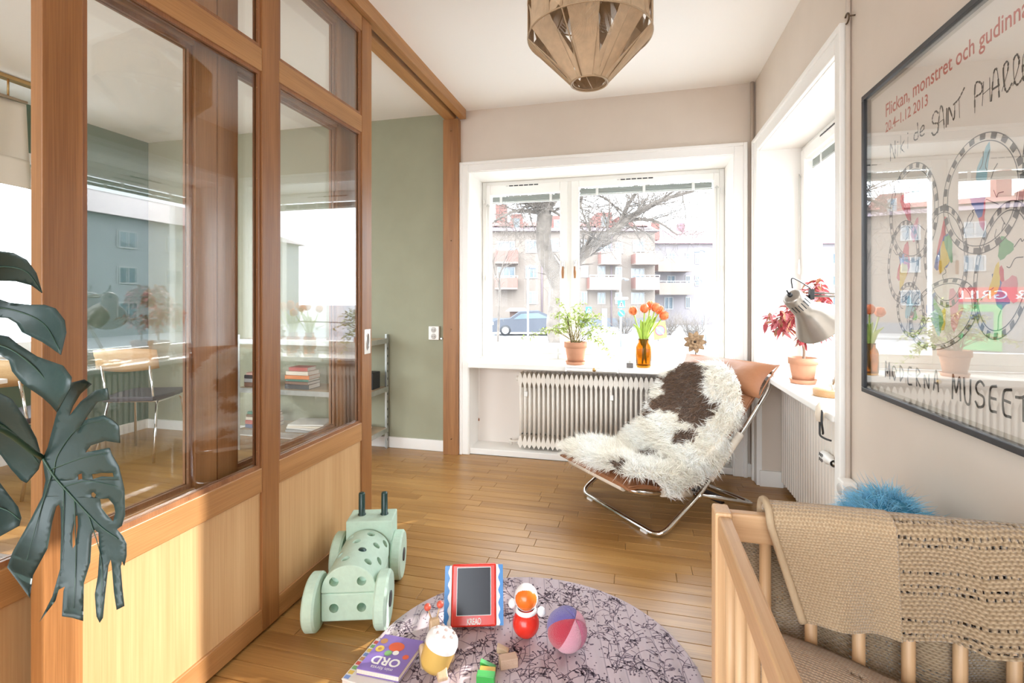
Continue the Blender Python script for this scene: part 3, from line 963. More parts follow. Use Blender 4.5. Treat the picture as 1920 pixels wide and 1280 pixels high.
MB().lathe([(0.001, 2.36), (0.02, 2.362), (0.02, 2.44), (0.008, 2.46)], 16, LC).build('socket', m_black, lamp)
bulb_m, _nt, _b = new_mat('frosted_bulb'); setp(_b, color=(0.9, 0.87, 0.8), rough=0.3)
MB().ball(LC+V(0,0,2.31), 0.045, n=16, m=10).build('bulb', bulb_m, lamp)
for k in range(3):
    a = 2*PI*k/3
    MB().tube([LC+V(0,0,2.452), LC+V(R3*math.cos(a), R3*math.sin(a), Z3)], 0.002, 5).build('spoke', m_wire, lamp)
MB().tube([LC+V(0.008, 0.066, Z0+0.004), LC+V(-0.008, -0.066, Z0+0.004)], 0.002, 5).build('cross_wire', m_wire, lamp)

# ================================================================== RADIATORS
m_rad = M('cream_radiator_enamel', (0.80, 0.74, 0.66), 0.4, bump=(40, 0.03))
def column_mesh(w, dep, h):
    """one cast section: pointed at the top, two slim tubes with a slot between sections"""
    mb = MB()
    a = w*0.5
    # header and footer lens-shaped blocks
    for (z0, z1, tip) in ((h-0.085, h, True), (0.0, 0.07, False)):
        pts = []
        N = 6
        if tip:
            prof_ = [(0.30, z0-0.02), (0.62, z0), (0.98, z0+0.018), (0.98, z0+0.042), (0.45, z1-0.008), (0.08, z1)]
        else:
            prof_ = [(0.08, z0), (0.55, z0+0.014), (0.98, z0+0.028), (0.98, z0+0.045), (0.62, z1), (0.30, z1+0.02)]
        L_ = [(-a*f, z) for f, z in prof_]; R_ = [(a*f, z) for f, z in reversed(prof_)]
        mb.prism(L_+R_, -dep/2*0.92, dep/2*0.92, 'y')
    for yy in (-dep/2+0.016, dep/2-0.016):
        mb.tube([(0, yy, 0.02), (0, yy, h-0.02)], 0.0098, 8)
    mb.box(-0.0055, 0.0055, -dep/2+0.016, dep/2-0.016, 0.05, 0.09).box(-0.0055, 0.0055, -dep/2+0.016, dep/2-0.016, h-0.12, h-0.07)
    return mb
rad = empty('radiator', (-0.33, 3.645, 0.06), label='cream column radiator in the niche under the wide window', cat='radiator')
pitch = 0.0352
c0 = column_mesh(pitch, 0.115, 0.565).build('radiator_column', m_rad, None)
first = True
n_col = 40
for k in range(n_col):
    o = c0 if first else c0.copy()
    if not first: COL.objects.link(o)
    first = False
    o.parent = rad; o.matrix_parent_inverse = Matrix.Identity(4)
    o.location = (-0.835 + k*pitch + 0.33, 0, 0.0)
for zz in (0.033+0.06, 0.565-0.052+0.06):
    MB().tube([(-0.862, 3.645, zz), (-0.835+n_col*pitch, 3.645, zz)], 0.016, 10).build('header_pipe', m_rad, rad)
MB().lathe([(0.0005, 0), (0.02, 0.0), (0.02, 0.018), (0.012, 0.022)], 12, (-0.856, 3.645, 0.573), (-1, 0, 0)).build('bleed_plug', m_rad, rad)
for (x, z) in ((-0.79, 0.47), (-0.16, 0.47)):
    MB().box(x-0.012, x+0.012, 3.575, 3.60, z-0.018, z+0.018).build('bracket_clip', m_white, rad, bevel=0.003)
    MB().box(x-0.006, x+0.006, 3.70, 3.754, z-0.01, z+0.01).build('wall_bracket', m_rad, rad)
for x in (-0.72, -0.1): MB().box(x-0.01, x+0.01, 3.70, 3.754, 0.10, 0.13).build('wall_bracket', m_rad, rad)
MB().tube(rounded_path([(-0.862, 3.645, 0.093), (-0.93, 3.645, 0.093), (-0.93, 3.70, 0.093), (-0.93, 3.70, 0.045)], 0.02), 0.008, 8).build('feed_pipe', m_rad, rad)

rad2 = empty('ribbed_radiator', (0.93, 2.76, 0.03), label='pale ribbed radiator under the side window sill', cat='radiator')
MB().box(0.925, 0.960, 2.150, 3.372, 0.04, 0.665).build('body', m_rad, rad2, bevel=0.004)
rp = 0.0395
ribm = MB(); ribm.prism([(-0.0145, 0.0), (-0.0135, -0.036), (-0.008, -0.042), (0.008, -0.042), (0.0135, -0.036), (0.0145, 0.0)], 0.045, 0.66, 'z')
ribm.xform(Matrix.Rotation(-PI/2, 4, 'Z'))
r0 = ribm.build('rib', m_rad, None, bevel=0.0)
first = True
for k in range(31):
    o = r0 if first else r0.copy()
    if not first: COL.objects.link(o)
    first = False
    o.parent = rad2; o.location = (0.926-0.93, 2.170+k*rp-2.76, -0.03)
for k in range(2):
    yy = 2.35+k*0.8
    MB().box(0.91, 0.95, yy-0.015, yy+0.015, 0.0, 0.05).build('foot', m_rad, rad2)
# thermostat valve sticking out of the ribbed radiator
tv = empty('thermostat_valve', (0.87, 2.50, 0.455), label='white thermostat valve on the ribbed radiator', cat='valve')
MB().lathe([(0.0005, 0.0), (0.021, 0.002), (0.024, 0.02), (0.024, 0.075), (0.019, 0.085), (0.016, 0.1), (0.016, 0.13)], 18, (0.862, 2.60, 0.445), (0, -1, 0)).build('dial', m_white, tv)
MB().tube([(0.862, 2.49, 0.445), (0.862, 2.465, 0.445), (0.906, 2.465, 0.445)], 0.011, 8).build('valve_stem', m_metal, tv)
for q in range(3):
    for s_ in (-1, 1):
        MB().obox((0.8385, 2.575-q*0.016, 0.445+s_*0.011), (0,1,0.25), (0,-0.25,1), (1,0,0), 0.0022, 0.0075, 0.0012).build('slot_mark', m_black, tv)

# ================================================================== CRIB
m_beech = wood('beech', (0.50, 0.29, 0.14), (0.66, 0.42, 0.23), 'z', scale=0.8, rough=0.45)
m_beech_y = wood('beech_y', (0.50, 0.29, 0.14), (0.66, 0.42, 0.23), 'y', scale=0.8, rough=0.45)
m_beech_x = wood('beech_x', (0.50, 0.29, 0.14), (0.66, 0.42, 0.23), 'x', scale=0.8, rough=0.45)
CX0, CX1, CY0, CY1, CZ = 0.138, 0.752, -0.26, 0.972, 0.80
crib = empty('crib', ((CX0+CX1)/2, (CY0+CY1)/2, 0), label='slatted beech wood crib in the right foreground under the poster', cat='crib')
for (x, y) in ((CX0, CY1-0.045), (CX1-0.028, CY1-0.045), (CX0, CY0), (CX1-0.028, CY0)):
    MB().box(x, x+0.028, y, y+0.045, 0.0, CZ+0.003).build('post', m_beech, crib, bevel=0.004)
for x in (CX0+0.004, CX1-0.026):
    MB().box(x, x+0.022, CY0+0.045, CY1-0.045, CZ-0.045, CZ-0.002).build('side_rail', m_beech_y, crib, bevel=0.004)
    MB().box(x, x+0.022, CY0+0.045, CY1-0.045, 0.22, 0.265).build('bottom_side_rail', m_beech_y, crib, bevel=0.004)
    for k in range(14):
        yy = CY1-0.105-k*0.079
        MB().tube([(x+0.011, yy, 0.262), (x+0.011, yy, CZ-0.043)], 0.0085, 10).build('slat', m_beech, crib)
for y in (CY0, CY1-0.024):
    MB().box(CX0+0.028, CX1-0.028, y, y+0.022, CZ-0.055, CZ-0.004).build('end_rail', m_beech_x, crib, bevel=0.004)
    MB().box(CX0+0.028, CX1-0.028, y, y+0.022, 0.22, 0.265).build('bottom_end_rail', m_beech_x, crib, bevel=0.004)
    for k in range(7):
        xx = CX0+0.088+k*0.073
        MB().tube([(xx, y+0.011, 0.262), (xx, y+0.011, CZ-0.053)], 0.010, 10).build('slat', m_beech, crib)
MB().box(CX0+0.028, CX1-0.028, CY0+0.03, CY1-0.03, 0.40, 0.415).build('bed_base', m_beech_y, crib)
m_mattress = M('mattress_cotton', (0.72, 0.66, 0.58), 0.9, bump=(200, .2, .001))
mt = MB().box(CX0+0.034, CX1-0.034, CY0+0.03, CY1-0.035, 0.4155, 0.49).build('crib_mattress', m_mattress, None, bevel=0.02, seg=4)
tag(mt, 'pale mattress lying inside the slatted crib', 'mattress')

# ---- knitted fabrics
def knit_mat(name, base, shade, scale, holes=0.0):
    m, nt, b = new_mat(name)
    N, L = nt.nodes, nt.links
    uv = N.new('ShaderNodeAttribute'); uv.attribute_name = 'Knit'
    mp = N.new('ShaderNodeMapping'); mp.inputs['Scale'].default_value = (scale, scale*1.25, 1)
    L.new(uv.outputs['Vector'], mp.inputs['Vector'])
    sp_ = N.new('ShaderNodeSeparateXYZ'); L.new(mp.outputs[0], sp_.inputs[0])
    fl = N.new('ShaderNodeMath'); fl.operation = 'FLOOR'; L.new(sp_.outputs['Y'], fl.inputs[0])
    ma = N.new('ShaderNodeMath'); ma.operation = 'MULTIPLY_ADD'; L.new(fl.outputs[0], ma.inputs[0]); ma.inputs[1].default_value = 0.5; L.new(sp_.outputs['X'], ma.inputs[2])
    cb = N.new('ShaderNodeCombineXYZ'); L.new(ma.outputs[0], cb.inputs['X']); L.new(sp_.outputs['Y'], cb.inputs['Y'])
    vo = N.new('ShaderNodeTexVoronoi'); vo.inputs['Scale'].default_value = 1.0; vo.inputs['Randomness'].default_value = 0.18
    L.new(cb.outputs[0], vo.inputs['Vector'])
    r = N.new('ShaderNodeValToRGB')
    r.color_ramp.elements[0].position = 0.05; r.color_ramp.elements[1].position = 0.62
    r.color_ramp.elements[0].color = (*base, 1); r.color_ramp.elements[1].color = (*shade, 1)
    L.new(vo.outputs['Distance'], r.inputs['Fac']); L.new(r.outputs['Color'], b.inputs['Base Color'])
    bp = N.new('ShaderNodeBump'); bp.inputs['Strength'].default_value = 0.9; bp.inputs['Distance'].default_value = 0.004; bp.invert = True
    L.new(vo.outputs['Distance'], bp.inputs['Height']); L.new(bp.outputs['Normal'], b.inputs['Normal'])
    setp(b, rough=0.9, sheen=0.4, spec=0.15)
    return m
m_knit = knit_mat('cream_wool_knit', (0.56, 0.42, 0.27), (0.36, 0.245, 0.14), 175)
m_knit2 = knit_mat('cream_lace_knit', (0.52, 0.39, 0.25), (0.22, 0.145, 0.08), 130)
m_knit3 = knit_mat('cream_fine_knit', (0.50, 0.37, 0.26), (0.33, 0.22, 0.14), 190)

def cloth_grid(name, F, nu, nv, mat, parent, size, holes=None, solid=0.006):
    """F(u,v) -> room point; size = cloth size in metres for the stitch pattern; holes(u,v) drops faces (lace)"""
    P_ = np.empty((nu*nv, 3)); uvw = np.empty((nu*nv, 3), dtype=np.float32)
    for i in range(nu):
        for j in range(nv):
            u, v = i/(nu-1), j/(nv-1)
            P_[i*nv+j] = F(u, v); uvw[i*nv+j] = (u*size[0], v*size[1], 0)
    fs = []
    for i in range(nu-1):
        for j in range(nv-1):
            if holes and holes((i+.5)/(nu-1), (j+.5)/(nv-1)): continue
            fs += [i*nv+j, i*nv+j+1, (i+1)*nv+j+1, (i+1)*nv+j]
    o = np_mesh(name, P_, fs, 4, mat, parent, None, True)
    a = o.data.attributes.new('Knit', 'FLOAT_VECTOR', 'POINT'); a.data.foreach_set('vector', uvw.ravel())
    if solid:
        md = o.modifiers.new('solid', 'SOLIDIFY'); md.thickness = solid; md.offset = 1
    return o

blanket = empty('knitted_blanket', (0.5, 0.96, CZ), label='cream knitted blanket with lace bands folded over the crib end rail', cat='blanket')
YT = CY1-0.013
def drape(u, v, x0, x1, Lf, Lb, thick, flare=0.0):
    """u across the rail (0 left..1 right), v from the near hem up over the rail to the far hem"""
    tot = Lf + 0.06 + Lb
    s = v*tot
    x = x0 + (x1-x0)*u
    wav = 0.006*math.sin(21*x+2) + 0.004*math.sin(47*x)
    r = 0.022 + thick
    if s < Lf:
        d = Lf - s
        y = YT - r - 0.02*(d/Lf) - wav*d/Lf*1.5; z = CZ - 0.008 - d + 0.01*math.sin(9*x)*(d/Lf)
        x = x + flare*(d/Lf)*(1-u)
    elif s < Lf+0.06:
        t = (s-Lf)/0.06*PI
        y = YT - r*math.cos(t); z = CZ - 0.008 + (0.016+thick)*math.sin(t)
    else:
        d = s-Lf-0.06
        y = YT + r + 0.01*d/Lb + wav*d; z = CZ - 0.008 - d
    return (x, y, z)
# folded double layer: plain knit on the left, lace on the right
def front_len(u): return 0.158 - 0.004*math.sin(8*u) - 0.012*u
XB0, XBM, XB1 = 0.226, 0.412, 0.752
pl = cloth_grid('plain_knit_half', lambda u, v: drape(u, v, XB0, XBM+0.003, front_len(u*0.5), 0.05, 0.012, 0.045), 60, 70, m_knit, blanket, (0.19, 0.27), None, 0.012)
def lace(u, v):
    # rows of eyelets in gentle scallops
    a = u*36; row = v*26 + 0.5*math.sin(u*12)
    band = int(row) % 7
    if band in (0, 1, 3):
        return ((a + 0.5*(int(row) % 2)) % 1.0 < 0.42) and (row % 1.0 < 0.5)
    return False
lc_ = cloth_grid('lace_knit_half', lambda u, v: drape(u, v, XBM-0.002, XB1, front_len(0.5+u*0.5) - 0.012*abs(math.sin(u*9)), 0.05, 0.010, 0.0), 105, 190, m_knit2, blanket, (0.34, 0.27), lace, 0.009)
ed = MB(); ed.tube([Vector(drape(0, v, XB0, XBM, front_len(0), 0.05, 0.012, 0.045)) + Vector((0, 0, 0)) for v in [k/40 for k in range(41)]], 0.0065, 8)
edo = ed.build('rolled_edge', M('wool_edge', (0.44, 0.325, 0.205), 0.9, bump=(260, 0.6, 0.002)), blanket)
# far layer hanging down behind the slats
def far_layer(u, v):
    x = 0.172 + (0.745-0.172)*u
    z = CZ-0.02 - v*(0.235+0.12*u+0.02*math.sin(3+9*u))
    return (x, CY1+0.018 + 0.010*math.sin(30*u)*v + 0.006*math.sin(13*u+5*v), z)
cloth_grid('hanging_lace_layer', far_layer, 150, 110, m_knit2, blanket, (0.57, 0.42),
    lambda u, v: ((u*60 + 0.5*(int(v*44) % 2)) % 1.0 < 0.36) and ((v*44) % 1.0 < 0.45) and math.sin(u*19)*math.sin(v*9+u*5) > -0.25, 0.005)
# fine knit cover bunched up inside the crib
cover = empty('knitted_crib_cover', (0.45, 0.7, 0.49), label='fine cream knitted cover bunched up inside the crib', cat='cover')
def bed_cover(u, v):
    x = CX0+0.042 + (CX1-CX0-0.084)*u
    y = CY1-0.045 - 0.85*v
    z = 0.515 + 0.065*math.exp(-((v-0.02)/0.13)**2)*(1.0-0.45*u+0.25*math.exp(-((u-0.06)/0.1)**2)) + 0.018*math.sin(9*u+4*v) + 0.02*math.sin(5*v+11*u*v)
    return (x, y, max(0.498, z))
cloth_grid('cover_cloth', bed_cover, 90, 90, m_knit3, cover, (0.53, 0.85), lambda u, v: (int(u*89) % 11 in (3, 5)) and (int(v*89) % 13 in (4, 6)) and (int(u*89)//11+int(v*89)//13) % 2 == 0, 0.006)

# ---- blue shaggy cushion standing between the crib and the wall corner
blue = empty('blue_fur_cushion', (0.56, 1.30, 0), label='bright blue shaggy fur pouf on the floor behind the crib', cat='cushion')
BCc = Vector((0.57, 1.355, 0.33))
def sgnp(x, e): return math.copysign(abs(x)**e, x)
def blob(t, a):
    """t 0 bottom..1 top, a rounded standing bolster leaning along the wall"""
    ph = PI*t
    r = math.sin(ph)**0.5
    zt_ = 0.5 - 0.5*sgnp(math.cos(ph), 0.7); x = (0.545 + 0.085*zt_) + (0.155 - 0.075*zt_)*r*sgnp(math.cos(a), 0.8)
    y = BCc.y + 0.25*r*sgnp(math.sin(a), 0.8)
    hh = 0.63 + 0.02*(y-BCc.y)/0.29 + 0.03*math.sin(14*y)
    z = 0.012 + hh*(0.5 - 0.5*sgnp(math.cos(ph), 0.7))
    return (x, y, z)
G = [[blob(i/30, 2*PI*j/40) for j in range(41)] for i in range(31)]
mb = MB(); mb.grid(G)
mb.build('cushion_body', M('blue_backing', (0.05, 0.25, 0.42), 0.9, bump=(60, .2)), blue)
NB = 36000
R_, nd = sample_grid(G, NB)
nd *= np.sign(np.sum(nd*(R_-np.array([[BCc.x, BCc.y, 0.33]])), axis=1))[:, None]
cell = np.floor(R_/0.028).astype(int); h = (cell[:, 0]*73856093 ^ cell[:, 1]*19349663 ^ cell[:, 2]*83492791) % 9973
lock = np.stack([np.sin(h*1.7), np.sin(h*2.9+1), np.sin(h*4.3+2)], 1)
bc = np.array([[0.22, 0.55, 0.76]])*(0.7+0.6*rng.random(NB))[:, None]
ok = (R_[:, 0] + nd[:, 0]*0.03) < 0.735
nd = nd*0.55+lock*0.55+rng.normal(size=R_.shape)*0.15; nd[:, 0] = np.where(R_[:, 0] > 0.69, -np.abs(nd[:, 0]), nd[:, 0])
strands('blue_fur', R_[ok], nd[ok], (0.03+0.03*rng.random(NB))[ok], 0.0019, bc[ok], col_mat('blue_fur_hair', 0.8, 0.3), blue, gravity=0.35)

# ================================================================== POSTER
PY0, PY1, PZ0, PZ1 = 1.045, 1.893, 0.868, 1.860
poster = empty('framed_poster', (0.76, (PY0+PY1)/2, PZ0), label='large black-framed exhibition poster with red and black lettering on the right wall', cat='poster')
m_frame = M('black_frame', (0.018, 0.018, 0.022), 0.35, bump=(80, .03))
for nm, b in (('frame_bar', (PY0, PY1, PZ0, PZ0+0.016)), ('frame_bar', (PY0, PY1, PZ1-0.016, PZ1)), ('frame_bar', (PY0, PY0+0.016, PZ0+0.016, PZ1-0.016)), ('frame_bar', (PY1-0.016, PY1, PZ0+0.016, PZ1-0.016))):
    MB().box(0.742, 0.770, b[0], b[1], b[2], b[3]).build(nm, m_frame, poster, bevel=0.0015)
MB().box(0.764, 0.769, PY0+0.012, PY1-0.012, PZ0+0.012, PZ1-0.012).build('mount_board', M('poster_mount', (0.60, 0.52, 0.44), 0.9, bump=(100, .03)), poster)
paper = MB().box(0.7625, 0.7635, PY0+0.028, PY1-0.028, PZ0+0.028, PZ1-0.028).build('poster_paper', M('poster_paper_white', (0.80, 0.72, 0.66), 0.8, bump=(100, .03)), poster)
MB().box(0.7475, 0.749, PY0+0.014, PY1-0.014, PZ0+0.014, PZ1-0.014).build('poster_glass', glass_mat('poster_glazing', (0.985, 0.99, 0.985), 1.5, 1.3), poster)
EXP, EYP = Vector((0, -1, 0)), Vector((0, 0, 1))
m_red_ink = M('red_ink', (0.50, 0.06, 0.035), 0.8, bump=(60, .02))
m_ink = M('black_ink', (0.02, 0.018, 0.018), 0.8, bump=(60, .02))
def on_poster(a, b, lay=0): return Vector((0.7622-lay*0.0002, PY1-a, PZ0+b))
text_on('poster_title', 'Flickan, monstret och gudinnan', 0.058, on_poster(0.117, 0.880), EXP, EYP, m_red_ink, paper, width=0.60, bold=0.0006)
text_on('poster_dates', '20.4\u20131.12 2013', 0.044, on_poster(0.117, 0.832), EXP, EYP, m_red_ink, paper, width=0.23, bold=0.0005)
# hand-drawn lettering: strokes
LET = {'N': [[(0,0),(0.02,1),(.55,.05),(.6,1)]], 'i': [[(.1,0),(.12,.62)],[(.1,.8),(.14,.84)]], 'k': [[(.05,0),(.08,1)],[(.5,.65),(.1,.3),(.5,0)]], 'd': [[(.45,.45),(.1,.45),(.05,.1),(.35,0),(.5,.2),(.42,1)]],
       'e': [[(.05,.3),(.5,.35),(.4,.6),(.1,.5),(.05,.15),(.3,0),(.5,.1)]], 'S': [[(.55,.85),(.3,1),(.05,.8),(.15,.55),(.5,.4),(.5,.12),(.2,0),(0,.15)]], 'A': [[(0,0),(.2,.95),(.35,.95),(.5,0)],[(.08,.4),(.45,.4)]],
       'I': [[(.15,0),(.15,.75)]], 'n': [[(0,0),(.05,.7),(.45,.05),(.5,.75)]], 'T': [[(.3,0),(.3,.75)],[(-.1,.72),(.3,.8),(.7,1.1)]], 'P': [[(.1,-.1),(.15,1),(.55,.9),(.55,.55),(.15,.5)]], 'H': [[(.05,0),(.1,.9)],[(.5,0),(.5,.9)],[(.08,.45),(.5,.5)]],
       'l': [[(.1,.1),(.4,.7),(.35,1.05),(.15,.9),(.2,.2),(.4,0),(.6,.2)]], 'M': [[(0,0),(.08,1),(.3,.3),(.5,1),(.6,0)]], 'O': [[(.3,0),(.05,.3),(.1,.75),(.35,.8),(.55,.45),(.3,0)]], 'D': [[(.1,0),(.1,.9),(.5,.5),(.1,0)]],
       'E': [[(.5,.95),(.1,.85),(.1,.05),(.5,.0)],[(.1,.5),(.45,.5)]], 'R': [[(.1,0),(.1,.9),(.5,.75),(.15,.45),(.5,0)]], 'U': [[(.05,1),(.1,.1),(.4,.05),(.5,1)]], 'a': [[(0,0),(.2,.95),(.35,.95),(.5,0)],[(.08,.4),(.45,.4)]], ' ': []}
def ribbon(mb, pts, w, lay=0, dash=None):
    pts = [Vector((p[0], p[1], 0)) for p in pts]
    if len(pts) > 2: pts = catmull(pts, 5)
    acc = 0
    for p, q in zip(pts[:-1], pts[1:]):
        d = q-p
        L = d.length
        if L < 1e-6: continue
        acc += L
        if dash and int(acc/dash) % 2: continue
        n = Vector((-d.y, d.x, 0))/L*w/2; e = d/L*w*0.25
        c = [p-n-e, q-n+e, q+n+e, p+n-e]
        mb.add([on_poster(k.x, k.y, lay) for k in c], [(0,1,2,3)])
def hand(mb, txt, a, b, h, adv, w, rise=0.0, dash=None, seed=1):
    r = random.Random(seed)
    for ch in txt:
        for st in LET.get(ch, []):
            R_l = [(a + x*h*0.9 + r.uniform(-1,1)*h*0.03, b + y*h + r.uniform(-1,1)*h*0.03) for x, y in st]
            if dash: ribbon(mb, R_l, w*0.42, 1)
            ribbon(mb, R_l, w, 1, dash)
        a += adv*(0.55 if ch in 'iI ' else 1.0); b += rise
    return a
mb = MB(); r_ = 0.0
hand(mb, 'Niki', 0.150, 0.735, 0.052, 0.036, 0.0045, 0.003, 0.0045, 3); hand(mb, 'de', 0.280, 0.755, 0.046, 0.029, 0.0042, 0.001, 0.0045, 4)
hand(mb, 'SAInT', 0.365, 0.742, 0.058, 0.0275, 0.0048, 0.002, 0.0045, 5); hand(mb, 'PHAllE', 0.528, 0.746, 0.060, 0.0295, 0.0048, 0.001, 0.0045, 6)
for (ch, a, b, h_) in ():
    pass
mb.build('poster_hand_lettering', m_ink, paper)
mb = MB(); hand(mb, 'MODERnA', 0.118, 0.066, 0.050, 0.0425, 0.0055, 0.001, None, 8); hand(mb, 'MUSEET', 0.452, 0.066, 0.058, 0.0425, 0.0060, 0.0, None, 9)
mb.build('poster_museum_lettering', m_ink, paper)
# plain abstract drawing: ovals with striped borders and coloured shapes
def oval_ring(mb, cx, cy, rx, ry, w, rot=0.0, n=44):
    for k in range(0, n, 2):
        c = []
        for (t, s_) in ((k, 1), (k+1, 1), (k+1, 1-w), (k, 1-w)):
            a = 2*PI*t/n
            x, y = rx*s_*math.cos(a), ry*s_*math.sin(a)
            c.append((cx + x*math.cos(rot)-y*math.sin(rot), cy + x*math.sin(rot)+y*math.cos(rot)))
        mb.add([on_poster(x, y, 2) for x, y in reversed(c)], [(0,1,2,3)])
def oval_line(mb, cx, cy, rx, ry, rot=0.0, w=0.0022):
    ribbon(mb, [(cx + rx*math.cos(t)*math.cos(rot)-ry*math.sin(t)*math.sin(rot), cy + rx*math.cos(t)*math.sin(rot)+ry*math.sin(t)*math.cos(rot)) for t in [2*PI*k/20 for k in range(21)]], w, 2)
ov = [(0.27, 0.555, 0.125, 0.14, 0.1), (0.55, 0.55, 0.135, 0.135, -0.3), (0.22, 0.42, 0.085, 0.12, -0.2), (0.42, 0.42, 0.09, 0.13, 0.15), (0.62, 0.37, 0.085, 0.15, -0.25), (0.40, 0.27, 0.15, 0.085, 0.3), (0.735, 0.56, 0.055, 0.12, 0.1), (0.26, 0.28, 0.07, 0.08, 0.4)]
mb = MB()
for (cx, cy, rx, ry, ro) in ov:
    oval_ring(mb, cx, cy, rx, ry, 0.10, ro); oval_line(mb, cx, cy, rx, ry, ro); oval_line(mb, cx, cy, rx*0.87, ry*0.87, ro)
rr_ = random.Random(21)
for k in range(40):
    cx, cy, rx, ry, ro = rr_.choice(ov)
    a = rr_.uniform(0, 6.28); q = rr_.uniform(0.1, 0.6)
    x, y = cx+rx*q*math.cos(a), cy+ry*q*math.sin(a)
    ribbon(mb, [(x + 0.012*i*math.cos(a) + rr_.uniform(-.008,.008), y + 0.012*i*math.sin(a) + rr_.uniform(-.008,.008)) for i in range(4)], 0.002, 2)
mb.build('poster_line_drawing', M('drawing_ink', (0.11, 0.09, 0.09), 0.8, bump=(60, .02)), paper)
inks = [(0.62,0.10,0.13), (0.10,0.16,0.42), (0.75,0.55,0.10), (0.16,0.38,0.18), (0.72,0.30,0.36), (0.28,0.50,0.60)]
for qi, colr in enumerate(inks):
    mb = MB()
    for k in range(5):
        cx, cy, rx, ry, ro = ov[(k+qi) % len(ov)]
        a = rr_.uniform(0, 6.28); q = rr_.uniform(0.0, 0.5)
        x, y = cx+rx*q*math.cos(a), cy+ry*q*math.sin(a)
        w_, h_ = rr_.uniform(0.012, 0.03), rr_.uniform(0.02, 0.06); tl = rr_.uniform(-0.5, 0.5)
        pts = []
        for t in range(14):
            an = 2*PI*t/14; s_ = 1+0.25*math.sin(3*an+k)
            xx, yy = w_*s_*math.cos(an), h_*s_*math.sin(an)
            pts.append(on_poster(x + xx*math.cos(tl)-yy*math.sin(tl), y + xx*math.sin(tl)+yy*math.cos(tl), 0.5+0.05*qi))
        mb.add(list(reversed(pts)), [list(range(14))])
    mb.build('poster_colour_patch', M('poster_ink_%s' % 'abcdef'[qi], colr, 0.8, bump=(60, .02)), paper)

# ================================================================== PLANTS AND THINGS ON THE WIDE SILL
SB = 0.7025   # sill top
m_terra = M('terracotta', (0.52, 0.25, 0.145), 0.8, bump=(40, 0.12, 0.003), var=0.08, vscale=14)
m_soil = M('soil', (0.05, 0.03, 0.02), 0.95, bump=(120, 0.9, 0.01), var=0.3, vscale=60)
def terracotta(root, c, rt, rbm, h, saucer=True):
    c = Vector(c); z0 = 0.018 if saucer else 0
    if saucer:
        MB().lathe([(0.0005, 0), (rbm*1.18, 0), (rbm*1.32, 0.022), (rbm*1.24, 0.022), (rbm*1.12, 0.007), (0.0005, 0.007)], 28, c).build('saucer', m_terra, root)
    p = MB().lathe([(0.0005, z0-0.008), (rbm, z0-0.008), (rt*0.90, z0+h*0.70), (rt*0.90, z0+h*0.71), (rt, z0+h*0.72), (rt*1.01, z0+h), (rt*0.92, z0+h), (rt*0.88, z0+h*0.86), (0.0005, z0+h*0.86)], 32, c).build('pot', m_terra, root)
    sm = MB().lathe([(0.0005, z0+h*0.90), (rt*0.88, z0+h*0.885)], 24, c).build('soil', m_soil, root)
    return p
def leaf_blades(mb, pts, dirs, L, W, seed=3, droop=0.3):
    """small pointed leaves, folded along the midrib"""
    r = random.Random(seed)
    for p, d in zip(pts, dirs):
        p = Vector(p); d = Vector(d).normalized()
        s = d.cross(Vector((r.uniform(-1,1), r.uniform(-1,1), 1.2))).normalized()
        n = s.cross(d)
        l = L*r.uniform(0.6, 1.25); w = W*r.uniform(0.7, 1.2)
        a = p; m1 = p + d*l*0.35 - n*w*0.1; m2 = p + d*l*0.7 - n*w*0.05 - Vector((0,0,droop*l*0.25)); t = p + d*l - Vector((0,0,droop*l*0.6))
        mb.add([a, m1+s*w*0.5+n*w*0.12, m2+s*w*0.38+n*w*0.1, t, m2-s*w*0.38+n*w*0.1, m1-s*w*0.5+n*w*0.12, m1, m2],
               [(0,1,6),(1,2,7,6),(2,3,7),(3,4,7),(4,5,6,7),(5,0,6)], False)
fern = empty('potted_trailing_plant', (-0.42, 3.60, SB), label='trailing green plant in a terracotta pot on the wide window sill', cat='plant')
FP = Vector((-0.42, 3.60, SB))
terracotta(fern, FP, 0.083, 0.056, 0.145)
m_leafg = M('light_green_leaf', (0.42, 0.52, 0.14), 0.5, var=0.2, vscale=40)
_b = m_leafg.node_tree.nodes['Principled BSDF']; setp(_b, sss=0.0)
rp_ = random.Random(14)
targets = [(980,634),(1000,628),(1020,622),(1044,560),(1050,585),(1042,610),(1066,590),(1085,585),(1098,590),(1110,583),(1125,592),(1140,620),(1155,625),(1138,655),(1130,640),(1112,635),(1120,610),(1095,610),(1060,605),(1088,565),(1128,598),(1046,625),(1146,668),(1075,575),(1104,600),(1035,590)]
stem_mb = MB(); lp = []; ld = []
for (tx, ty) in targets:
    q = at_y(tx, ty, 3.60+rp_.uniform(-0.07, 0.10))
    s0 = FP + Vector((rp_.uniform(-.03,.03), rp_.uniform(-.03,.03), 0.15))
    mid = s0.lerp(q, 0.5) + Vector((0, 0, 0.06+0.02*rp_.random()))
    path = catmull([s0, mid, q], 7)
    stem_mb.tube(path, [0.0026*(1-0.7*i/len(path)) for i in range(len(path))], 5)
    for i in range(5, len(path)):
        for _ in range(4):
            lp.append(path[i] + Vector((rp_.gauss(0,.008), rp_.gauss(0,.008), rp_.gauss(0,.008))))
            ld.append((rp_.uniform(-1,1), rp_.uniform(-1,1), rp_.uniform(-.6,.7)))
stem_mb.build('stem', M('green_brown_stem', (0.25, 0.2, 0.08), 0.7, bump=(60,.1)), fern)
mb = MB(); leaf_blades(mb, lp, ld, 0.032, 0.011, 5)
o = mb.build('foliage', m_leafg, fern); o['kind'] = 'stuff'
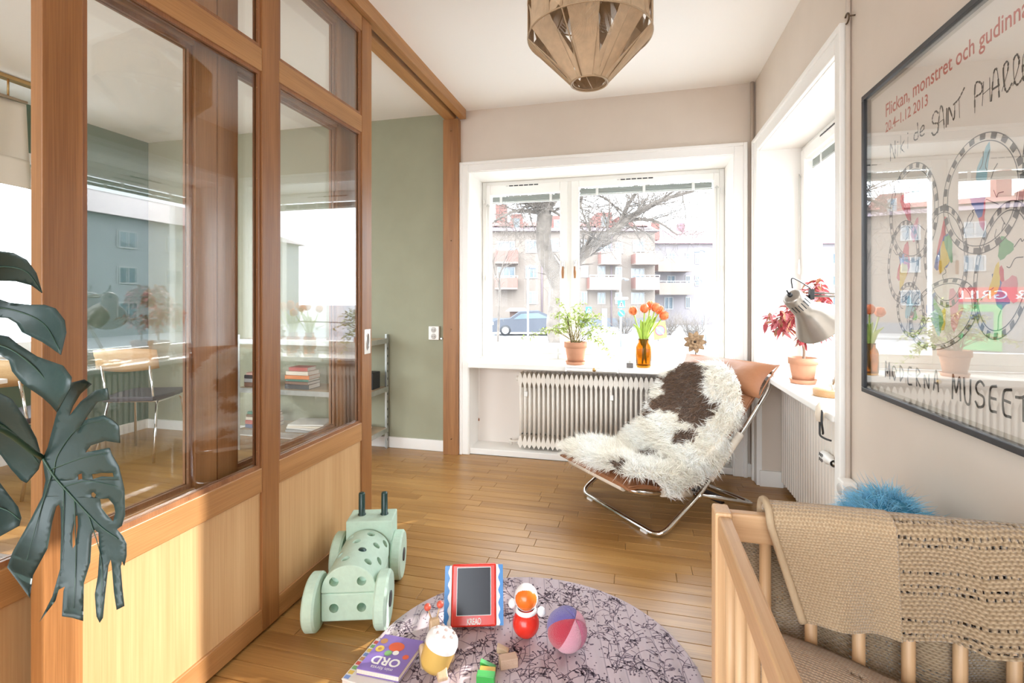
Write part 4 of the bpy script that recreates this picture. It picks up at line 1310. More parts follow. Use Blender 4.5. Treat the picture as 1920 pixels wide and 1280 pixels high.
MB().tube([FP+V(-0.03, 0, 0.14), FP+V(-0.045, -0.01, 0.26), FP+V(-0.06, -0.01, 0.355)], 0.004, 6).build('cut_stem', M('dark_bark', (0.05,0.03,0.02), 0.8, bump=(90,.3)), fern)

# tulips in an amber bottle vase
VP = Vector((0.06, 3.555, SB))
m_amber, nt_, b_ = new_mat('amber_glass'); setp(b_, color=(0.78, 0.36, 0.035), rough=0.03, trans=0.88, ior=1.2)
vase = empty('amber_vase', VP, label='amber glass bottle vase holding the tulips on the sill', cat='vase')
MB().lathe([(0.0005, 0.001), (0.047, 0.001), (0.052, 0.012), (0.052, 0.135), (0.046, 0.158), (0.035, 0.172), (0.035, 0.190), (0.038, 0.198), (0.033, 0.198), (0.031, 0.174), (0.042, 0.156), (0.048, 0.134), (0.048, 0.014), (0.0005, 0.008)], 32, VP).build('vase_glass', m_amber, vase)
m_tul = M('tulip_petal', (0.86, 0.20, 0.06), 0.45, var=0.25, vscale=60)
m_tulg = M('tulip_green', (0.36, 0.50, 0.07), 0.45, var=0.12, vscale=30)
heads = [(1189,590,'lone orange tulip leaning furthest left in the amber vase'), (1208,586,'orange tulip left of the tallest bloom in the amber vase'), (1218,580,'tallest orange tulip in the middle of the amber vase'),
         (1227,584,'orange tulip just right of the tallest bloom in the vase'), (1233,588,'orange tulip second from the right in the amber vase'), (1240,598,'lowest orange tulip leaning furthest right in the amber vase')]
for qi, (hx, hy, lab) in enumerate(heads):
    yy = 3.555 + (-0.02 if qi % 2 else 0.025)
    H_ = at_y(hx, hy, yy)
    base = VP + Vector((0.018*math.cos(qi*2.1), 0.018*math.sin(qi*2.1), 0.02))
    t = empty('tulip', base, label=lab, cat='flower', group='tulips in the amber vase')
    neck = VP + Vector(((H_.x-VP.x)*0.20, (H_.y-VP.y)*0.3, 0.19))
    path = catmull([base, neck, neck.lerp(H_, 0.55) + Vector(((H_.x-VP.x)*0.1, 0, 0.02)), H_], 8)
    MB().tube(path, 0.0048, 7).build('stem', m_tulg, t)
    up = (path[-1]-path[-4]).normalized()
    for k in range(6):
        a = PI*k/3 + qi; inn = k % 2
        ref = Vector((math.cos(a), math.sin(a), 0)); ref = (ref - up*ref.dot(up)).normalized(); sd = up.cross(ref)
        G = []
        for i in range(7):
            v = i/6; row = []
            bulge = 0.029*math.sin(PI*min(1, v*0.78+0.10))**0.8*(0.92 if inn else 1.0) + (0.004*v*v)
            wd = 0.024*math.sin(PI*(0.12+0.86*v))**0.8
            for j in range(5):
                s_ = (j/4-0.5)*2
                row.append(H_ + up*(0.062*v) + ref*(bulge*(1-0.25*s_*s_)) + sd*wd*s_)
            G.append(row)
        mb = MB().grid(G); mb.build('petal', m_tul, t, solid=0.0008)
    # one or two strap leaves
    for k in range(2):
        dx = (H_.x-VP.x)*0.5 + rp_.uniform(-0.06, 0.06)
        e = VP + Vector((dx*1.25, rp_.uniform(-.05,.05), 0.30+0.07*rp_.random()))
        st = VP + Vector((dx*0.15, 0.01*k, 0.15))
        m_ = st.lerp(e, 0.55) + Vector((-dx*0.2, 0, 0.02))
        pth = catmull([st, m_, e], 7); G = []
        for i, p in enumerate(pth):
            w_ = 0.020*math.sin(PI*(0.1+0.88*i/(len(pth)-1)))**0.7
            G.append([p + Vector((w_*0.8, 0.3*w_, 0.12*w_)), p - Vector((0, 0.35*w_, 0)), p - Vector((w_*0.8, -0.3*w_, -0.12*w_))])
        MB().grid(G).build('leaf', m_tulg, t, solid=0.0008)

# dried wooden lotus flower on a stem
LP = at_y(1303, 641, 3.60)
lotus = empty('wooden_lotus_flower', (LP.x, 3.60, SB), label='carved brown lotus flower ornament on a thin stem', cat='ornament')
MB().tube([(LP.x+0.006, 3.60, SB), (LP.x+0.004, 3.602, LP.z)], 0.0035, 8).build('stem', m_gasket, lotus)
MB().lathe([(0.0005, 0), (0.03, 0), (0.028, 0.006), (0.0005, 0.007)], 16, (LP.x+0.006, 3.60, SB)).build('base', m_gasket, lotus)
m_lotus = M('dried_petal', (0.34, 0.22, 0.12), 0.7, bump=(90, 0.4, 0.002), var=0.3, vscale=40)
fwd = Vector((-0.1, -1, 0.12)).normalized(); rt_ = Vector((1, 0, 0)); rt_ = (rt_ - fwd*rt_.dot(fwd)).normalized(); upv = rt_.cross(-fwd).normalized()
for ring, (n, L_, w_, tilt) in enumerate(((9, 0.078, 0.021, 0.15), (7, 0.056, 0.018, 0.45), (5, 0.034, 0.012, 0.8))):
    for k in range(n):
        a = 2*PI*(k+0.4*ring)/n
        d = rt_*math.cos(a)+upv*math.sin(a); s_ = fwd.cross(d)
        G = []
        for i in range(6):
            v = i/5
            wd = w_*math.sin(PI*(0.10+0.89*v))**0.75
            c = LP + d*(L_*v*math.cos(tilt)) + fwd*(L_*v*math.sin(tilt) + 0.01*ring*0.6 - 0.010*v*v)
            G.append([c + s_*wd + fwd*0.004, c, c - s_*wd + fwd*0.004])
        MB().grid(G).build('petal', m_lotus, lotus, solid=0.0016)
MB().ball(LP+fwd*0.016, 0.011, n=12, m=8).build('seed_head', M('dark_seed', (0.03,0.018,0.01), 0.8, bump=(200,.6)), lotus)

# little dark bottle with pale cap, metal bar at the sill front
bp_ = at_z(1181, 689, SB); bt = empty('small_bottle', bp_, label='small square dark bottle with pale cap beside the amber vase', cat='bottle')
MB().obox(bp_+V(0, 0, 0.017), (1,0,0), (0,1,0), (0,0,1), 0.023, 0.014, 0.0165).build('body', M('smoky_bottle', (0.13, 0.11, 0.10), 0.25, bump=(60,.02)), bt, bevel=0.003)
MB().lathe([(0.007, 0.033), (0.007, 0.042), (0.012, 0.043), (0.011, 0.064), (0.0005, 0.066)], 12, bp_).build('cap', m_white, bt)
sb_ = empty('sill_bar', (-0.24, 3.485, 0.68), label='slim silver bar with a brass knob fixed to the sill front', cat='bar')
MB().box(-0.475, -0.115, 3.477, 3.4915, 0.670, 0.690).build('bar', m_metal, sb_, bevel=0.002)
MB().lathe([(0.0005, 0.012), (0.011, 0.010), (0.014, 0.003), (0.014, 0.0)], 16, (-0.275, 3.477, 0.682), (0,-1,0)).build('knob', m_brass, sb_)
for x in (-0.478, -0.118): MB().box(x, x+0.010, 3.473, 3.4915, 0.666, 0.694).build('end_clip', m_metal, sb_)
MB().tube([(-1.16, 3.60, 0.66), (-1.161, 3.60, 0.52), (-1.163, 3.60, 0.262)], 0.0012, 5).build('pull_cord', m_white, win_b)
MB().lathe([(0.0005, 0), (0.006, 0.004), (0.005, 0.018), (0.001, 0.026)], 10, (-1.163, 3.60, 0.24)).build('cord_bead', M('bead_wood', (0.25,0.1,0.05), 0.5, bump=(60,.05)), win_b)
MB().tube([(-0.585, 3.835, 0.705), (-0.585, 3.83, 0.79)], 0.0035, 6).build('stay_hook', m_metal, win_b)

# ================================================================== SIDE SILL: red-leaved plant and desk lamp
SS = 0.7325
RP = Vector((0.868, 2.905, SS))
redp = empty('red_leaved_plant', RP, label='small tree-like plant with red and pink leaves in a terracotta pot on the side sill', cat='plant')
terracotta(redp, RP, 0.070, 0.049, 0.118)
trunk = catmull([RP+V(0,0,0.1), RP+V(0.006,0.0,0.17), RP+V(-0.008,0,0.25), RP+V(0.004,0.01,0.33)], 6)
MB().tube(trunk, [0.008-0.003*i/len(trunk) for i in range(len(trunk))], 8).build('trunk', M('grey_bark', (0.30, 0.20, 0.14), 0.85, bump=(70,.5)), redp)
clus = [((1455,598),0.040),((1478,590),0.045),((1492,585),0.04),((1470,612),0.035),((1530,548),0.05),((1550,552),0.05),((1562,560),0.035),((1540,535),0.03),((1552,612),0.03),((1562,622),0.03),((1505,632),0.02),((1540,620),0.025),((1500,570),0.04),((1518,560),0.045)]
lp = []; ld = []; tw = MB()
for (c_, rad_) in clus:
    q = at_y(c_[0], c_[1], 2.905+rp_.uniform(-0.06, 0.10))
    q.x = min(q.x, 0.955); q.x = max(q.x, 0.70)
    tw.tube(catmull([trunk[-1], trunk[-1].lerp(q, 0.5)+V(0,0,0.03), q], 5), 0.0022, 5)
    for _ in range(int(1300*rad_)):
        lp.append(q + Vector((rp_.gauss(0, rad_*0.6), rp_.gauss(0, rad_*0.6), rp_.gauss(0, rad_*0.5))))
        ld.append((rp_.uniform(-1,1), rp_.uniform(-1,1), rp_.uniform(-1.0,0.2)))
lp = [Vector((min(p[0], 0.97), p[1], p[2])) for p in lp]
tw.build('twig', MATS['grey_bark'], redp)
for nm_, colr, sl in (('red_leaves', (0.46, 0.065, 0.075), 0), ('pink_leaves', (0.66, 0.22, 0.24), 1), ('bronze_leaves', (0.40, 0.18, 0.09), 2)):
    mb = MB(); leaf_blades(mb, lp[sl::3], ld[sl::3], 0.050, 0.022, 9+sl, 0.5)
    o = mb.build(nm_, M('leaf_'+nm_, colr, 0.5, var=0.25, vscale=30), redp); o['kind'] = 'stuff'

m_lampshade = M('warm_grey_enamel', (0.30, 0.262, 0.225), 0.28, 0.55, bump=(60, .01))
dl = empty('desk_lamp', (0.86, 2.545, SS), label='silver-grey jointed desk lamp with cone shade on the side sill', cat='lamp')
Bc = Vector((0.868, 2.55, SS))
m_lampwood = wood('lamp_base_wood', (0.36,0.19,0.08), (0.55,0.32,0.15), 'x')
MB().lathe([(0.0005, 0), (0.062, 0), (0.064, 0.004), (0.064, 0.028), (0.061, 0.031), (0.0005, 0.031)], 36, Bc).build('base', m_lampwood, dl)
ctr = at_d(1512, 583, 2.20)             # middle of the shade
ax_ = (Vector((_c, _s, 0))*0.74 + Vector((-_s, _c, 0))*0.22 + Vector((0,0,-0.60))).normalized()
shp = [(0.0005, -0.112), (0.030, -0.112), (0.040, -0.106), (0.043, -0.096), (0.047, -0.02), (0.052, -0.004), (0.062, 0.012), (0.109, 0.092), (0.111, 0.096), (0.107, 0.096), (0.060, 0.016), (0.044, -0.02), (0.040, -0.094), (0.0005, -0.10)]
sh = MB().lathe(shp, 40, ctr, ax_).build('lamp_shade', m_lampshade, dl)
side_ = ax_.cross(Vector((0,0,1))).normalized(); fr_ = ax_.cross(side_).normalized()
to_eye = (Vector((0,0,EYE))-ctr).normalized()
ee = (to_eye - ax_*to_eye.dot(ax_)).normalized(); e2 = ax_.cross(ee)
for k in range(6):
    a = (k-2.5)*0.33
    d = ee*math.cos(a)+e2*math.sin(a); s2 = ax_.cross(d)
    MB().obox(ctr + ax_*-0.058 + d*0.0447, ax_, s2, d, 0.021, 0.0022, 0.001).build('vent_slit', m_black, sh)
MB().lathe([(0.0005, -0.124), (0.010, -0.124), (0.010, -0.112)], 10, ctr, ax_).build('switch_base', m_black, sh)
MB().tube([ctr-ax_*0.124, ctr-ax_*0.140+Vector((0,0,0.006))], 0.0035, 6).build('switch_toggle', m_black, sh)
jn = ctr + Vector((0.02, 0.0, 0.075))
MB().obox(jn, (1,0,0), (0,1,0), (0,0,1), 0.009, 0.014, 0.024).build('joint_block', m_black, dl, bevel=0.002)
MB().tube([ctr-ax_*0.02+Vector((0,0,0.03)), jn], 0.006, 8).build('joint_rod', m_black, dl)
elb = Vector((0.93, 2.36, SS+0.46))
for q in (-0.011, 0.011):
    MB().tube([jn+V(0, q*0.3, q*0.6), elb+V(0, q*0.3, q*0.6)], 0.0045, 8).build('upper_arm', m_metal, dl)
    MB().tube([elb+V(q*0.5, q, 0), Bc+V(q*0.5+0.02, q, 0.055)], 0.0045, 8).build('lower_arm', m_metal, dl)
MB().tube([elb+V(-0.016,0,0), elb+V(0.016,0,0)], 0.012, 10).build('elbow_joint', m_black, dl)
MB().lathe([(0.009, 0.03), (0.009, 0.07), (0.006, 0.075)], 12, Bc+V(0.02,0,0)).build('base_post', m_metal, dl)
MB().tube(catmull([ctr-ax_*0.10+Vector((0,0,0.04)), ctr-ax_*0.10+Vector((0,0,0.085)), ctr+Vector((0,0,0.115)), jn+V(0,0,0.022)], 8), 0.0028, 6).build('lamp_cord', m_black, dl)
# clamp on the side sill edge
cl = empty('sill_clamp', (0.735, 2.20, 0.70), label='small cream and black clamp hooked on the side sill edge', cat='clamp')
cp_ = Vector((0.722, 2.215, 0.715))
MB().lathe([(0.0005, 0.0), (0.012, 0.004), (0.017, 0.03), (0.013, 0.062), (0.004, 0.078), (0.0005, 0.08)], 14, cp_+V(0,0,-0.03)).build('cream_grip', m_sleeve, cl)
MB().tube(catmull([cp_+V(0.004, -0.015, 0.02), cp_+V(-0.006,-0.04,-0.02), cp_+V(0.0,-0.035,-0.06), cp_+V(0.008,-0.01,-0.075)], 6), 0.004, 8).build('black_band', m_black, cl)
MB().tube(rounded_path([cp_+V(0.0,0,-0.03), cp_+V(0,0,-0.085), cp_+V(0.018,-0.01,-0.095), cp_+V(0.03,-0.03,-0.095)], 0.01), 0.004, 8).build('hook', m_gasket, cl)
# hook in the wall above the side window, wall outlets
hk = empty('ceiling_hook', (0.765, 2.085, 2.29), label='small bronze screw hook in the wall above the side window trim', cat='hook')
hp_ = at_x(1588, 35, 0.752)
MB().tube([hp_ + Vector((0.0, 0.018*math.cos(t), 0.018*math.sin(t))) for t in [0.6+k*0.45 for k in range(11)]], 0.003, 6).build('hook_ring', M('bronze', (0.12, 0.08, 0.05), 0.5, 0.8, bump=(40,.05)), hk)
MB().tube([hp_+V(0,-0.018,0), hp_+V(0.025,-0.020,0)], 0.003, 6).build('hook_shank', MATS['bronze'], hk)
ol = empty('double_wall_outlet', (-1.505, 3.556, 0.915), label='white double wall outlet on the sage green wall', cat='outlet')
MB().box(-1.551, -1.464, 3.532, 3.559, 0.862, 0.968).build('plate', m_white, ol, bevel=0.005)
for zz in (0.890, 0.940):
    s_ = MB().lathe([(0.0005, 0.003), (0.018, 0.003), (0.021, 0.0), (0.022, -0.001)], 20, (-1.508, 3.531, zz), (0,-1,0)).build('socket', M('outlet_grey', (0.55,0.52,0.48), 0.5, bump=(40,.02)), ol)
    for dx in (-0.008, 0.008): MB().lathe([(0.0005, 0.0045), (0.003, 0.0045)], 8, (-1.508+dx, 3.5305, zz), (0,-1,0), cap1=True).build('pin_hole', m_black, s_)
MB().box(-1.455, -1.44, 3.54, 3.559, 0.868, 0.878).build('cable_clip', m_metal, ol)
o2 = empty('side_outlet', (0.768, 2.03, 0.45), label='white double outlet low on the right wall beside the blue fur', cat='outlet')
MB().box(0.722, 0.770, 1.99, 2.042, 0.39, 0.525).build('plate', m_white, o2, bevel=0.005)
for zz in (0.425, 0.49):
    MB().lathe([(0.0005, 0.003), (0.018, 0.003), (0.021, 0.0), (0.022, -0.001)], 20, (0.745, 1.989, zz), (0,-1,0)).build('socket', MATS['outlet_grey'], o2)
    MB().lathe([(0.0005, 0.003), (0.018, 0.003), (0.021, 0.0), (0.022, -0.001)], 20, (0.7215, 2.016, zz), (-1,0,0)).build('socket', MATS['outlet_grey'], o2)

# ================================================================== ROUND PLAY RUG
RC = Vector((-0.322, 1.488, 0)); RR = 0.540
rug = empty('round_play_rug', RC, label='round mauve play rug with dark botanical line print', cat='rug')
m_rug, nt_, b_ = new_mat('mauve_quilt')
N_, L_ = nt_.nodes, nt_.links
tc = N_.new('ShaderNodeTexCoord'); mp = N_.new('ShaderNodeMapping'); mp.inputs['Rotation'].default_value = (0, 0, math.radians(-12))
L_.new(tc.outputs['Object'], mp.inputs['Vector'])
wv = N_.new('ShaderNodeTexWave'); wv.inputs['Scale'].default_value = 5.2; wv.inputs['Distortion'].default_value = 0.25; wv.inputs['Detail'].default_value = 1
L_.new(mp.outputs[0], wv.inputs['Vector'])
cr = N_.new('ShaderNodeValToRGB'); cr.color_ramp.elements[0].position = 0.0; cr.color_ramp.elements[1].position = 0.02
cr.color_ramp.elements[0].color = (0.33, 0.26, 0.29, 1); cr.color_ramp.elements[1].color = (0.50, 0.395, 0.42, 1)
L_.new(wv.outputs['Fac'], cr.inputs['Fac']); L_.new(cr.outputs['Color'], b_.inputs['Base Color'])
bp2 = N_.new('ShaderNodeBump'); bp2.inputs['Strength'].default_value = 0.5; bp2.inputs['Distance'].default_value = 0.01
L_.new(wv.outputs['Fac'], bp2.inputs['Height']); L_.new(bp2.outputs['Normal'], b_.inputs['Normal']); setp(b_, rough=0.85, sheen=0.2)
RT = 0.016
MB().lathe([(0.0005, 0.0), (RR-0.004, 0.0), (RR, 0.005), (RR-0.002, RT-0.004), (RR-0.008, RT), (0.0005, RT)], 96, RC).build('rug_pad', m_rug, rug)
# printed stems, leaves, buds and berries
pr = random.Random(77)
verts = []; faces = []
def flat_ribbon(pts, w):
    n = len(pts); b0 = len(verts)
    for i, p in enumerate(pts):
        a = pts[max(0, i-1)]; b = pts[min(n-1, i+1)]
        dx, dy = b[0]-a[0], b[1]-a[1]; l = math.hypot(dx, dy)+1e-9
        ww = w*(0.4+0.6*math.sin(PI*(i+0.6)/(n+0.2)))
        nx, ny = -dy/l*ww/2, dx/l*ww/2
        verts.append((p[0]+nx, p[1]+ny, 0)); verts.append((p[0]-nx, p[1]-ny, 0))
    for i in range(n-1): faces.append((b0+2*i+1, b0+2*i+3, b0+2*i+2, b0+2*i))
def flat_blob(x, y, rx, ry, a, n=8):
    b0 = len(verts)
    for k in range(n):
        t = 2*PI*k/n; u_, v_ = rx*math.cos(t), ry*math.sin(t)
        verts.append((x+u_*math.cos(a)-v_*math.sin(a), y+u_*math.sin(a)+v_*math.cos(a), 0))
    faces.append(tuple(range(b0, b0+n)))
for k in range(330):
    r0_ = RR*math.sqrt(pr.random()); a0 = pr.uniform(0, 2*PI)
    x, y = r0_*math.cos(a0), r0_*math.sin(a0); hdg = math.radians(118)+pr.gauss(0, 0.55); kap = pr.gauss(0, 0.12); pts = [(x, y)]
    for i in range(pr.randint(6, 11)):
        hdg += kap + pr.gauss(0, 0.06); x += 0.013*math.cos(hdg); y += 0.013*math.sin(hdg)
        if math.hypot(x, y) > RR-0.01: break
        pts.append((x, y))
        if pr.random() < 0.55:
            sg = pr.choice((-1, 1)); h2 = hdg+sg*pr.uniform(0.5, 1.0); L2 = pr.uniform(0.012, 0.03)
            q = [(x + L2*t*math.cos(h2+sg*0.5*t), y + L2*t*math.sin(h2+sg*0.5*t)) for t in (0, .3, .6, 1)]
            if max(math.hypot(*w_) for w_ in q) < RR-0.008:
                flat_ribbon(q, pr.uniform(0.0018, 0.0042)); c_ = q[-1]
                m_ = pr.random()
                if m_ < 0.35: flat_blob(c_[0], c_[1], 0.0035, 0.0035, 0)
                elif m_ < 0.6: flat_blob(c_[0], c_[1], 0.008, 0.0038, h2)
                elif m_ < 0.72:
                    for jj in (-0.5, 0, 0.5): flat_ribbon([c_, (c_[0]+0.010*math.cos(h2+jj), c_[1]+0.010*math.sin(h2+jj)), (c_[0]+0.018*math.cos(h2+jj*0.3), c_[1]+0.018*math.sin(h2+jj*0.3))], 0.0022)
    if len(pts) > 2: flat_ribbon(pts, 0.0024)
for k in range(900):
    r0_ = (RR-0.012)*math.sqrt(pr.random()); a0 = pr.uniform(0, 2*PI); flat_blob(r0_*math.cos(a0), r0_*math.sin(a0), 0.0028, 0.0028, 0, 6)
me = bpy.data.meshes.new('botanical_print'); me.from_pydata([(RC.x+a, RC.y+b, RT+0.0004) for a, b, c in verts], [], faces)
o = link_mesh('botanical_print', me, M('print_ink', (0.16, 0.115, 0.15), 0.85, bump=(60,.02)), rug); o['kind'] = 'stuff'

# ================================================================== TOYS
# --- mint foam vehicle
m_mint = M('mint_foam', (0.50, 0.66, 0.54), 0.8, bump=(180, 0.25, 0.002), var=0.04, vscale=50)
m_dkgreen = M('dark_green_plastic', (0.012, 0.045, 0.04), 0.35, bump=(60, .02))
m_hole = M('mint_foam_hole', (0.22, 0.42, 0.32), 0.8, bump=(180, .25))
TO = Vector((-0.99, 1.557, 0)); TA = Vector((-0.303, 0.953, 0)).normalized(); TR = Vector((TA.y, -TA.x, 0)); TU = Vector((0,0,1))
def TP(r, a, z): return TO + TR*r + TA*a + TU*z
toy = empty('foam_vehicle', TP(0, 0.18, 0), label='mint green foam block vehicle with round holes beside the partition', cat='toy')
W2 = 0.097
lb = MB().obox(TP(0, 0.20, 0.080), TR, TA, TU, W2, 0.20, 0.050).build('lower_block', m_mint, toy, bevel=0.006)
arc = [(-W2, 0.0), (-W2, 0.004)] + [(-W2*math.cos(t), 0.006+0.092*math.sin(t)) for t in [PI*k/48 for k in range(49)]] + [(W2, 0.004), (W2, 0.0)]
mb = MB()
n_ = len(arc); fr = [TP(x, 0.0, 0.131+z) for x, z in arc]; bk = [TP(x, 0.275, 0.131+z) for x, z in arc]
mb.add(fr+bk, [list(range(n_)), list(reversed(range(n_, 2*n_)))] + [(i, n_+i, n_+(i+1) % n_, (i+1) % n_) for i in range(n_)], False)
for i in range(2, 2+n_):
    mb.sm[i] = 3 <= (i-2) <= n_-4
ub = mb.build('half_cylinder_block', m_mint, toy, bevel=0.004)
def drill(block, holes):
    """bore round holes (centre, outward normal, radius, depth) into a finished block"""
    cut = MB()
    for (c, nrm, r, dp) in holes:
        cut.lathe([(r, -dp), (r, 0.01)], 20, Vector(c), Vector(nrm).normalized(), smooth=False, cap0=True, cap1=True)
    co = cut.build('drill_tmp', None)
    for me_ in (co.data, block.data):
        bm_ = bmesh.new(); bm_.from_mesh(me_); bmesh.ops.recalc_face_normals(bm_, faces=bm_.faces[:]); bm_.to_mesh(me_); bm_.free()
    md = block.modifiers.new('holes', 'BOOLEAN'); md.object = co; md.operation = 'DIFFERENCE'; md.solver = 'EXACT'
    dg = bpy.context.evaluated_depsgraph_get()
    me = bpy.data.meshes.new_from_object(block.evaluated_get(dg))
    block.modifiers.clear(); block.data = me
    me.polygons.foreach_set('use_smooth', [False]*len(me.polygons))
    bpy.data.objects.remove(co)
lower_h = [(TP(x, 0, 0.078), -TA, 0.0165, 0.05) for x in (-0.052, 0.045)]
upper_h = [(TP(x, 0, 0.172), -TA, 0.0165, 0.03) for x in (-0.052, 0.045)]
cz_ = 0.137
for i, a in enumerate((0.055, 0.115, 0.18, 0.24)):
    for th in (((0.95, 1.85), (0.5, 1.35, 2.3), (0.9, 1.75, 2.6), (0.55, 1.3, 2.2))[i]):
        nn = TR*math.cos(th)/W2 + TU*math.sin(th)/0.092
        pt = TP(W2*math.cos(th), a, cz_+0.092*math.sin(th))
        upper_h.append((pt, nn, 0.0155, 0.024))
        if (i, th) == (1, 1.35): MB().lathe([(0.0145, -0.02), (0.0145, 0.0005), (0.0005, 0.001)], 18, pt, nn).build('plug', m_dkgreen, ub)
drill(lb, lower_h); drill(ub, upper_h)
hb = MB().obox(TP(0.008, 0.345, 0.180), TR, TA, TU, 0.095, 0.060, 0.078).build('head_block', m_mint, toy, bevel=0.005)
for r in (-0.045, 0.05):
    MB().lathe([(0.017, -0.002), (0.0165, 0.004), (0.0135, 0.006), (0.0135, 0.088), (0.012, 0.093), (0.009, 0.095), (0.0005, 0.095)], 20, TP(r+0.008, 0.350, 0.258)).build('peg', m_dkgreen, hb)
for (r, a) in ((-0.121, 0.015), (0.121, 0.015), (-0.121, 0.325), (0.121, 0.325)):
    w = MB().lathe([(0.0005, -0.022), (0.088, -0.022), (0.096, -0.015), (0.096, 0.015), (0.088, 0.022), (0.0005, 0.022)], 40, TP(r, a, 0.097), TR, smooth=False).build('wheel', m_mint, toy)
    MB().lathe([(0.026, 0.0005), (0.026, 0.0035), (0.02, 0.004), (0.0005, 0.0035)], 20, TP(r + (0.022 if r > 0 else -0.022), a, 0.097), TR if r > 0 else -TR).build('hub', m_gasket, w)

# --- drawing board
ZR = RT
m_redp = M('glossy_red_plastic', (0.72, 0.035, 0.02), 0.22, bump=(40, .01)); m_bluep = M('blue_plastic', (0.04, 0.22, 0.55), 0.3, bump=(40, .01)); m_whitep = M('white_plastic', (0.85, 0.83, 0.82), 0.3, bump=(40, .01))
db0 = at_z(888, 1183, ZR); 
dr = (at_z(931, 1181, ZR)-at_z(846, 1184, ZR)).normalized(); dbk = Vector((-dr.y, dr.x, 0)); tl = math.radians(24)
dup_ = (Vector((0,0,1))*math.cos(tl) + dbk*math.sin(tl)).normalized(); dn = dr.cross(dup_)
db = empty('drawing_board', db0, label='red-framed magnetic drawing board toy standing on the rug', cat='toy')
def DBp(a, b, c=0): return db0 + dr*a + dup_*b + dn*c + Vector((0,0,0.014))
HB, WB = 0.196, 0.080
MB().obox(DBp(0, HB/2, -0.012), dr, dup_, dn, WB, HB/2, 0.012).build('red_frame', m_redp, db, bevel=0.006)
fb = db.children[0]
MB().obox(DBp(0, HB/2+0.012, 0.0006), dr, dup_, dn, 0.0615, 0.0755, 0.0012).build('white_inlay', m_whitep, fb)
MB().obox(DBp(0, HB/2+0.012, 0.0016), dr, dup_, dn, 0.0595, 0.0735, 0.0012).build('screen', M('dark_screen', (0.012, 0.012, 0.02), 0.22, spec=0.3, bump=(40, .005)), db)
for sg in (-1, 1):
    for (nm_, m__, w0, th_) in (('white_side', m_whitep, 0.024, 0.018), ('blue_side', m_bluep, 0.014, 0.0205)):
        pts = []
        for i in range(25):
            b = HB*i/24*0.96+0.003
            inner = 0.0805 if nm_ == 'white_side' else 0.0905 + 0.0035*math.sin(i*1.25)
            pts.append((inner, b))
        for i in range(24, -1, -1): pts.append((0.105, HB*i/24*0.96+0.003))
        vs = [DBp(sg*a, b, th_-0.018) for a, b in pts] + [DBp(sg*a, b, -th_-0.010) for a, b in pts]; k = len(pts)
        MB().add(vs, [list(range(k)) if sg > 0 else list(reversed(range(k))), list(reversed(range(k, 2*k))) if sg > 0 else list(range(k, 2*k))] + [((i, i+k, (i+1) % k+k, (i+1) % k) if sg > 0 else ((i+1) % k, (i+1) % k+k, i+k, i)) for i in range(k)]).build(nm_, m__, db)
text_on('lettering', 'KREA\u00ae', 0.026, DBp(-0.024, 0.008, 0.0006), dr, dup_, M('white_print', (0.85,0.83,0.8), 0.5, bump=(40,.01)), fb, width=0.050, bold=0.0008)
MB().obox(DBp(0, 0.06, -0.052), dr, dbk, (0,0,1), 0.05, 0.014, 0.046).build('back_stand', m_redp, db, bevel=0.004)

# --- roly-poly doll
rc0 = at_z(986, 1193, ZR); rd = empty('roly_poly_doll', rc0, label='roly-poly doll with glossy red body and orange face on the rug', cat='toy')
MB().ball(rc0+V(0,0,0.048), 0.046, 0.046, 0.047, 28, 18).build('red_body', m_redp, rd)
hc_ = rc0+V(-0.002, 0.012, 0.128)
MB().ball(hc_, 0.041, 0.041, 0.044, 28, 18).build('white_hood', m_whitep, rd)
eye_d = (Vector((0,0,EYE))-hc_).normalized()
MB().lathe([(0.0385*math.sin(t), 0.008+0.0365*math.cos(t)) for t in [PI/2*k/10 for k in range(11)]][::-1], 28, hc_, (eye_d*0.9 - Vector((0,0,0.25))).normalized()).build('orange_face', M('orange_plastic', (0.80, 0.17, 0.02), 0.2, bump=(40,.01)), rd)
MB().lathe([(0.030, 0.0), (0.037, 0.006), (0.036, 0.013), (0.030, 0.018)], 24, rc0+V(0,0.004,0.080)).build('white_collar', m_whitep, rd)
for sg in (-1, 1):
    MB().ball(rc0+V(sg*0.054, 0.01-0.01*sg, 0.094), 0.014, 0.013, 0.017, 14, 10).build('hand', m_whitep, rd)
# --- knitted ball
kb0 = at_z(1062, 1222, ZR); kb = empty('knitted_ball', kb0, label='knitted wool ball with red, pink and blue segments', cat='toy')
m_k = {}
for nm_, colr in (('red', (0.50, 0.03, 0.06)), ('pink', (0.72, 0.32, 0.40)), ('blue', (0.15, 0.12, 0.38)), ('rose', (0.58, 0.12, 0.22))):
    m_k[nm_] = M('wool_'+nm_, colr, 0.9, bump=(420, 1.0, 0.004), sheen=0.4)
rb_ = 0.068; kc = kb0 + V(0, 0.012, rb_)
rotk = Matrix.Rotation(math.radians(30), 3, 'Y') @ Matrix.Rotation(math.radians(20), 3, 'X') @ Matrix.Rotation(math.radians(-150), 3, 'Z')
for k, nm_ in enumerate(('red', 'pink', 'rose', 'pink', 'blue', 'blue')):
    G = []
    for i in range(13):
        t = PI*(i+0.0)/12; row = []
        for j in range(9):
            s_ = j/8; a = 2*PI*(k+s_)/6
            rr = rb_*(0.955+0.045*math.sin(PI*s_)**0.5)
            row.append(kc + rotk @ Vector((rr*math.sin(t)*math.cos(a), rr*math.sin(t)*math.sin(a), -rr*math.cos(t)*0.96)))
        G.append(row)
    MB().grid(G).build('segment', m_k[nm_], kb)
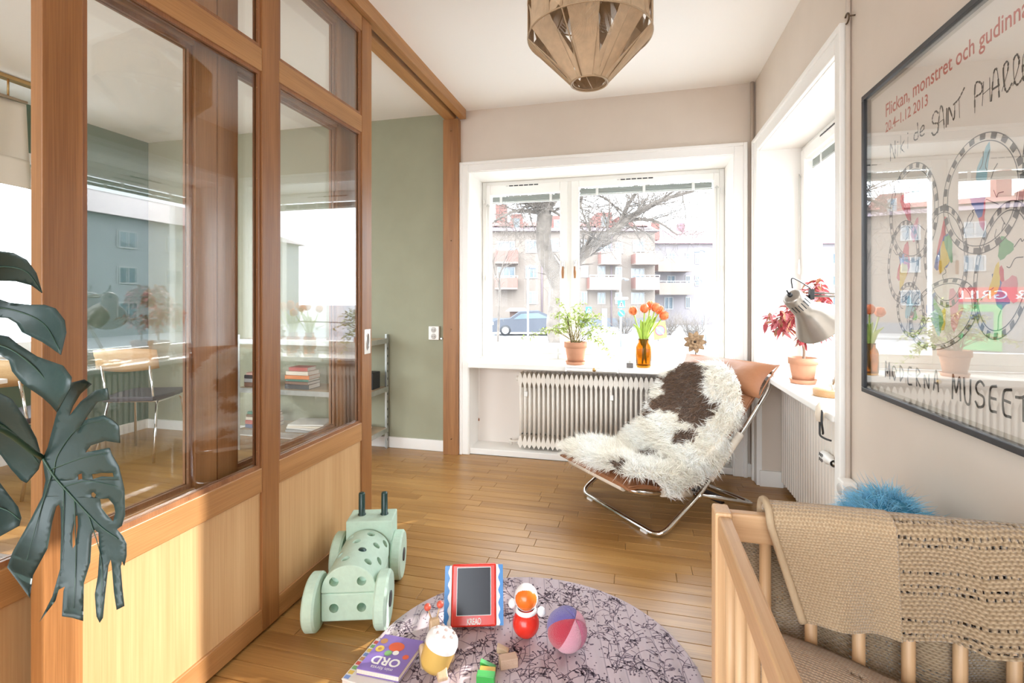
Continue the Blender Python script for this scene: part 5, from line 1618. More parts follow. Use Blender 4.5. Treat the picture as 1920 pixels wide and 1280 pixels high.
# --- wooden blocks
def block(name, lab, px_, py_, half, rz, mat_, shape='box', tilt=0.0, grp='building blocks on the rug', lift=0.0):
    c = at_z(px_, py_, ZR)
    t = MB()
    if shape == 'box': t.box(-half[0], half[0], -half[1], half[1], 0, 2*half[2])
    elif shape == 'arch':
        pts = [(-half[0], 0), (-half[0]*0.5, 0)] + [(-half[0]*0.5*math.cos(a), half[2]*1.1*math.sin(a)) for a in [PI*k/10 for k in range(1, 10)]] + [(half[0]*0.5, 0), (half[0], 0), (half[0], 2*half[2]), (-half[0], 2*half[2])]
        t.prism(pts, -half[1], half[1], 'y')
    elif shape == 'wedge':
        t.prism([(-half[0], 0), (half[0], 0), (half[0], 2*half[2]*0.35), (-half[0], 2*half[2])], -half[1], half[1], 'y')
    t.xform(Matrix.Translation(c+V(0,0,lift+0.0006)) @ Matrix.Rotation(rz, 4, 'Z') @ Matrix.Rotation(tilt, 4, 'X'))
    return tag(t.build(name, mat_, None, bevel=0.0015), lab, 'block', grp)
m_blk = wood('pale_block', (0.56, 0.40, 0.25), (0.70, 0.54, 0.36), 'x', rough=0.6); m_blk2 = wood('rosy_block', (0.46, 0.29, 0.20), (0.58, 0.40, 0.29), 'x', rough=0.6)
m_gblk = M('green_block_paint', (0.05, 0.36, 0.07), 0.4, bump=(60,.03)); m_yblk = M('yellow_block_paint', (0.72, 0.46, 0.08), 0.4, bump=(60,.03))
block('toy_block', 'pale wedge-shaped wooden block behind the rosy block', 943, 1222, (0.019, 0.011, 0.011), 0.1, m_blk, 'wedge')
block('toy_block', 'rosy brown rectangular wooden block on the rug', 953, 1248, (0.028, 0.016, 0.015), 0.5, m_blk2)
block('toy_block', 'green painted wedge block beside the yellow block', 915, 1254, (0.024, 0.009, 0.013), 0.10, m_gblk, 'wedge')
block('toy_block', 'yellow painted flat block between the green blocks', 914, 1268, (0.024, 0.011, 0.012), 0.12, m_yblk)
block('toy_block', 'green arch block with round cut-out at the picture edge', 911, 1290, (0.027, 0.013, 0.022), 0.12, m_gblk, 'arch')
# --- board books
def board_book(name, lab, quad, z0, th, mat_cover, mat_page):
    q = [at_z(x, y, z0+th) for x, y in quad]
    q[2] = q[1] + (q[3]-q[0])
    root = empty(name, (q[0]+q[1]+q[2]+q[3])/4 - Vector((0,0,th)), label=lab, cat='book')
    cen = (q[0]+q[1]+q[2]+q[3])/4
    def layer(nm_, a, b, sc, m__, par):
        P_ = [cen + (p-cen)*sc for p in q]
        vs = [Vector((p.x, p.y, a)) for p in P_] + [Vector((p.x, p.y, b)) for p in P_]
        return MB().add(vs, [(0,1,2,3),(7,6,5,4),(0,4,5,1),(1,5,6,2),(2,6,7,3),(3,7,4,0)]).build(nm_, m__, par, bevel=0.0012)
    layer('back_cover', z0+0.0006, z0+0.0030, 1.0, mat_cover, root)
    for k in range(4): layer('page_board', z0+0.0034+k*(th-0.0068)/4, z0+0.0034+(k+0.86)*(th-0.0068)/4, 0.985, mat_page, root)
    cv = layer('front_cover', z0+th-0.0030, z0+th, 1.0, mat_cover, root)
    return root, q, cv
m_purple = M('purple_cover', (0.24, 0.16, 0.46), 0.3, bump=(60,.02)); m_page = M('board_page', (0.80, 0.72, 0.66), 0.6, bump=(60,.03)); m_whitec = M('white_cover', (0.80, 0.77, 0.74), 0.35, bump=(60,.02))
b1, q1, cv1 = board_book('board_book', 'white board book with little coloured pictures lying under the purple book', [(706,1196), (785,1216), (745,1290), (640,1272)], ZR, 0.022, m_whitec, m_page)
def on_q(q, s_, t_, up=0.0006): return q[0].lerp(q[1], s_).lerp(q[3].lerp(q[2], s_), t_) + Vector((0,0,up))
rbk = random.Random(4)
for k in range(9):
    t_ = 0.06+k*0.105; colr = [(0.6,0.1,0.08),(0.2,0.4,0.15),(0.7,0.5,0.1),(0.2,0.3,0.6),(0.5,0.25,0.1)][k % 5]
    P_ = [on_q(q1, 0.02, t_), on_q(q1, 0.02, t_+0.075), on_q(q1, 0.13, t_+0.075), on_q(q1, 0.13, t_)]
    MB().add(P_, [(0,1,2,3)]).build('cover_picture', M('picture_ink_%s' % 'abcde'[k % 5], colr, 0.5, bump=(60,.02)), cv1)
b2, q2, cv2 = board_book('word_book', 'purple board book with white lettering lying on the white book', [(722,1188), (795,1201), (760,1282), (668,1252)], ZR+0.0224, 0.020, m_purple, m_page)
exq = (q2[0]-q2[1]).normalized(); eyq = (q2[0]-q2[3]).normalized(); eyq = (eyq - exq*eyq.dot(exq)).normalized()*-1
wq = (q2[1]-q2[0]).length; hq = (q2[3]-q2[0]).length
m_wp = MATS['white_print']
text_on('lettering', 'ORD', 0.045, on_q(q2, 0.84, 0.62), exq, eyq, m_wp, cv2, width=wq*0.68, bold=0.0012)
text_on('lettering', 'min f\u00f6rsta', 0.018, on_q(q2, 0.78, 0.86), exq, eyq, m_wp, cv2, width=wq*0.52)
def disc_on(s_, t_, r, m__, lay=0, sy=1.0):
    c = on_q(q2, s_, t_, 0.0005+0.0002*lay)
    MB().add([c + Vector((r*math.cos(a), r*sy*math.sin(a), 0)) for a in [2*PI*k/24 for k in range(24)]], [list(range(24))]).build('cover_picture', m__, cv2)
disc_on(0.50, 0.30, 0.026, M('picture_red', (0.70, 0.12, 0.05), 0.4, bump=(60,.02)), 0, 0.8); disc_on(0.16, 0.42, 0.014, MATS['picture_ink_c'], 0); disc_on(0.12, 0.2, 0.012, MATS['picture_ink_e']); disc_on(0.86, 0.52, 0.010, MATS['picture_red']); disc_on(0.16, 0.42, 0.006, MATS['picture_ink_e'], 1)
disc_on(0.42, 0.50, 0.012, MATS['picture_ink_b'], 1); disc_on(0.58, 0.46, 0.010, m_wp, 1)
# --- pull-along snail
sn0 = at_z(822, 1256, ZR); sn = empty('pull_along_snail', sn0, label='wooden pull-along snail with white dotted shell and red feelers', cat='toy')
sd_ = Vector((-0.55, 0.83, 0)).normalized(); ss_ = Vector((sd_.y, -sd_.x, 0))
m_natw = wood('snail_wood', (0.50, 0.34, 0.20), (0.66, 0.48, 0.30), 'z', rough=0.5); m_yel = M('mustard_paint', (0.62, 0.40, 0.10), 0.5, bump=(60,.05))
SK_ = 1.3
def SNp(a, b, z): return sn0 + sd_*a*SK_ + ss_*b*SK_ + Vector((0,0,z*SK_))
body_pts = [(-0.055, 0.012), (0.035, 0.010), (0.058, 0.03), (0.066, 0.075), (0.060, 0.092), (0.046, 0.094), (0.036, 0.075), (0.024, 0.045), (-0.04, 0.036), (-0.058, 0.022)]
k = len(body_pts); vs = [SNp(a, -0.012, z) for a, z in body_pts] + [SNp(a, 0.012, z) for a, z in body_pts]
MB().add(vs, [list(range(k)), list(reversed(range(k, 2*k)))] + [(i, i+k, (i+1) % k+k, (i+1) % k) for i in range(k)]).build('body', m_natw, sn, bevel=0.004)
shc = SNp(-0.012, 0.0, 0.060)
shax = (ss_*0.35 + Vector((0,0,0.94)) - sd_*0.05).normalized()
sh_ = MB().lathe([(0.0005*SK_, -0.042*SK_), (0.030*SK_, -0.042*SK_), (0.036*SK_, -0.03*SK_), (0.038*SK_, 0.012*SK_)], 30, shc, shax).build('shell_side', m_yel, sn)
MB().lathe([(r*SK_, h*SK_) for r, h in [(0.039, 0.010), (0.0395, 0.020), (0.036, 0.031), (0.026, 0.040), (0.012, 0.044), (0.0005, 0.045)]], 30, shc, shax).build('shell_top', m_whitep, sn)
e1 = shax.cross(Vector((0,1,0))).normalized(); e2_ = shax.cross(e1)
for k in range(8):
    rr = 0 if k == 0 else 0.021*SK_; a = 2*PI*k/7
    c = shc + shax*(0.0445 if k == 0 else 0.0415)*SK_ + (e1*math.cos(a)+e2_*math.sin(a))*rr
    MB().ball(c, 0.006, n=10, m=6).build('shell_stud', M('beige_stud', (0.55,0.42,0.38), 0.6, bump=(40,.02)), sn)
for sg in (-1, 1):
    p0 = SNp(0.056, sg*0.007, 0.09); p1 = SNp(0.060, sg*0.016, 0.120)
    f_ = MB().tube([p0, p1], 0.0028, 6).build('feeler', m_natw, sn)
    MB().ball(p1, 0.0115, n=14, m=10).build('red_bead', M('salmon_red_bead', (0.62, 0.10, 0.06), 0.35, bump=(40,.01)), f_)
for a in (0.022,):
    for sg in (-1, 1):
        MB().lathe([(0.0005, -0.008), (0.030, -0.008), (0.034, -0.004), (0.034, 0.004), (0.030, 0.008), (0.0005, 0.008)], 24, SNp(a, sg*0.034, 0.0262), ss_).build('wheel', m_blk, sn)

# ================================================================== MONSTERA in the left foreground
m_mon, nt_, b_ = new_mat('monstera_leaf'); setp(b_, color=(0.026, 0.050, 0.046), rough=0.38, spec=0.5)
add_bump(nt_, b_, 14, 0.25, dist=0.01)
m_rib = M('monstera_rib', (0.035, 0.08, 0.05), 0.4, bump=(40,.05))
mon = empty('monstera', (-1.02, 0.50, 0), label='tall monstera plant with split dark green leaves at the left edge', cat='plant')
from mathutils.geometry import tessellate_polygon
def mon_leaf(outline, holes, depth, ribs, nm='leaf'):
    """outline in picture measure, each point set at its own depth along the curved blade"""
    loops = [[Vector((x, y, 0)) for x, y in L] for L in [outline]+holes]
    flat = [p for L in loops for p in L]
    tris = tessellate_polygon(loops)
    bm = bmesh.new()
    vs = [bm.verts.new((p.x, p.y, 0)) for p in flat]
    for t in tris:
        try: bm.faces.new([vs[i] for i in t])
        except ValueError: pass
    for _ in range(3):
        es = [e for e in bm.edges if e.calc_length() > 14]
        if not es: break
        bmesh.ops.subdivide_edges(bm, edges=es, cuts=1)
        bmesh.ops.triangulate(bm, faces=bm.faces[:])
    for v in bm.verts:
        q = at_d(v.co.x, v.co.y, depth(v.co.x, v.co.y)); v.co = q
    bmesh.ops.recalc_face_normals(bm, faces=bm.faces[:])
    me = bpy.data.meshes.new(nm); bm.to_mesh(me); bm.free()
    for p in me.polygons: p.use_smooth = True
    o = link_mesh(nm, me, m_mon, mon)
    md = o.modifiers.new('solid', 'SOLIDIFY'); md.thickness = 0.0014; md.offset = 0
    for (pts, r) in ribs:
        pts3 = [at_d(x, y, depth(x, y)-0.0015) for x, y in pts]
        pth = catmull(pts3, 6); MB().tube(pth, [r*0.75*(1-0.75*i/len(pth)) for i in range(len(pth))], 6).build('midrib', m_rib, o)
    return o
big = [(80,860),(90,838),(100,800),(108,770),(120,738),(133,717),(158,711),(172,720),(151,738),(136,762),(129,781),(152,752),(180,731),(201,727),(205,749),(183,753),(160,785),(144,814),(160,787),(194,778),(212,788),(223,799),(225,830),(198,826),(170,835),(160,848),(185,843),(205,839),(210,853),(222,873),(229,900),(233,918),(234,965),(228,986),(219,992),(230,1005),(237,1019),(237,1042),(233,1060),(229,1050),(226,1062),(229,1100),(233,1136),(219,1143),(214,1110),(210,1060),(208,1047),(203,1060),(197,1114),(193,1158),(187,1167),(181,1155),(178,1114),(184,1078),(187,1035),(185,998),(178,992),(172,1001),(169,1054),(157,1093),(156,1164),(136,1158),(116,1155),(119,1108),(122,1099),(110,1105),(104,1126),(73,1167),(98,1118),(113,1066),(115,1000),(114,953),(111,945),(105,950),(98,977),(89,1028),(62,1078),(56,1121),(35,1092),(13,1063),(24,1034),(56,977),(80,930),(86,900)]
h1 = [(187,935),(204,934),(214,946),(217,960),(212,978),(200,965),(190,952)]; h2 = [(142,967),(146,966),(147,985),(142,1020),(136,1029),(135,1000)]; h3 = [(172,889),(190,886),(212,886),(214,894),(190,893),(174,898)]; h4 = [(171,924),(176,922),(181,927),(177,933),(171,930)]; h5 = [(146,890),(154,887),(155,897),(147,900)]
dep_big = lambda x, y: 0.905 - 0.04*((y-860)/300.0) - 0.03*(((x-60) - (y-860)*0.75)/170.0)**2
mon_leaf(big, [h1, h2, h3, h4, h5], dep_big, [([(80,858),(102,893),(130,925),(160,958),(190,988),(222,1010)], 0.0032), ([(95,880),(150,860),(205,848)], 0.0014), ([(118,912),(165,902),(222,912)], 0.0014), ([(100,890),(110,850),(150,800),(205,788)], 0.0014), ([(120,915),(118,1000),(112,1080)], 0.0012), ([(140,938),(142,1050),(138,1140)], 0.0012), ([(165,962),(190,1050),(188,1140)], 0.0012), ([(98,885),(75,960),(50,1050)], 0.0014)])
up2 = [(-40,478),(0,471),(25,474),(50,487),(68,512),(79,549),(60,535),(30,527),(0,526),(-40,532)]
up3 = [(-40,560),(0,561),(17,567),(56,571),(84,571),(104,578),(121,600),(124,623),(114,665),(96,652),(79,641),(42,623),(31,606),(14,596),(0,595),(-40,590)]
up4 = [(-40,628),(0,628),(17,631),(34,645),(70,668),(118,685),(134,707),(132,727),(107,772),(95,758),(79,744),(42,719),(23,696),(17,676),(0,665),(-40,650)]
up5 = [(-50,735),(0,736),(22,748),(48,785),(68,822),(78,858),(72,880),(50,905),(40,900),(22,880),(0,850),(-50,820)]
up6 = [(-50,850),(0,852),(18,880),(30,905),(55,940),(70,930),(60,985),(40,1010),(24,970),(12,930),(0,905),(-50,880)]
up7 = [(-50,880),(0,905),(15,925),(34,950),(40,970),(36,985),(0,1005),(-50,1010)]
for i, (ol_, mid_) in enumerate(((up2, [(-40,505),(10,500),(50,510),(78,547)]), (up3, [(-40,575),(20,580),(80,605),(114,660)]), (up4, [(-40,640),(20,655),(80,705),(107,768)]), (up5, [(-50,780),(10,800),(50,840),(74,870)]), (up7, [(-50,940),(10,955),(38,975)]))):
    dpt = (lambda i_: (lambda x, y: 0.86 + 0.012*i_ - 0.03*((x-40)/90.0)**2 + 0.03*math.sin((y-500)*0.02)))(i)
    mon_leaf(ol_, [], dpt, [(mid_, 0.0025)])
stalk = Vector((-1.0, 0.46, 0))
MB().tube(catmull([stalk+V(0,0,0.28), stalk+V(0.01,0.02,0.7), stalk+V(-0.03,0.03,1.2), stalk+V(-0.02,0.02,1.35)], 8), 0.016, 8).build('stalk', m_rib, mon)
for (x, y, d, z0_) in ((-40,505,0.86,1.32), (-40,575,0.872,1.25), (-40,640,0.88,1.15), (-50,780,0.89,1.0), (80,858,0.905,0.95), (-50,940,0.9,0.85)):
    e = at_d(x, y, d); MB().tube(catmull([stalk+V(0,0.01,z0_-0.1), stalk.lerp(Vector((e.x,e.y,0)),0.5)+V(0,0,max(z0_, e.z)+0.02), e], 6), 0.005, 6).build('petiole', m_rib, mon)
MB().lathe([(0.0005, 0), (0.11, 0), (0.145, 0.29), (0.135, 0.29), (0.125, 0.25), (0.0005, 0.25)], 32, stalk).build('plant_pot', m_white, mon)
MB().lathe([(0.0005, 0.26), (0.13, 0.255)], 24, stalk).build('soil', m_soil, mon)

# ================================================================== THE OTHER ROOM (seen through the glass)
m_galv = M('galvanised_steel', (0.55, 0.56, 0.54), 0.38, 0.85, bump=(50, .05), var=0.1, vscale=20)
shelf = empty('metal_shelf', (-2.45, 3.37, 0), label='low galvanised metal shelf unit against the sage green wall', cat='shelf')
SX0, SX1, SY0, SY1 = -3.02, -1.895, 3.20, 3.54
for x in (SX0, SX1-0.03):
    for y in (SY0, SY1-0.03):
        mb = MB().box(x, x+0.03, y, y+0.003, 0.0, 0.90) if y == SY0 else MB().box(x, x+0.03, y+0.027, y+0.03, 0.0, 0.90)
        mb.box(x if x == SX0 else x+0.027, (x if x == SX0 else x+0.027)+0.003, y, y+0.03, 0.0, 0.90)
        p = mb.build('upright', m_galv, shelf)
        for k in range(14):
            MB().box((x if x == SX0 else x+0.0265), (x if x == SX0 else x+0.0265)+0.004, y+0.011, y+0.019, 0.06+k*0.06, 0.078+k*0.06).build('slot', m_black, p)
m_board = wood('shelf_chipboard', (0.42, 0.30, 0.19), (0.56, 0.42, 0.28), 'x')
for z in (0.16, 0.485, 0.865):
    MB().box(SX0+0.004, SX1-0.004, SY0+0.004, SY1-0.004, z-0.008, z).build('shelf_board', m_board, shelf)
    MB().box(SX0+0.003, SX1-0.003, SY0-0.001, SY0+0.003, z-0.035, z+0.002).build('shelf_edge', m_galv, shelf)
    MB().box(SX1-0.003, SX1+0.001, SY0, SY1, z-0.035, z+0.002).build('end_edge', m_galv, shelf)
bk_col = {'red': (0.42,0.05,0.04), 'cream': (0.70,0.62,0.50), 'orange': (0.66,0.20,0.05), 'green': (0.05,0.20,0.14), 'black': (0.03,0.03,0.035), 'grey': (0.35,0.34,0.33), 'pink': (0.60,0.36,0.30), 'white': (0.76,0.73,0.68), 'navy': (0.05,0.07,0.18), 'brown': (0.20,0.10,0.06)}
def lying_book(c, l, w, t, rz, cn, lab, grp):
    root = empty('book', c, rz, lab, 'book', grp)
    cm = M('cover_'+cn, bk_col[cn], 0.5, bump=(40,.03))
    MB().box(-l/2, l/2, -w/2, w/2, 0, 0.0018).box(-l/2, l/2, -w/2, w/2, t-0.0018, t).box(-l/2, l/2, -w/2, -w/2+0.002, 0, t).build('cover', cm, root, wc=False)
    MB().box(-l/2+0.003, l/2-0.003, -w/2+0.002, w/2-0.004, 0.0019, t-0.0019).build('pages', m_page, root, wc=False)
def stack(x, y, z, spec, where, grp):
    zz = z
    n = len(spec)
    for i, (l, w, t, rz, cn) in enumerate(spec):
        if i == 0: pos = 'bottom of'
        elif i == n-1: pos = 'top of'
        else: pos = ('second', 'third', 'fourth', 'fifth', 'sixth')[i-1] + ' from the bottom in'
        lying_book((x, y, zz), l, w, t-0.0006, rz, cn, '%s book, %s the pile %s' % (cn, pos, where), grp)
        zz += t
stack(-2.52, 3.33, 0.4865, [(0.21,0.15,0.035,0.02,'black'), (0.21,0.15,0.022,-0.03,'brown'), (0.20,0.14,0.018,0.0,'green'), (0.21,0.15,0.03,0.04,'orange'), (0.2,0.14,0.03,-0.02,'cream'), (0.16,0.12,0.03,0.05,'red')], 'right on the middle shelf', 'books on the metal shelf')
stack(-2.90, 3.33, 0.4865, [(0.20,0.15,0.035,0.0,'brown'), (0.20,0.15,0.03,0.03,'grey'), (0.20,0.15,0.025,-0.03,'black'), (0.18,0.13,0.02,0.02,'pink')], 'left on the middle shelf', 'books on the metal shelf')
stack(-2.45, 3.34, 0.1615, [(0.30,0.22,0.02,0.05,'grey'), (0.29,0.21,0.014,-0.05,'white'), (0.28,0.21,0.016,0.12,'cream'), (0.28,0.2,0.012,0.2,'white')], 'right on the lowest shelf', 'books on the metal shelf')
stack(-2.88, 3.34, 0.1615, [(0.22,0.17,0.03,0.0,'navy'), (0.22,0.17,0.03,0.02,'red'), (0.22,0.16,0.025,-0.03,'cream'), (0.21,0.16,0.02,0.02,'brown'), (0.2,0.15,0.02,-0.02,'green')], 'left on the lowest shelf', 'books on the metal shelf')
lying_book((-2.05, 3.36, 0.1615), 0.15, 0.21, 0.022, 0.25, 'navy', 'dark blue book at the right end of the lowest shelf', 'books on the metal shelf')
bx = empty('router_box', (-1.97, 3.42, 0.4865), label='black box standing on the middle shelf of the metal unit', cat='box')
MB().box(-2.04, -1.93, 3.36, 3.47, 0.4868, 0.615).build('box_body', M('matt_black', (0.02,0.02,0.02), 0.6, bump=(60,.03)), bx, bevel=0.003)
MB().box(-2.03, -1.94, 3.356, 3.3605, 0.50, 0.60).build('box_front', m_gasket, bx)
cd = empty('lamp_flex', (-1.98, 3.3, 0.87), label='black lamp flex with inline switch hanging off the metal shelf', cat='cord')
cpth = catmull([(-2.10, 3.33, 0.871), (-2.0, 3.25, 0.872), (-1.975, 3.193, 0.85), (-1.955, 3.19, 0.76), (-1.99, 3.19, 0.68), (-2.06, 3.195, 0.60)], 8)
MB().tube(cpth, 0.003, 6).build('cable', m_black, cd)
MB().box(-1.975, -1.947, 3.180, 3.198, 0.715, 0.765).build('inline_switch', m_black, cd, bevel=0.004)
wl_ = empty('wooden_arm_lamp', (-2.2, 3.4, 0.866), label='small lamp with slanting wooden arm on top of the metal shelf', cat='lamp')
MB().lathe([(0.0005,0),(0.06,0),(0.06,0.012),(0.01,0.02),(0.008,0.06)], 20, (-2.2, 3.4, 0.8665)).build('lamp_foot', m_black, wl_)
MB().tube([(-2.2, 3.4, 0.92), (-2.02, 3.42, 1.325)], 0.007, 8).build('wooden_arm', m_lampwood, wl_)
MB().lathe([(0.0005,0.05),(0.03,0.045),(0.06,0.0),(0.055,0.0),(0.028,0.04)], 20, (-2.22, 3.4, 0.96)).build('shade', m_lampshade, wl_)

def dining_chair(loc, rz, lab):
    t = empty('dining_chair', loc, rz, lab, 'chair', 'dining chairs in the other room')
    m_ply = wood('bent_ply', (0.42,0.25,0.11), (0.60,0.40,0.2), 'x'); m_seat = M('dark_seat', (0.03,0.025,0.035), 0.5, bump=(60,.05))
    G = [[Vector(((j/8-0.5)*0.42, 0.19+0.05*(1-(2*j/8-1)**2) + 0.03*i/4, 0.66+0.17*i/4 - 0.03*((2*j/8-1)**2)*(1 if i > 2 else -1)*0.6)) for j in range(9)] for i in range(5)]
    MB().grid(G).build('backrest', m_ply, t, solid=0.012, wc=False)
    MB().prism([(-0.19,-0.21),(0.19,-0.21),(0.21,0.0),(0.17,0.2),(-0.17,0.2),(-0.21,0.0)], 0.435, 0.47, 'z').build('seat', m_seat, t, bevel=0.01, wc=False)
    for sx in (-1, 1):
        MB().tube(rounded_path([(sx*0.20,-0.22,0), (sx*0.17,-0.16,0.425), (sx*0.16,0.17,0.425), (sx*0.16,0.215,0.70)], 0.05), 0.009, 8).build('front_leg', m_chrome, t, wc=False)
        MB().tube([(sx*0.20,0.24,0), (sx*0.165,0.14,0.43)], 0.009, 8).build('rear_leg', m_chrome, t, wc=False)
    MB().tube([(-0.165,0.1,0.42),(0.165,0.1,0.42)], 0.007, 8).build('cross_bar', m_chrome, t, wc=False)
dining_chair((-3.62, 2.95, 0), math.radians(200), 'ply-backed dining chair nearest the far green wall in the other room')
dining_chair((-3.70, 2.28, 0), math.radians(190), 'ply-backed dining chair in front of the other room window')
tb_ = empty('dining_table', (-3.75, 1.55, 0), label='white dining table by the window of the other room', cat='table')
MB().box(-4.15, -3.35, 0.9, 1.95, 0.715, 0.74).build('table_top', m_white, tb_, bevel=0.004)
for (x, y) in ((-4.1,0.95),(-3.4,0.95),(-4.1,1.9),(-3.4,1.9)): MB().tube([(x,y,0),(x,y,0.715)], 0.018, 10).build('leg', m_chrome, tb_)
rg_ = empty('grey_floor_rug', (-2.3, 1.2, 0), label='flat pale grey rug on the floor of the other room', cat='rug')
MB().box(-3.3, -1.48, 0.35, 1.62, 0.0, 0.007).build('rug_pile', M('grey_wool_rug', (0.34, 0.30, 0.26), 0.95, bump=(220, .5, .003), var=0.1, vscale=30), rg_)
for yy in (0.35, 1.60): MB().box(-3.3, -1.48, yy, yy+0.02, 0.007, 0.009).build('rug_binding', M('rug_binding', (0.25,0.22,0.2), 0.9, bump=(100,.2)), rg_)
m_cotton = M('white_cotton', (0.74, 0.68, 0.58), 0.9, bump=(150, .12, .002))
cu = empty('fabric_blind', (-3.9, 1.9, 1.9), label='white fabric blind hanging from a brass rod in the other room', cat='curtain')
def cloth_rows(z0, z1, y0, y1, off, n=34):
    return [[Vector((-3.9+off+0.018*math.sin(y_*16+off*60)+0.03*(1-t), y_, z0+(z1-z0)*t + 0.012*math.sin(y_*7))) for y_ in [y0+(y1-y0)*k/n for k in range(n+1)]] for t in [q/10 for q in range(11)]]
MB().grid(cloth_rows(2.02, 2.47, 1.3, 2.365, 0)).build('upper_cloth', m_cotton, cu, solid=0.004)
MB().grid(cloth_rows(1.90, 2.09, 1.3, 2.355, 0.03)).build('lower_fold', m_cotton, cu, solid=0.004)
MB().tube([(-3.9, 1.3, 2.475), (-3.9, 2.37, 2.475)], 0.010, 8).build('rod', M('rod_wood', (0.5,0.4,0.3), 0.5, bump=(40,.05)), cu)
for y_ in (1.5, 2.27):
    MB().tube([(-3.9, y_, 2.48), (-3.9, y_, 2.61)], 0.006, 8).build('hanger', m_brass, cu)
MB().box(-3.93, -3.87, 1.2, 2.5, 2.585, 2.608).build('ceiling_rail', m_brass, cu)
for (z0_, z1_, lab) in ((1.66, 1.94, 'upper small framed drawing on the green wall of the other room'), (1.09, 1.42, 'lower small framed picture on the green wall of the other room')):
    pf = empty('picture_frame', (-3.76, 3.55, z0_), label=lab, cat='picture')
    for b in ((-3.88,-3.66,z0_,z0_+0.016),(-3.88,-3.66,z1_-0.016,z1_),(-3.88,-3.864,z0_,z1_),(-3.676,-3.66,z0_,z1_)):
        MB().box(b[0], b[1], 3.540, 3.559, b[2], b[3]).build('frame_bar', m_blk, pf)
    MB().box(-3.87, -3.67, 3.553, 3.557, z0_+0.01, z1_-0.01).build('picture_sheet', M('sheet_paper', (0.62,0.58,0.5), 0.8, bump=(60,.02)), pf)
    mb = MB(); mb.tube([(-3.77+0.025*math.cos(t), 3.551, (z0_+z1_)/2+0.07*math.sin(t)) for t in [2*PI*k/16 for k in range(16)]], 0.003, 5, closed=True); mb.build('drawn_figure', m_ink, pf)
lv = empty('lilac_candle', (-4.25, 2.27, 0.786), label='tall lilac candle on the sill of the other room window', cat='candle')
MB().lathe([(0.0005,0),(0.032,0),(0.032,0.2),(0.028,0.205),(0.0005,0.2)], 20, (-4.26, 2.3, 0.7862)).build('candle_wax', M('lilac_wax', (0.42,0.28,0.58), 0.5, bump=(40,.02)), lv)
MB().tube([(-4.26,2.3,0.985),(-4.26,2.3,1.0)], 0.002, 5).build('wick', m_black, lv)

# ================================================================== OUTSIDE
GZ = -1.10
ER = Vector((_c, _s, 0)); EF = Vector((-_s, _c, 0)); EU = Vector((0,0,1))
def EP(x, d, z): return ER*x + EF*d + EU*z
def ex(px_, D): return (px_-960)/920.0*D
def ez(py_, D): return EYE + (560-py_)/920.0*D
def ebox(mb, x0, x1, d0, d1, z0, z1):
    return mb.obox(EP((x0+x1)/2, (d0+d1)/2, (z0+z1)/2), ER, EF, EU, (x1-x0)/2, (d1-d0)/2, (z1-z0)/2)
m_street = M('dry_asphalt', (0.29, 0.29, 0.30), 0.95, bump=(20, .2), var=0.08, vscale=3)
m_pave = M('paving', (0.31, 0.31, 0.31), 0.95, bump=(20, .2), var=0.05, vscale=2)
o = MB().box(-130, 130, -130, 150, GZ-0.3, GZ).build('ground', m_street); o['kind'] = 'structure'
mb = MB(); ebox(mb, -45, 45, 33.5, 37.9, GZ, GZ+0.12); o = mb.build('pavement', m_pave); o['kind'] = 'structure'
mb = MB(); ebox(mb, -45, 45, 5.5, 10.5, GZ, GZ+0.12); o = mb.build('pavement_near', m_pave); o['kind'] = 'structure'

def plaster(n, c): return M(n, c, 0.9, bump=(3, .1, .02), var=0.05, vscale=0.6)
m_pA = plaster('peach_render', (0.205, 0.168, 0.14)); m_pB = plaster('pale_mauve_render', (0.245, 0.220, 0.227))
m_tileA = M('red_roof_tile', (0.25, 0.09, 0.075), 0.9, bump=(6, .5, .05), var=0.15, vscale=2); m_sheet = M('violet_grey_sheet_roof', (0.20, 0.15, 0.17), 0.7, bump=(6, .2)); m_tileB = M('mauve_roof', (0.25, 0.13, 0.155), 0.9, bump=(6, .3), var=0.1, vscale=2)
m_balc = plaster('salmon_balcony', (0.238, 0.119, 0.097)); m_balcf = plaster('cream_balcony', (0.245, 0.194, 0.162)); m_wf = M('white_window_frame', (0.32, 0.32, 0.32), 0.6, bump=(20,.05))
m_wg = M('far_window_glass', (0.10, 0.14, 0.17), 0.08, spec=0.9, bump=(1.5,.02)); m_plinth = plaster('blue_grey_plinth', (0.144, 0.158, 0.180)); m_rail = M('balcony_rail', (0.52,0.51,0.5), 0.5, bump=(20,.05))

def far_window(root, D, r, panes=2):
    x0, x1 = ex(r[0], D), ex(r[1], D); z0, z1 = ez(r[3], D), ez(r[2], D)
    mb = MB(); f = 0.085
    ebox(mb, x0, x1, D-0.06, D-0.001, z0, z0+f); ebox(mb, x0, x1, D-0.06, D-0.001, z1-f, z1)
    ebox(mb, x0, x0+f, D-0.06, D-0.001, z0+f, z1-f); ebox(mb, x1-f, x1, D-0.06, D-0.001, z0+f, z1-f)
    for k in range(1, panes):
        xm = x0+(x1-x0)*k/panes; ebox(mb, xm-f/2, xm+f/2, D-0.06, D-0.001, z0+f, z1-f)
    w = mb.build('window', m_wf, root)
    for k in range(panes):
        mb = MB(); a = x0+(x1-x0)*k/panes+f*0.5; b = x0+(x1-x0)*(k+1)/panes-f*0.5
        ebox(mb, a, b, D-0.02, D-0.0015, z0+f, z1-f); mb.build('pane', m_wg, w)
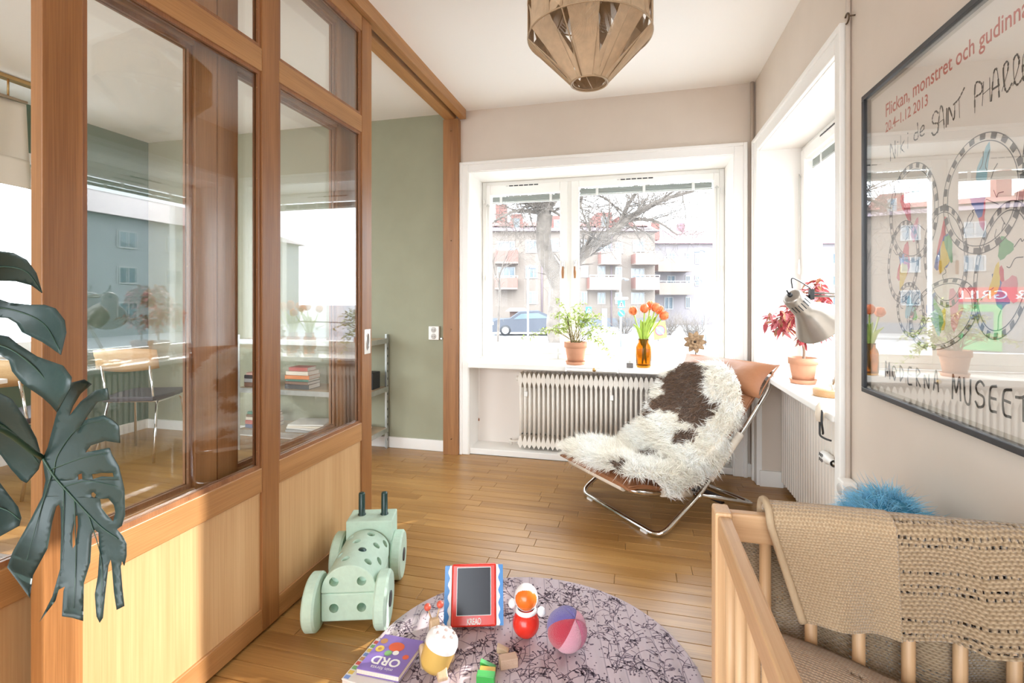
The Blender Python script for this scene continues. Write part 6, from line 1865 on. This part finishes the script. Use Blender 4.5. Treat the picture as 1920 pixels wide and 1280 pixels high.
def balcony(root, D, r, deep=1.3, side=True):
    x0, x1 = ex(r[0], D), ex(r[1], D); z0, z1 = ez(r[3], D), ez(r[2], D)
    mb = MB(); ebox(mb, x0, x1, D-deep, D-deep+0.06, z0, z1); b = mb.build('balcony', m_balcf if side else m_balc, root)
    mb = MB(); ebox(mb, x0, x0+0.06, D-deep+0.06, D-0.001, z0, z1); mb.build('balcony_side', m_balc, b)
    mb = MB(); ebox(mb, x1-0.06, x1, D-deep+0.06, D-0.001, z0, z1); mb.build('balcony_side', m_balc, b)
    mb = MB(); ebox(mb, x0, x1, D-deep, D-0.001, z0-0.12, z0); mb.build('balcony_slab', m_balcf, b)
    mb = MB(); ebox(mb, x0-0.03, x1+0.03, D-deep-0.02, D-deep+0.05, z1+0.12, z1+0.17)
    for k in range(6): ebox(mb, x0+(x1-x0)*k/5-0.02, x0+(x1-x0)*k/5+0.02, D-deep, D-deep+0.04, z1, z1+0.12)
    mb.build('balcony_rail', m_rail, b)

DA = 38.0
A_ = empty('apartment_building', EP(ex(1000, DA), DA, GZ), label='peach apartment block with salmon balconies and red tiled roof across the street', cat='building')
XA0, XA1 = -34.0, ex(1228, DA); EAVE = ez(434, DA)
mb = MB(); ebox(mb, XA0, XA1, DA, DA+11, GZ, EAVE); mb.build('wall', m_pA, A_)
mb = MB(); ebox(mb, XA0, XA1, DA-0.05, DA-0.001, GZ, ez(596, DA)); mb.build('plinth', m_plinth, A_)
def roof(root, x0, x1, d0, d1, z0, z1, inset, mat_, nm='roof', hip=0.0):
    vs = [EP(x0-0.3, d0-0.4, z0), EP(x1+0.3, d0-0.4, z0), EP(x1+0.3, d1+0.4, z0), EP(x0-0.3, d1+0.4, z0), EP(x0+hip, d0+inset, z1), EP(x1-hip, d0+inset, z1), EP(x1-hip, d1-inset, z1), EP(x0+hip, d1-inset, z1)]
    return MB().add(vs, [(3,2,1,0),(4,5,6,7),(0,1,5,4),(1,2,6,5),(2,3,7,6),(3,0,4,7)]).build(nm, mat_, root)
roof(A_, XA0, XA1, DA, DA+11, EAVE, ez(421, DA), 1.0, m_sheet, 'sheet_roof')
rA = roof(A_, XA0+0.6, XA1-0.6, DA+1.0, DA+10.0, ez(421, DA), ez(398, DA), 3.8, m_tileA, 'tiled_roof')
for (p0, p1, q0, q1) in ((929,951,383,412), (1226,1237,414,436), (700,716,380,410), (500,520,380,410)):
    mb = MB(); ebox(mb, ex(p0,DA+4), ex(p1,DA+4), DA+4, DA+5, ez(q1,DA+4)-0.6, ez(q0,DA+4)); mb.build('chimney', m_tileA, A_)
for (p0, p1, q0, q1) in ((957,981,399,427), (1120,1150,396,424), (1160,1190,404,426), (1035,1056,402,427), (820,850,398,427), (640,670,398,427)):
    mb = MB(); ebox(mb, ex(p0,DA), ex(p1,DA), DA+0.5, DA+4.0, ez(q1,DA), ez(q0,DA)); dm = mb.build('dormer', m_tileA, A_)
    cx_ = (p0+p1)/2
    mb = MB(); ebox(mb, ex(cx_-6,DA), ex(cx_+6,DA), DA+0.44, DA+0.499, ez(q1-1,DA), ez(q0+8,DA)); mb.build('dormer_window', m_wf, dm)
    mb = MB(); ebox(mb, ex(cx_-4.6,DA), ex(cx_+4.6,DA), DA+0.42, DA+0.439, ez(q1-2.5,DA), ez(q0+9.5,DA)); mb.build('dormer_pane', m_wg, dm)
winsA = [(985,1007,450,474),(1028,1048,448,472),(985,1008,498,522),(1036,1052,498,522),(988,1008,546,570),(1028,1048,546,570),(1089,1104,449,470),(1153,1168,454,475),(1186,1208,451,472),
         (1089,1103,498,520),(1120,1135,498,520),(1153,1166,500,522),(1183,1208,503,522),(1089,1101,546,569),(1120,1135,548,570),(1153,1166,548,570),(1183,1208,548,570),(932,966,500,521),(932,966,452,471),(1120,1148,456,473)]
for r in winsA: far_window(A_, DA, r, 3 if r[1]-r[0] > 20 else 2)
for xk in range(-33, -2, 3):
    p0 = 960 + (xk)/DA*920
    if p0 > 905: continue
    for (q0, q1) in ((450,473), (498,521), (547,570)): far_window(A_, DA, (p0-12, p0+12, q0, q1), 2)
for r in ((929,971,472,493),(929,970,522,540)): balcony(A_, DA, r, 1.3, False)
for r in ((1100,1157,521,541),(1183,1226,521,541),(1121,1157,474,495),(1183,1226,478,495)): balcony(A_, DA, r, 1.5, True)
for p in (1016, 1146): MB().tube([EP(ex(p,DA), DA-0.08, GZ+0.2), EP(ex(p,DA), DA-0.08, EAVE)], 0.055, 6).build('downpipe', m_sheet, A_)
mb = MB(); ebox(mb, ex(1128,DA), ex(1138,DA), DA-0.06, DA-0.001, GZ+0.1, ez(578,DA)); mb.build('entrance_door', m_wf, A_)
DB_ = 43.0
B_ = empty('corner_building', EP(ex(1290, DB_), DB_, GZ), label='pale mauve building with hipped roof at the right of the street', cat='building')
XB0_, XB1_ = ex(1228, DA)+0.2, 40.0
mb = MB(); ebox(mb, XB0_, XB1_, DB_, DB_+10, GZ, ez(457, DB_)); mb.build('wall', m_pB, B_)
roof(B_, XB0_+0.3, XB1_, DB_, DB_+10, ez(457, DB_), ez(418, DB_), 4.6, m_tileB, 'hipped_roof', 3.0)
for r in ((1285,1294,474,495),(1303,1311,474,495),(1285,1294,516,536),(1303,1311,516,536),(1250,1266,474,494),(1250,1266,516,536),(1245,1262,556,580),(1285,1294,556,578)): far_window(B_, DB_, r, 2)
for k in range(8):
    for (q0, q1) in ((474,495), (516,536), (556,578)): far_window(B_, DB_, (1340+k*55, 1362+k*55, q0, q1), 2)
for r in ((1226,1289,531,550),(1224,1286,487,508)): balcony(B_, DB_, r, 1.6, True)
for (p0, p1, q0, q1) in ((1275,1284,418,440),): 
    mb = MB(); ebox(mb, ex(p0,DB_+4), ex(p1,DB_+4), DB_+4, DB_+5, ez(q1,DB_+4), ez(q0,DB_+4)); mb.build('chimney', m_tileB, B_)
# grey building beyond the side window
C_ = empty('side_street_building', (34, 22, GZ), label='grey apartment block seen beyond the side window', cat='building')
MB().box(28, 40, 2, 40, GZ, 6.2).build('wall', plaster('grey_render', (0.238, 0.248, 0.259)), C_)
MB().add([(27.5,1.5,6.2),(27.5,40.5,6.2),(40.5,40.5,6.2),(40.5,1.5,6.2),(34,5,8.8),(34,37,8.8)], [(0,1,5,4),(1,2,5),(2,3,4,5),(3,0,4),(3,2,1,0)]).build('roof', m_sheet, C_)
for iy in range(11):
    for iz in range(3):
        y_ = 4+iy*3.2; z_ = -0.1+iz*2.2
        f_ = MB().box(27.93, 27.999, y_, y_+1.2, z_, z_+1.1).build('window', m_wf, C_)
        MB().box(27.91, 27.929, y_+0.1, y_+0.55, z_+0.1, z_+1.0).box(27.91, 27.929, y_+0.65, y_+1.1, z_+0.1, z_+1.0).build('pane', m_wg, f_)

# street tree
m_bark = M('grey_brown_bark', (0.15, 0.125, 0.105), 0.95, bump=(18, .8, .02), var=0.25, vscale=6)
rt = random.Random(31)
def branch_set(mb, p, d, L, r, lev, spread=0.75):
    n = 5; pts = [p]; rs = [r]
    for i in range(n):
        d = (d + Vector((rt.gauss(0,.16), rt.gauss(0,.16), rt.gauss(0.03,.14)))).normalized()
        pts.append(pts[-1] + d*L/n); rs.append(max(0.0035, r*(1-0.75*(i+1)/n)))
    mb.tube(pts, rs, 5 if lev < 2 else 3, caps=False)
    if lev >= 4: return
    for i in range(1, n+1):
        for _ in range(2 if lev < 3 else 1):
            sd = Vector((rt.gauss(0,1), rt.gauss(0,1), rt.gauss(0.15,.7))).normalized()
            branch_set(mb, pts[i], (d*0.7+sd*spread).normalized(), L*rt.uniform(0.42,0.62), rs[i]*0.62, lev+1, spread)
def street_tree(name, lab, D, trunk, limbs, seed, lev0=1, grp=None):
    global rt
    rt = random.Random(seed)
    t0 = at_d(*trunk[0][:2], D)
    root = empty(name, Vector((t0.x, t0.y, GZ)), label=lab, cat='tree', group=grp)
    pts = [at_d(x, y, D) for x, y, w in trunk]; rs = [w/2/920*D for x, y, w in trunk]
    g0 = Vector((pts[0].x, pts[0].y, GZ))
    c = catmull([g0]+pts, 5); k = len(c)
    rr = []
    R_all = [rs[0]*1.25]+rs
    for i in range(k):
        q = i/(k-1)*(len(R_all)-1); j = min(int(q), len(R_all)-2); rr.append(R_all[j]*(1-q+j)+R_all[j+1]*(q-j))
    MB().tube(c, rr, 12).build('trunk', m_bark, root)
    lm = MB()
    for (path, w0, w1) in limbs:
        dd = rt.uniform(-0.6, 0.6)
        P_ = catmull([at_d(x, y, D + dd*i/len(path)) for i, (x, y) in enumerate(path)], 5); n = len(P_)
        R2_ = [(w0+(w1-w0)*i/(n-1))/2/920*D for i in range(n)]
        lm.tube(P_, R2_, 8, caps=False)
        for i in range(2, n, 2):
            for _ in range(2):
                d = (P_[min(i+1, n-1)]-P_[i-1]).normalized(); sd = Vector((rt.gauss(0,1), rt.gauss(0,1), rt.gauss(0.2,.8))).normalized()
                branch_set(lm, P_[i], (d*0.6+sd*0.8).normalized(), rt.uniform(0.7,1.3)*D/11, R2_[i]*0.42, lev0+1)
    lm.build('branches', m_bark, root)
street_tree('street_tree', 'large bare street tree outside the wide window', 11.0,
    [(1047,655,36),(1041,610,34),(1046,570,34),(1049,540,34),(1038,508,32),(1024,482,30),(1019,450,28),(1020,420,30),(1022,402,30)],
    [([(1019,415),(1012,395),(1004,372),(1000,340),(985,290)], 16, 8), ([(1022,410),(1026,385),(1029,360),(1034,310),(1050,250)], 22, 10), ([(1046,545),(1080,492),(1120,455),(1160,425),(1200,396),(1250,372),(1300,358)], 22, 5),
     ([(1010,395),(990,380),(970,372),(950,365)], 9, 3), ([(1010,398),(970,395),(945,405),(920,420)], 8, 3), ([(1028,380),(1060,360),(1085,390),(1095,350),(1120,330)], 10, 4), ([(1160,425),(1180,380),(1200,355),(1240,335)], 9, 3), ([(1180,410),(1230,415),(1270,440)], 7, 3), ([(1026,370),(1070,300),(1130,270),(1200,280)], 12, 4)], 31)
street_tree('young_street_tree', 'thin young bare tree at the left of the wide window view', 14.0, [(933,655,5),(935,600,5),(937,550,4.5),(936,510,4)], [([(936,540),(928,510),(922,480)], 3, 1.2), ([(936,520),(945,490),(955,470)], 3, 1.2)], 8, 2)
# shrubs, car, shed, signs, lamp posts
for i, (p0, p1, q1, D, lab) in enumerate(((1240,1266,604,31.0,'bare round shrub nearest the salmon balconies'), (1286,1312,606,27.0,'bare round shrub beside the right lamp post'), (1160,1183,607,32.0,'low bare shrub behind the blue road sign'))):
    rt = random.Random(50+i)
    c = EP(ex((p0+p1)/2, D), D, GZ); root = empty('shrub', c, label=lab, cat='shrub', group='bare shrubs across the street')
    mb = MB(); hgt = (q1-565)/920*D*1.1
    for k in range(16):
        a = 2*PI*k/16; branch_set(mb, c+V(0.15*math.cos(a),0.15*math.sin(a),0), Vector((0.5*math.cos(a),0.5*math.sin(a),1)).normalized(), hgt*rt.uniform(.6,.9), 0.03, 2, 0.6)
    mb.build('twigs', m_bark, root)
DC = 31.0
car = empty('parked_car', EP(ex(988, DC), DC, GZ), label='dark grey car parked in front of the peach apartment block', cat='car')
m_carp = M('dark_car_paint', (0.075, 0.082, 0.10), 0.2, 0.3, bump=(4,.005)); cx_ = ex(988, DC)
side = [(-1.45*1.5,0.30),(-1.45*1.5,0.75),(-1.9,0.92),(-1.05,1.0),(-0.45,1.42),(0.7,1.48),(1.6,1.08),(2.1,0.98),(2.2,0.7),(2.2,0.30)]
vs = [EP(cx_+a, DC-0.85, GZ+z) for a, z in side] + [EP(cx_+a, DC+0.85, GZ+z) for a, z in side]; k = len(side)
MB().add(vs, [list(range(k)), list(reversed(range(k, 2*k)))] + [((i+1) % k, (i+1) % k+k, i+k, i) for i in range(k)]).build('body', m_carp, car, bevel=0.06, seg=3)
gl_ = [(-0.85,1.03),(-0.38,1.36),(0.66,1.41),(1.35,1.10)]
MB().add([EP(cx_+a, DC-0.875, GZ+z) for a, z in gl_], [(0,1,2,3)]).build('side_window', m_wg, car)
for a in (-1.35, 1.35):
    w = MB().lathe([(0.0005,-0.1),(0.30,-0.1),(0.33,-0.07),(0.33,0.07),(0.30,0.1),(0.0005,0.1)], 20, EP(cx_+a, DC-0.80, GZ+0.33), -EF).build('wheel', m_black, car)
    MB().lathe([(0.0005,0.104),(0.20,0.104),(0.21,0.10)], 16, EP(cx_+a, DC-0.80, GZ+0.33), -EF).build('hubcap', m_metal, w)
for a in (-2.1, 2.14): mb = MB(); ebox(mb, cx_+a-0.06, cx_+a+0.03, DC-0.88, DC-0.5, GZ+0.68, GZ+0.85); mb.build('car_light', m_wf, car)
car2 = dup_tree(car); car2['label'] = 'second car parked to the left behind the young tree'; car2.location = Vector(car.location) + ER*-5.4
car['group'] = car2['group'] = 'cars parked across the street'
sd0 = empty('shed', EP(ex(970, 35), 35, GZ), label='small brown shed behind the parked car', cat='shed')
mb = MB(); ebox(mb, ex(956,35), ex(984,35), 34.2, 36, GZ, ez(583,35)); mb.build('walls', plaster('shed_brown', (0.158, 0.101, 0.083)), sd0)
roof(sd0, ex(956,35), ex(984,35), 34.2, 36, ez(583,35), ez(577,35), 0.7, m_sheet, 'roof')
m_signb = M('sign_blue', (0.02, 0.20, 0.42), 0.4, bump=(10,.01)); m_signw = M('sign_white', (0.6,0.6,0.6), 0.4, bump=(10,.01)); m_signy = M('sign_yellow', (0.62, 0.34, 0.05), 0.4, bump=(10,.01)); m_signr = M('sign_red', (0.45,0.06,0.05), 0.4, bump=(10,.01)); m_pole = M('galvanised_pole', (0.22,0.23,0.25), 0.5, 0.6, bump=(10,.05))
def post(root, px_, D, ytop, r=0.03): MB().tube([EP(ex(px_,D), D, GZ), EP(ex(px_,D), D, ez(ytop,D))], r, 8).build('post', m_pole, root)
def plate(root, D, p0, p1, q0, q1, mat_, nm='plate', off=0.05, roundp=False):
    x0, x1, z0, z1 = ex(p0,D), ex(p1,D), ez(q1,D), ez(q0,D)
    if roundp:
        return MB().lathe([(0.0005,0.0),((x1-x0)/2,0.0),((x1-x0)/2,0.012),(0.0005,0.012)], 28, EP((x0+x1)/2, D-off, (z0+z1)/2), -EF, smooth=False).build(nm, mat_, root)
    mb = MB(); ebox(mb, x0, x1, D-off-0.012, D-off, z0, z1); return mb.build(nm, mat_, root)
def crossing(root, D, p0, p1, q0, q1, off):
    pl_ = plate(root, D, p0, p1, q0, q1, m_signb, 'crossing_plate', off)
    cxp, w_, h_ = (p0+p1)/2, (p1-p0), (q1-q0)
    tri = [(cxp, q0+h_*0.12), (cxp+w_*0.42, q1-h_*0.12), (cxp-w_*0.42, q1-h_*0.12)]
    MB().add([EP(ex(a,D), D-off-0.014, ez(b,D)) for a, b in tri], [(0,2,1)]).build('triangle', m_signw, pl_)
    fig = MB()
    for seg in (((0,.30),(0,.58)), ((0,.58),(-.13,.84)), ((0,.58),(.14,.84)), ((0,.36),(-.14,.52)), ((0,.36),(.13,.5))):
        fig.bar(EP(ex(cxp+seg[0][0]*w_,D), D-off-0.018, ez(q0+seg[0][1]*h_,D)), EP(ex(cxp+seg[1][0]*w_,D), D-off-0.018, ez(q0+seg[1][1]*h_,D)), 0.022, 0.004, EF)
    fig.build('walking_figure', m_black, pl_)
s1 = empty('crossing_sign', EP(ex(1164,16),16,GZ), label='blue pedestrian crossing sign with round blue sign below, left of the tulips', cat='sign')
post(s1, 1164, 16, 556); crossing(s1, 16, 1158, 1171, 563, 577, 0.04); plate(s1, 16, 1152, 1177, 557, 561, m_signw, 'street_name_plate', 0.04)
rp2 = plate(s1, 16, 1158, 1171, 580, 594, m_signb, 'round_plate', 0.04, True)
MB().bar(EP(ex(1160.8,16), 16-0.055, ez(583,16)), EP(ex(1168,16), 16-0.055, ez(590.5,16)), 0.03, 0.004, EF).build('white_arrow', m_signw, rp2)
s2 = empty('small_crossing_sign', EP(ex(1103,26),26,GZ), label='smaller distant blue crossing sign above the trailing plant', cat='sign')
post(s2, 1103, 26, 575); crossing(s2, 26, 1098, 1109, 575, 587, 0.04)
s3 = empty('no_parking_sign', EP(ex(1234,8.5),8.5,GZ), label='yellow board with round blue and red no-parking sign behind the tulips', cat='sign')
post(s3, 1234, 8.5, 604)
yb_ = [(1222,606),(1245,601),(1249,632),(1225,637)]
vsx = [EP(ex(a,8.5), 8.44, ez(b,8.5)) for a, b in yb_] + [EP(ex(a,8.5), 8.455, ez(b,8.5)) for a, b in yb_]
yp = MB().add(vsx, [(0,3,2,1),(4,5,6,7),(0,1,5,4),(1,2,6,5),(2,3,7,6),(3,0,4,7)]).build('yellow_board', m_signy, s3)
for (r_w, m__, of) in ((0.093, m_signr, 0.001), (0.073, M('sign_violet', (0.13,0.14,0.46), 0.4, bump=(10,.01)), 0.003)):
    MB().lathe([(0.0005,0.0),(r_w,0.0),(r_w,0.0015),(0.0005,0.0015)], 28, EP(ex(1235.5,8.5), 8.44-of, ez(619,8.5)), -EF, smooth=False).build('disc', m__, yp)
MB().bar(EP(ex(1229,8.5), 8.433, ez(613,8.5)), EP(ex(1242,8.5), 8.433, ez(625.5,8.5)), 0.022, 0.003, EF).build('diagonal_bar', m_signw, yp)
for (p, D, yt, arm, lab) in ((1323,24,470,-14,'tall street lamp post at the right of the wide window'), (1317,34,525,-10,'shorter street lamp with hooked arm near the shrubs'), (990,20,500,8,'slim lamp post in front of the parked car'), (1163,30,523,10,'arched street lamp behind the blue crossing sign')):
    sl = empty('street_lamp', EP(ex(p,D),D,GZ), label=lab, cat='lamp post', group='street lamps outside')
    x0 = ex(p,D); zt = ez(yt,D); ax = arm/920*D
    MB().tube(catmull([EP(x0,D,GZ), EP(x0,D,zt-0.5), EP(x0+ax*0.25,D,zt), EP(x0+ax,D,zt+0.02)], 6), 0.045, 8).build('pole', m_pole, sl)
    MB().ball(EP(x0+ax*1.15,D,zt-0.04), 0.16, 0.16, 0.07, 12, 8).build('lamp_head', m_pole, sl)
# kiosk down the street to the left (mirrored in the poster glass)
kx = Vector((-13.0, 24.0, GZ)); kd = Vector((0.48, -0.88, 0)).normalized(); kr = Vector((-kd.y, kd.x, 0))
ks = empty('grill_kiosk', kx, label='street kiosk with red sign band and green front, left of the wide window', cat='kiosk')
MB().obox(kx+V(0,0,1.3)-kd*1.2, kr, kd, EU, 2.2, 1.2, 1.3).build('walls', plaster('kiosk_wall', (0.216, 0.216, 0.216)), ks)
bnd = MB().obox(kx+V(0,0,2.45)+kd*0.03, kr, kd, EU, 2.2, 0.03, 0.30).build('sign_band', M('kiosk_red', (0.45,0.05,0.05), 0.5, bump=(10,.02)), ks)
text_on('lettering', 'SK & GRILL', 0.5, kx+V(0,0,2.28)+kd*0.066-kr*1.5, kr, EU, m_signw, bnd, width=3.0)
MB().obox(kx+V(0,0,1.1)+kd*0.03+kr*0.9, kr, kd, EU, 0.8, 0.03, 0.95).build('green_front', M('kiosk_green', (0.10,0.34,0.12), 0.5, bump=(10,.02)), ks)
MB().obox(kx+V(0,0,1.3)+kd*0.065+kr*0.9, kr, kd, EU, 0.55, 0.01, 0.45).build('serving_hatch', m_wg, ks)
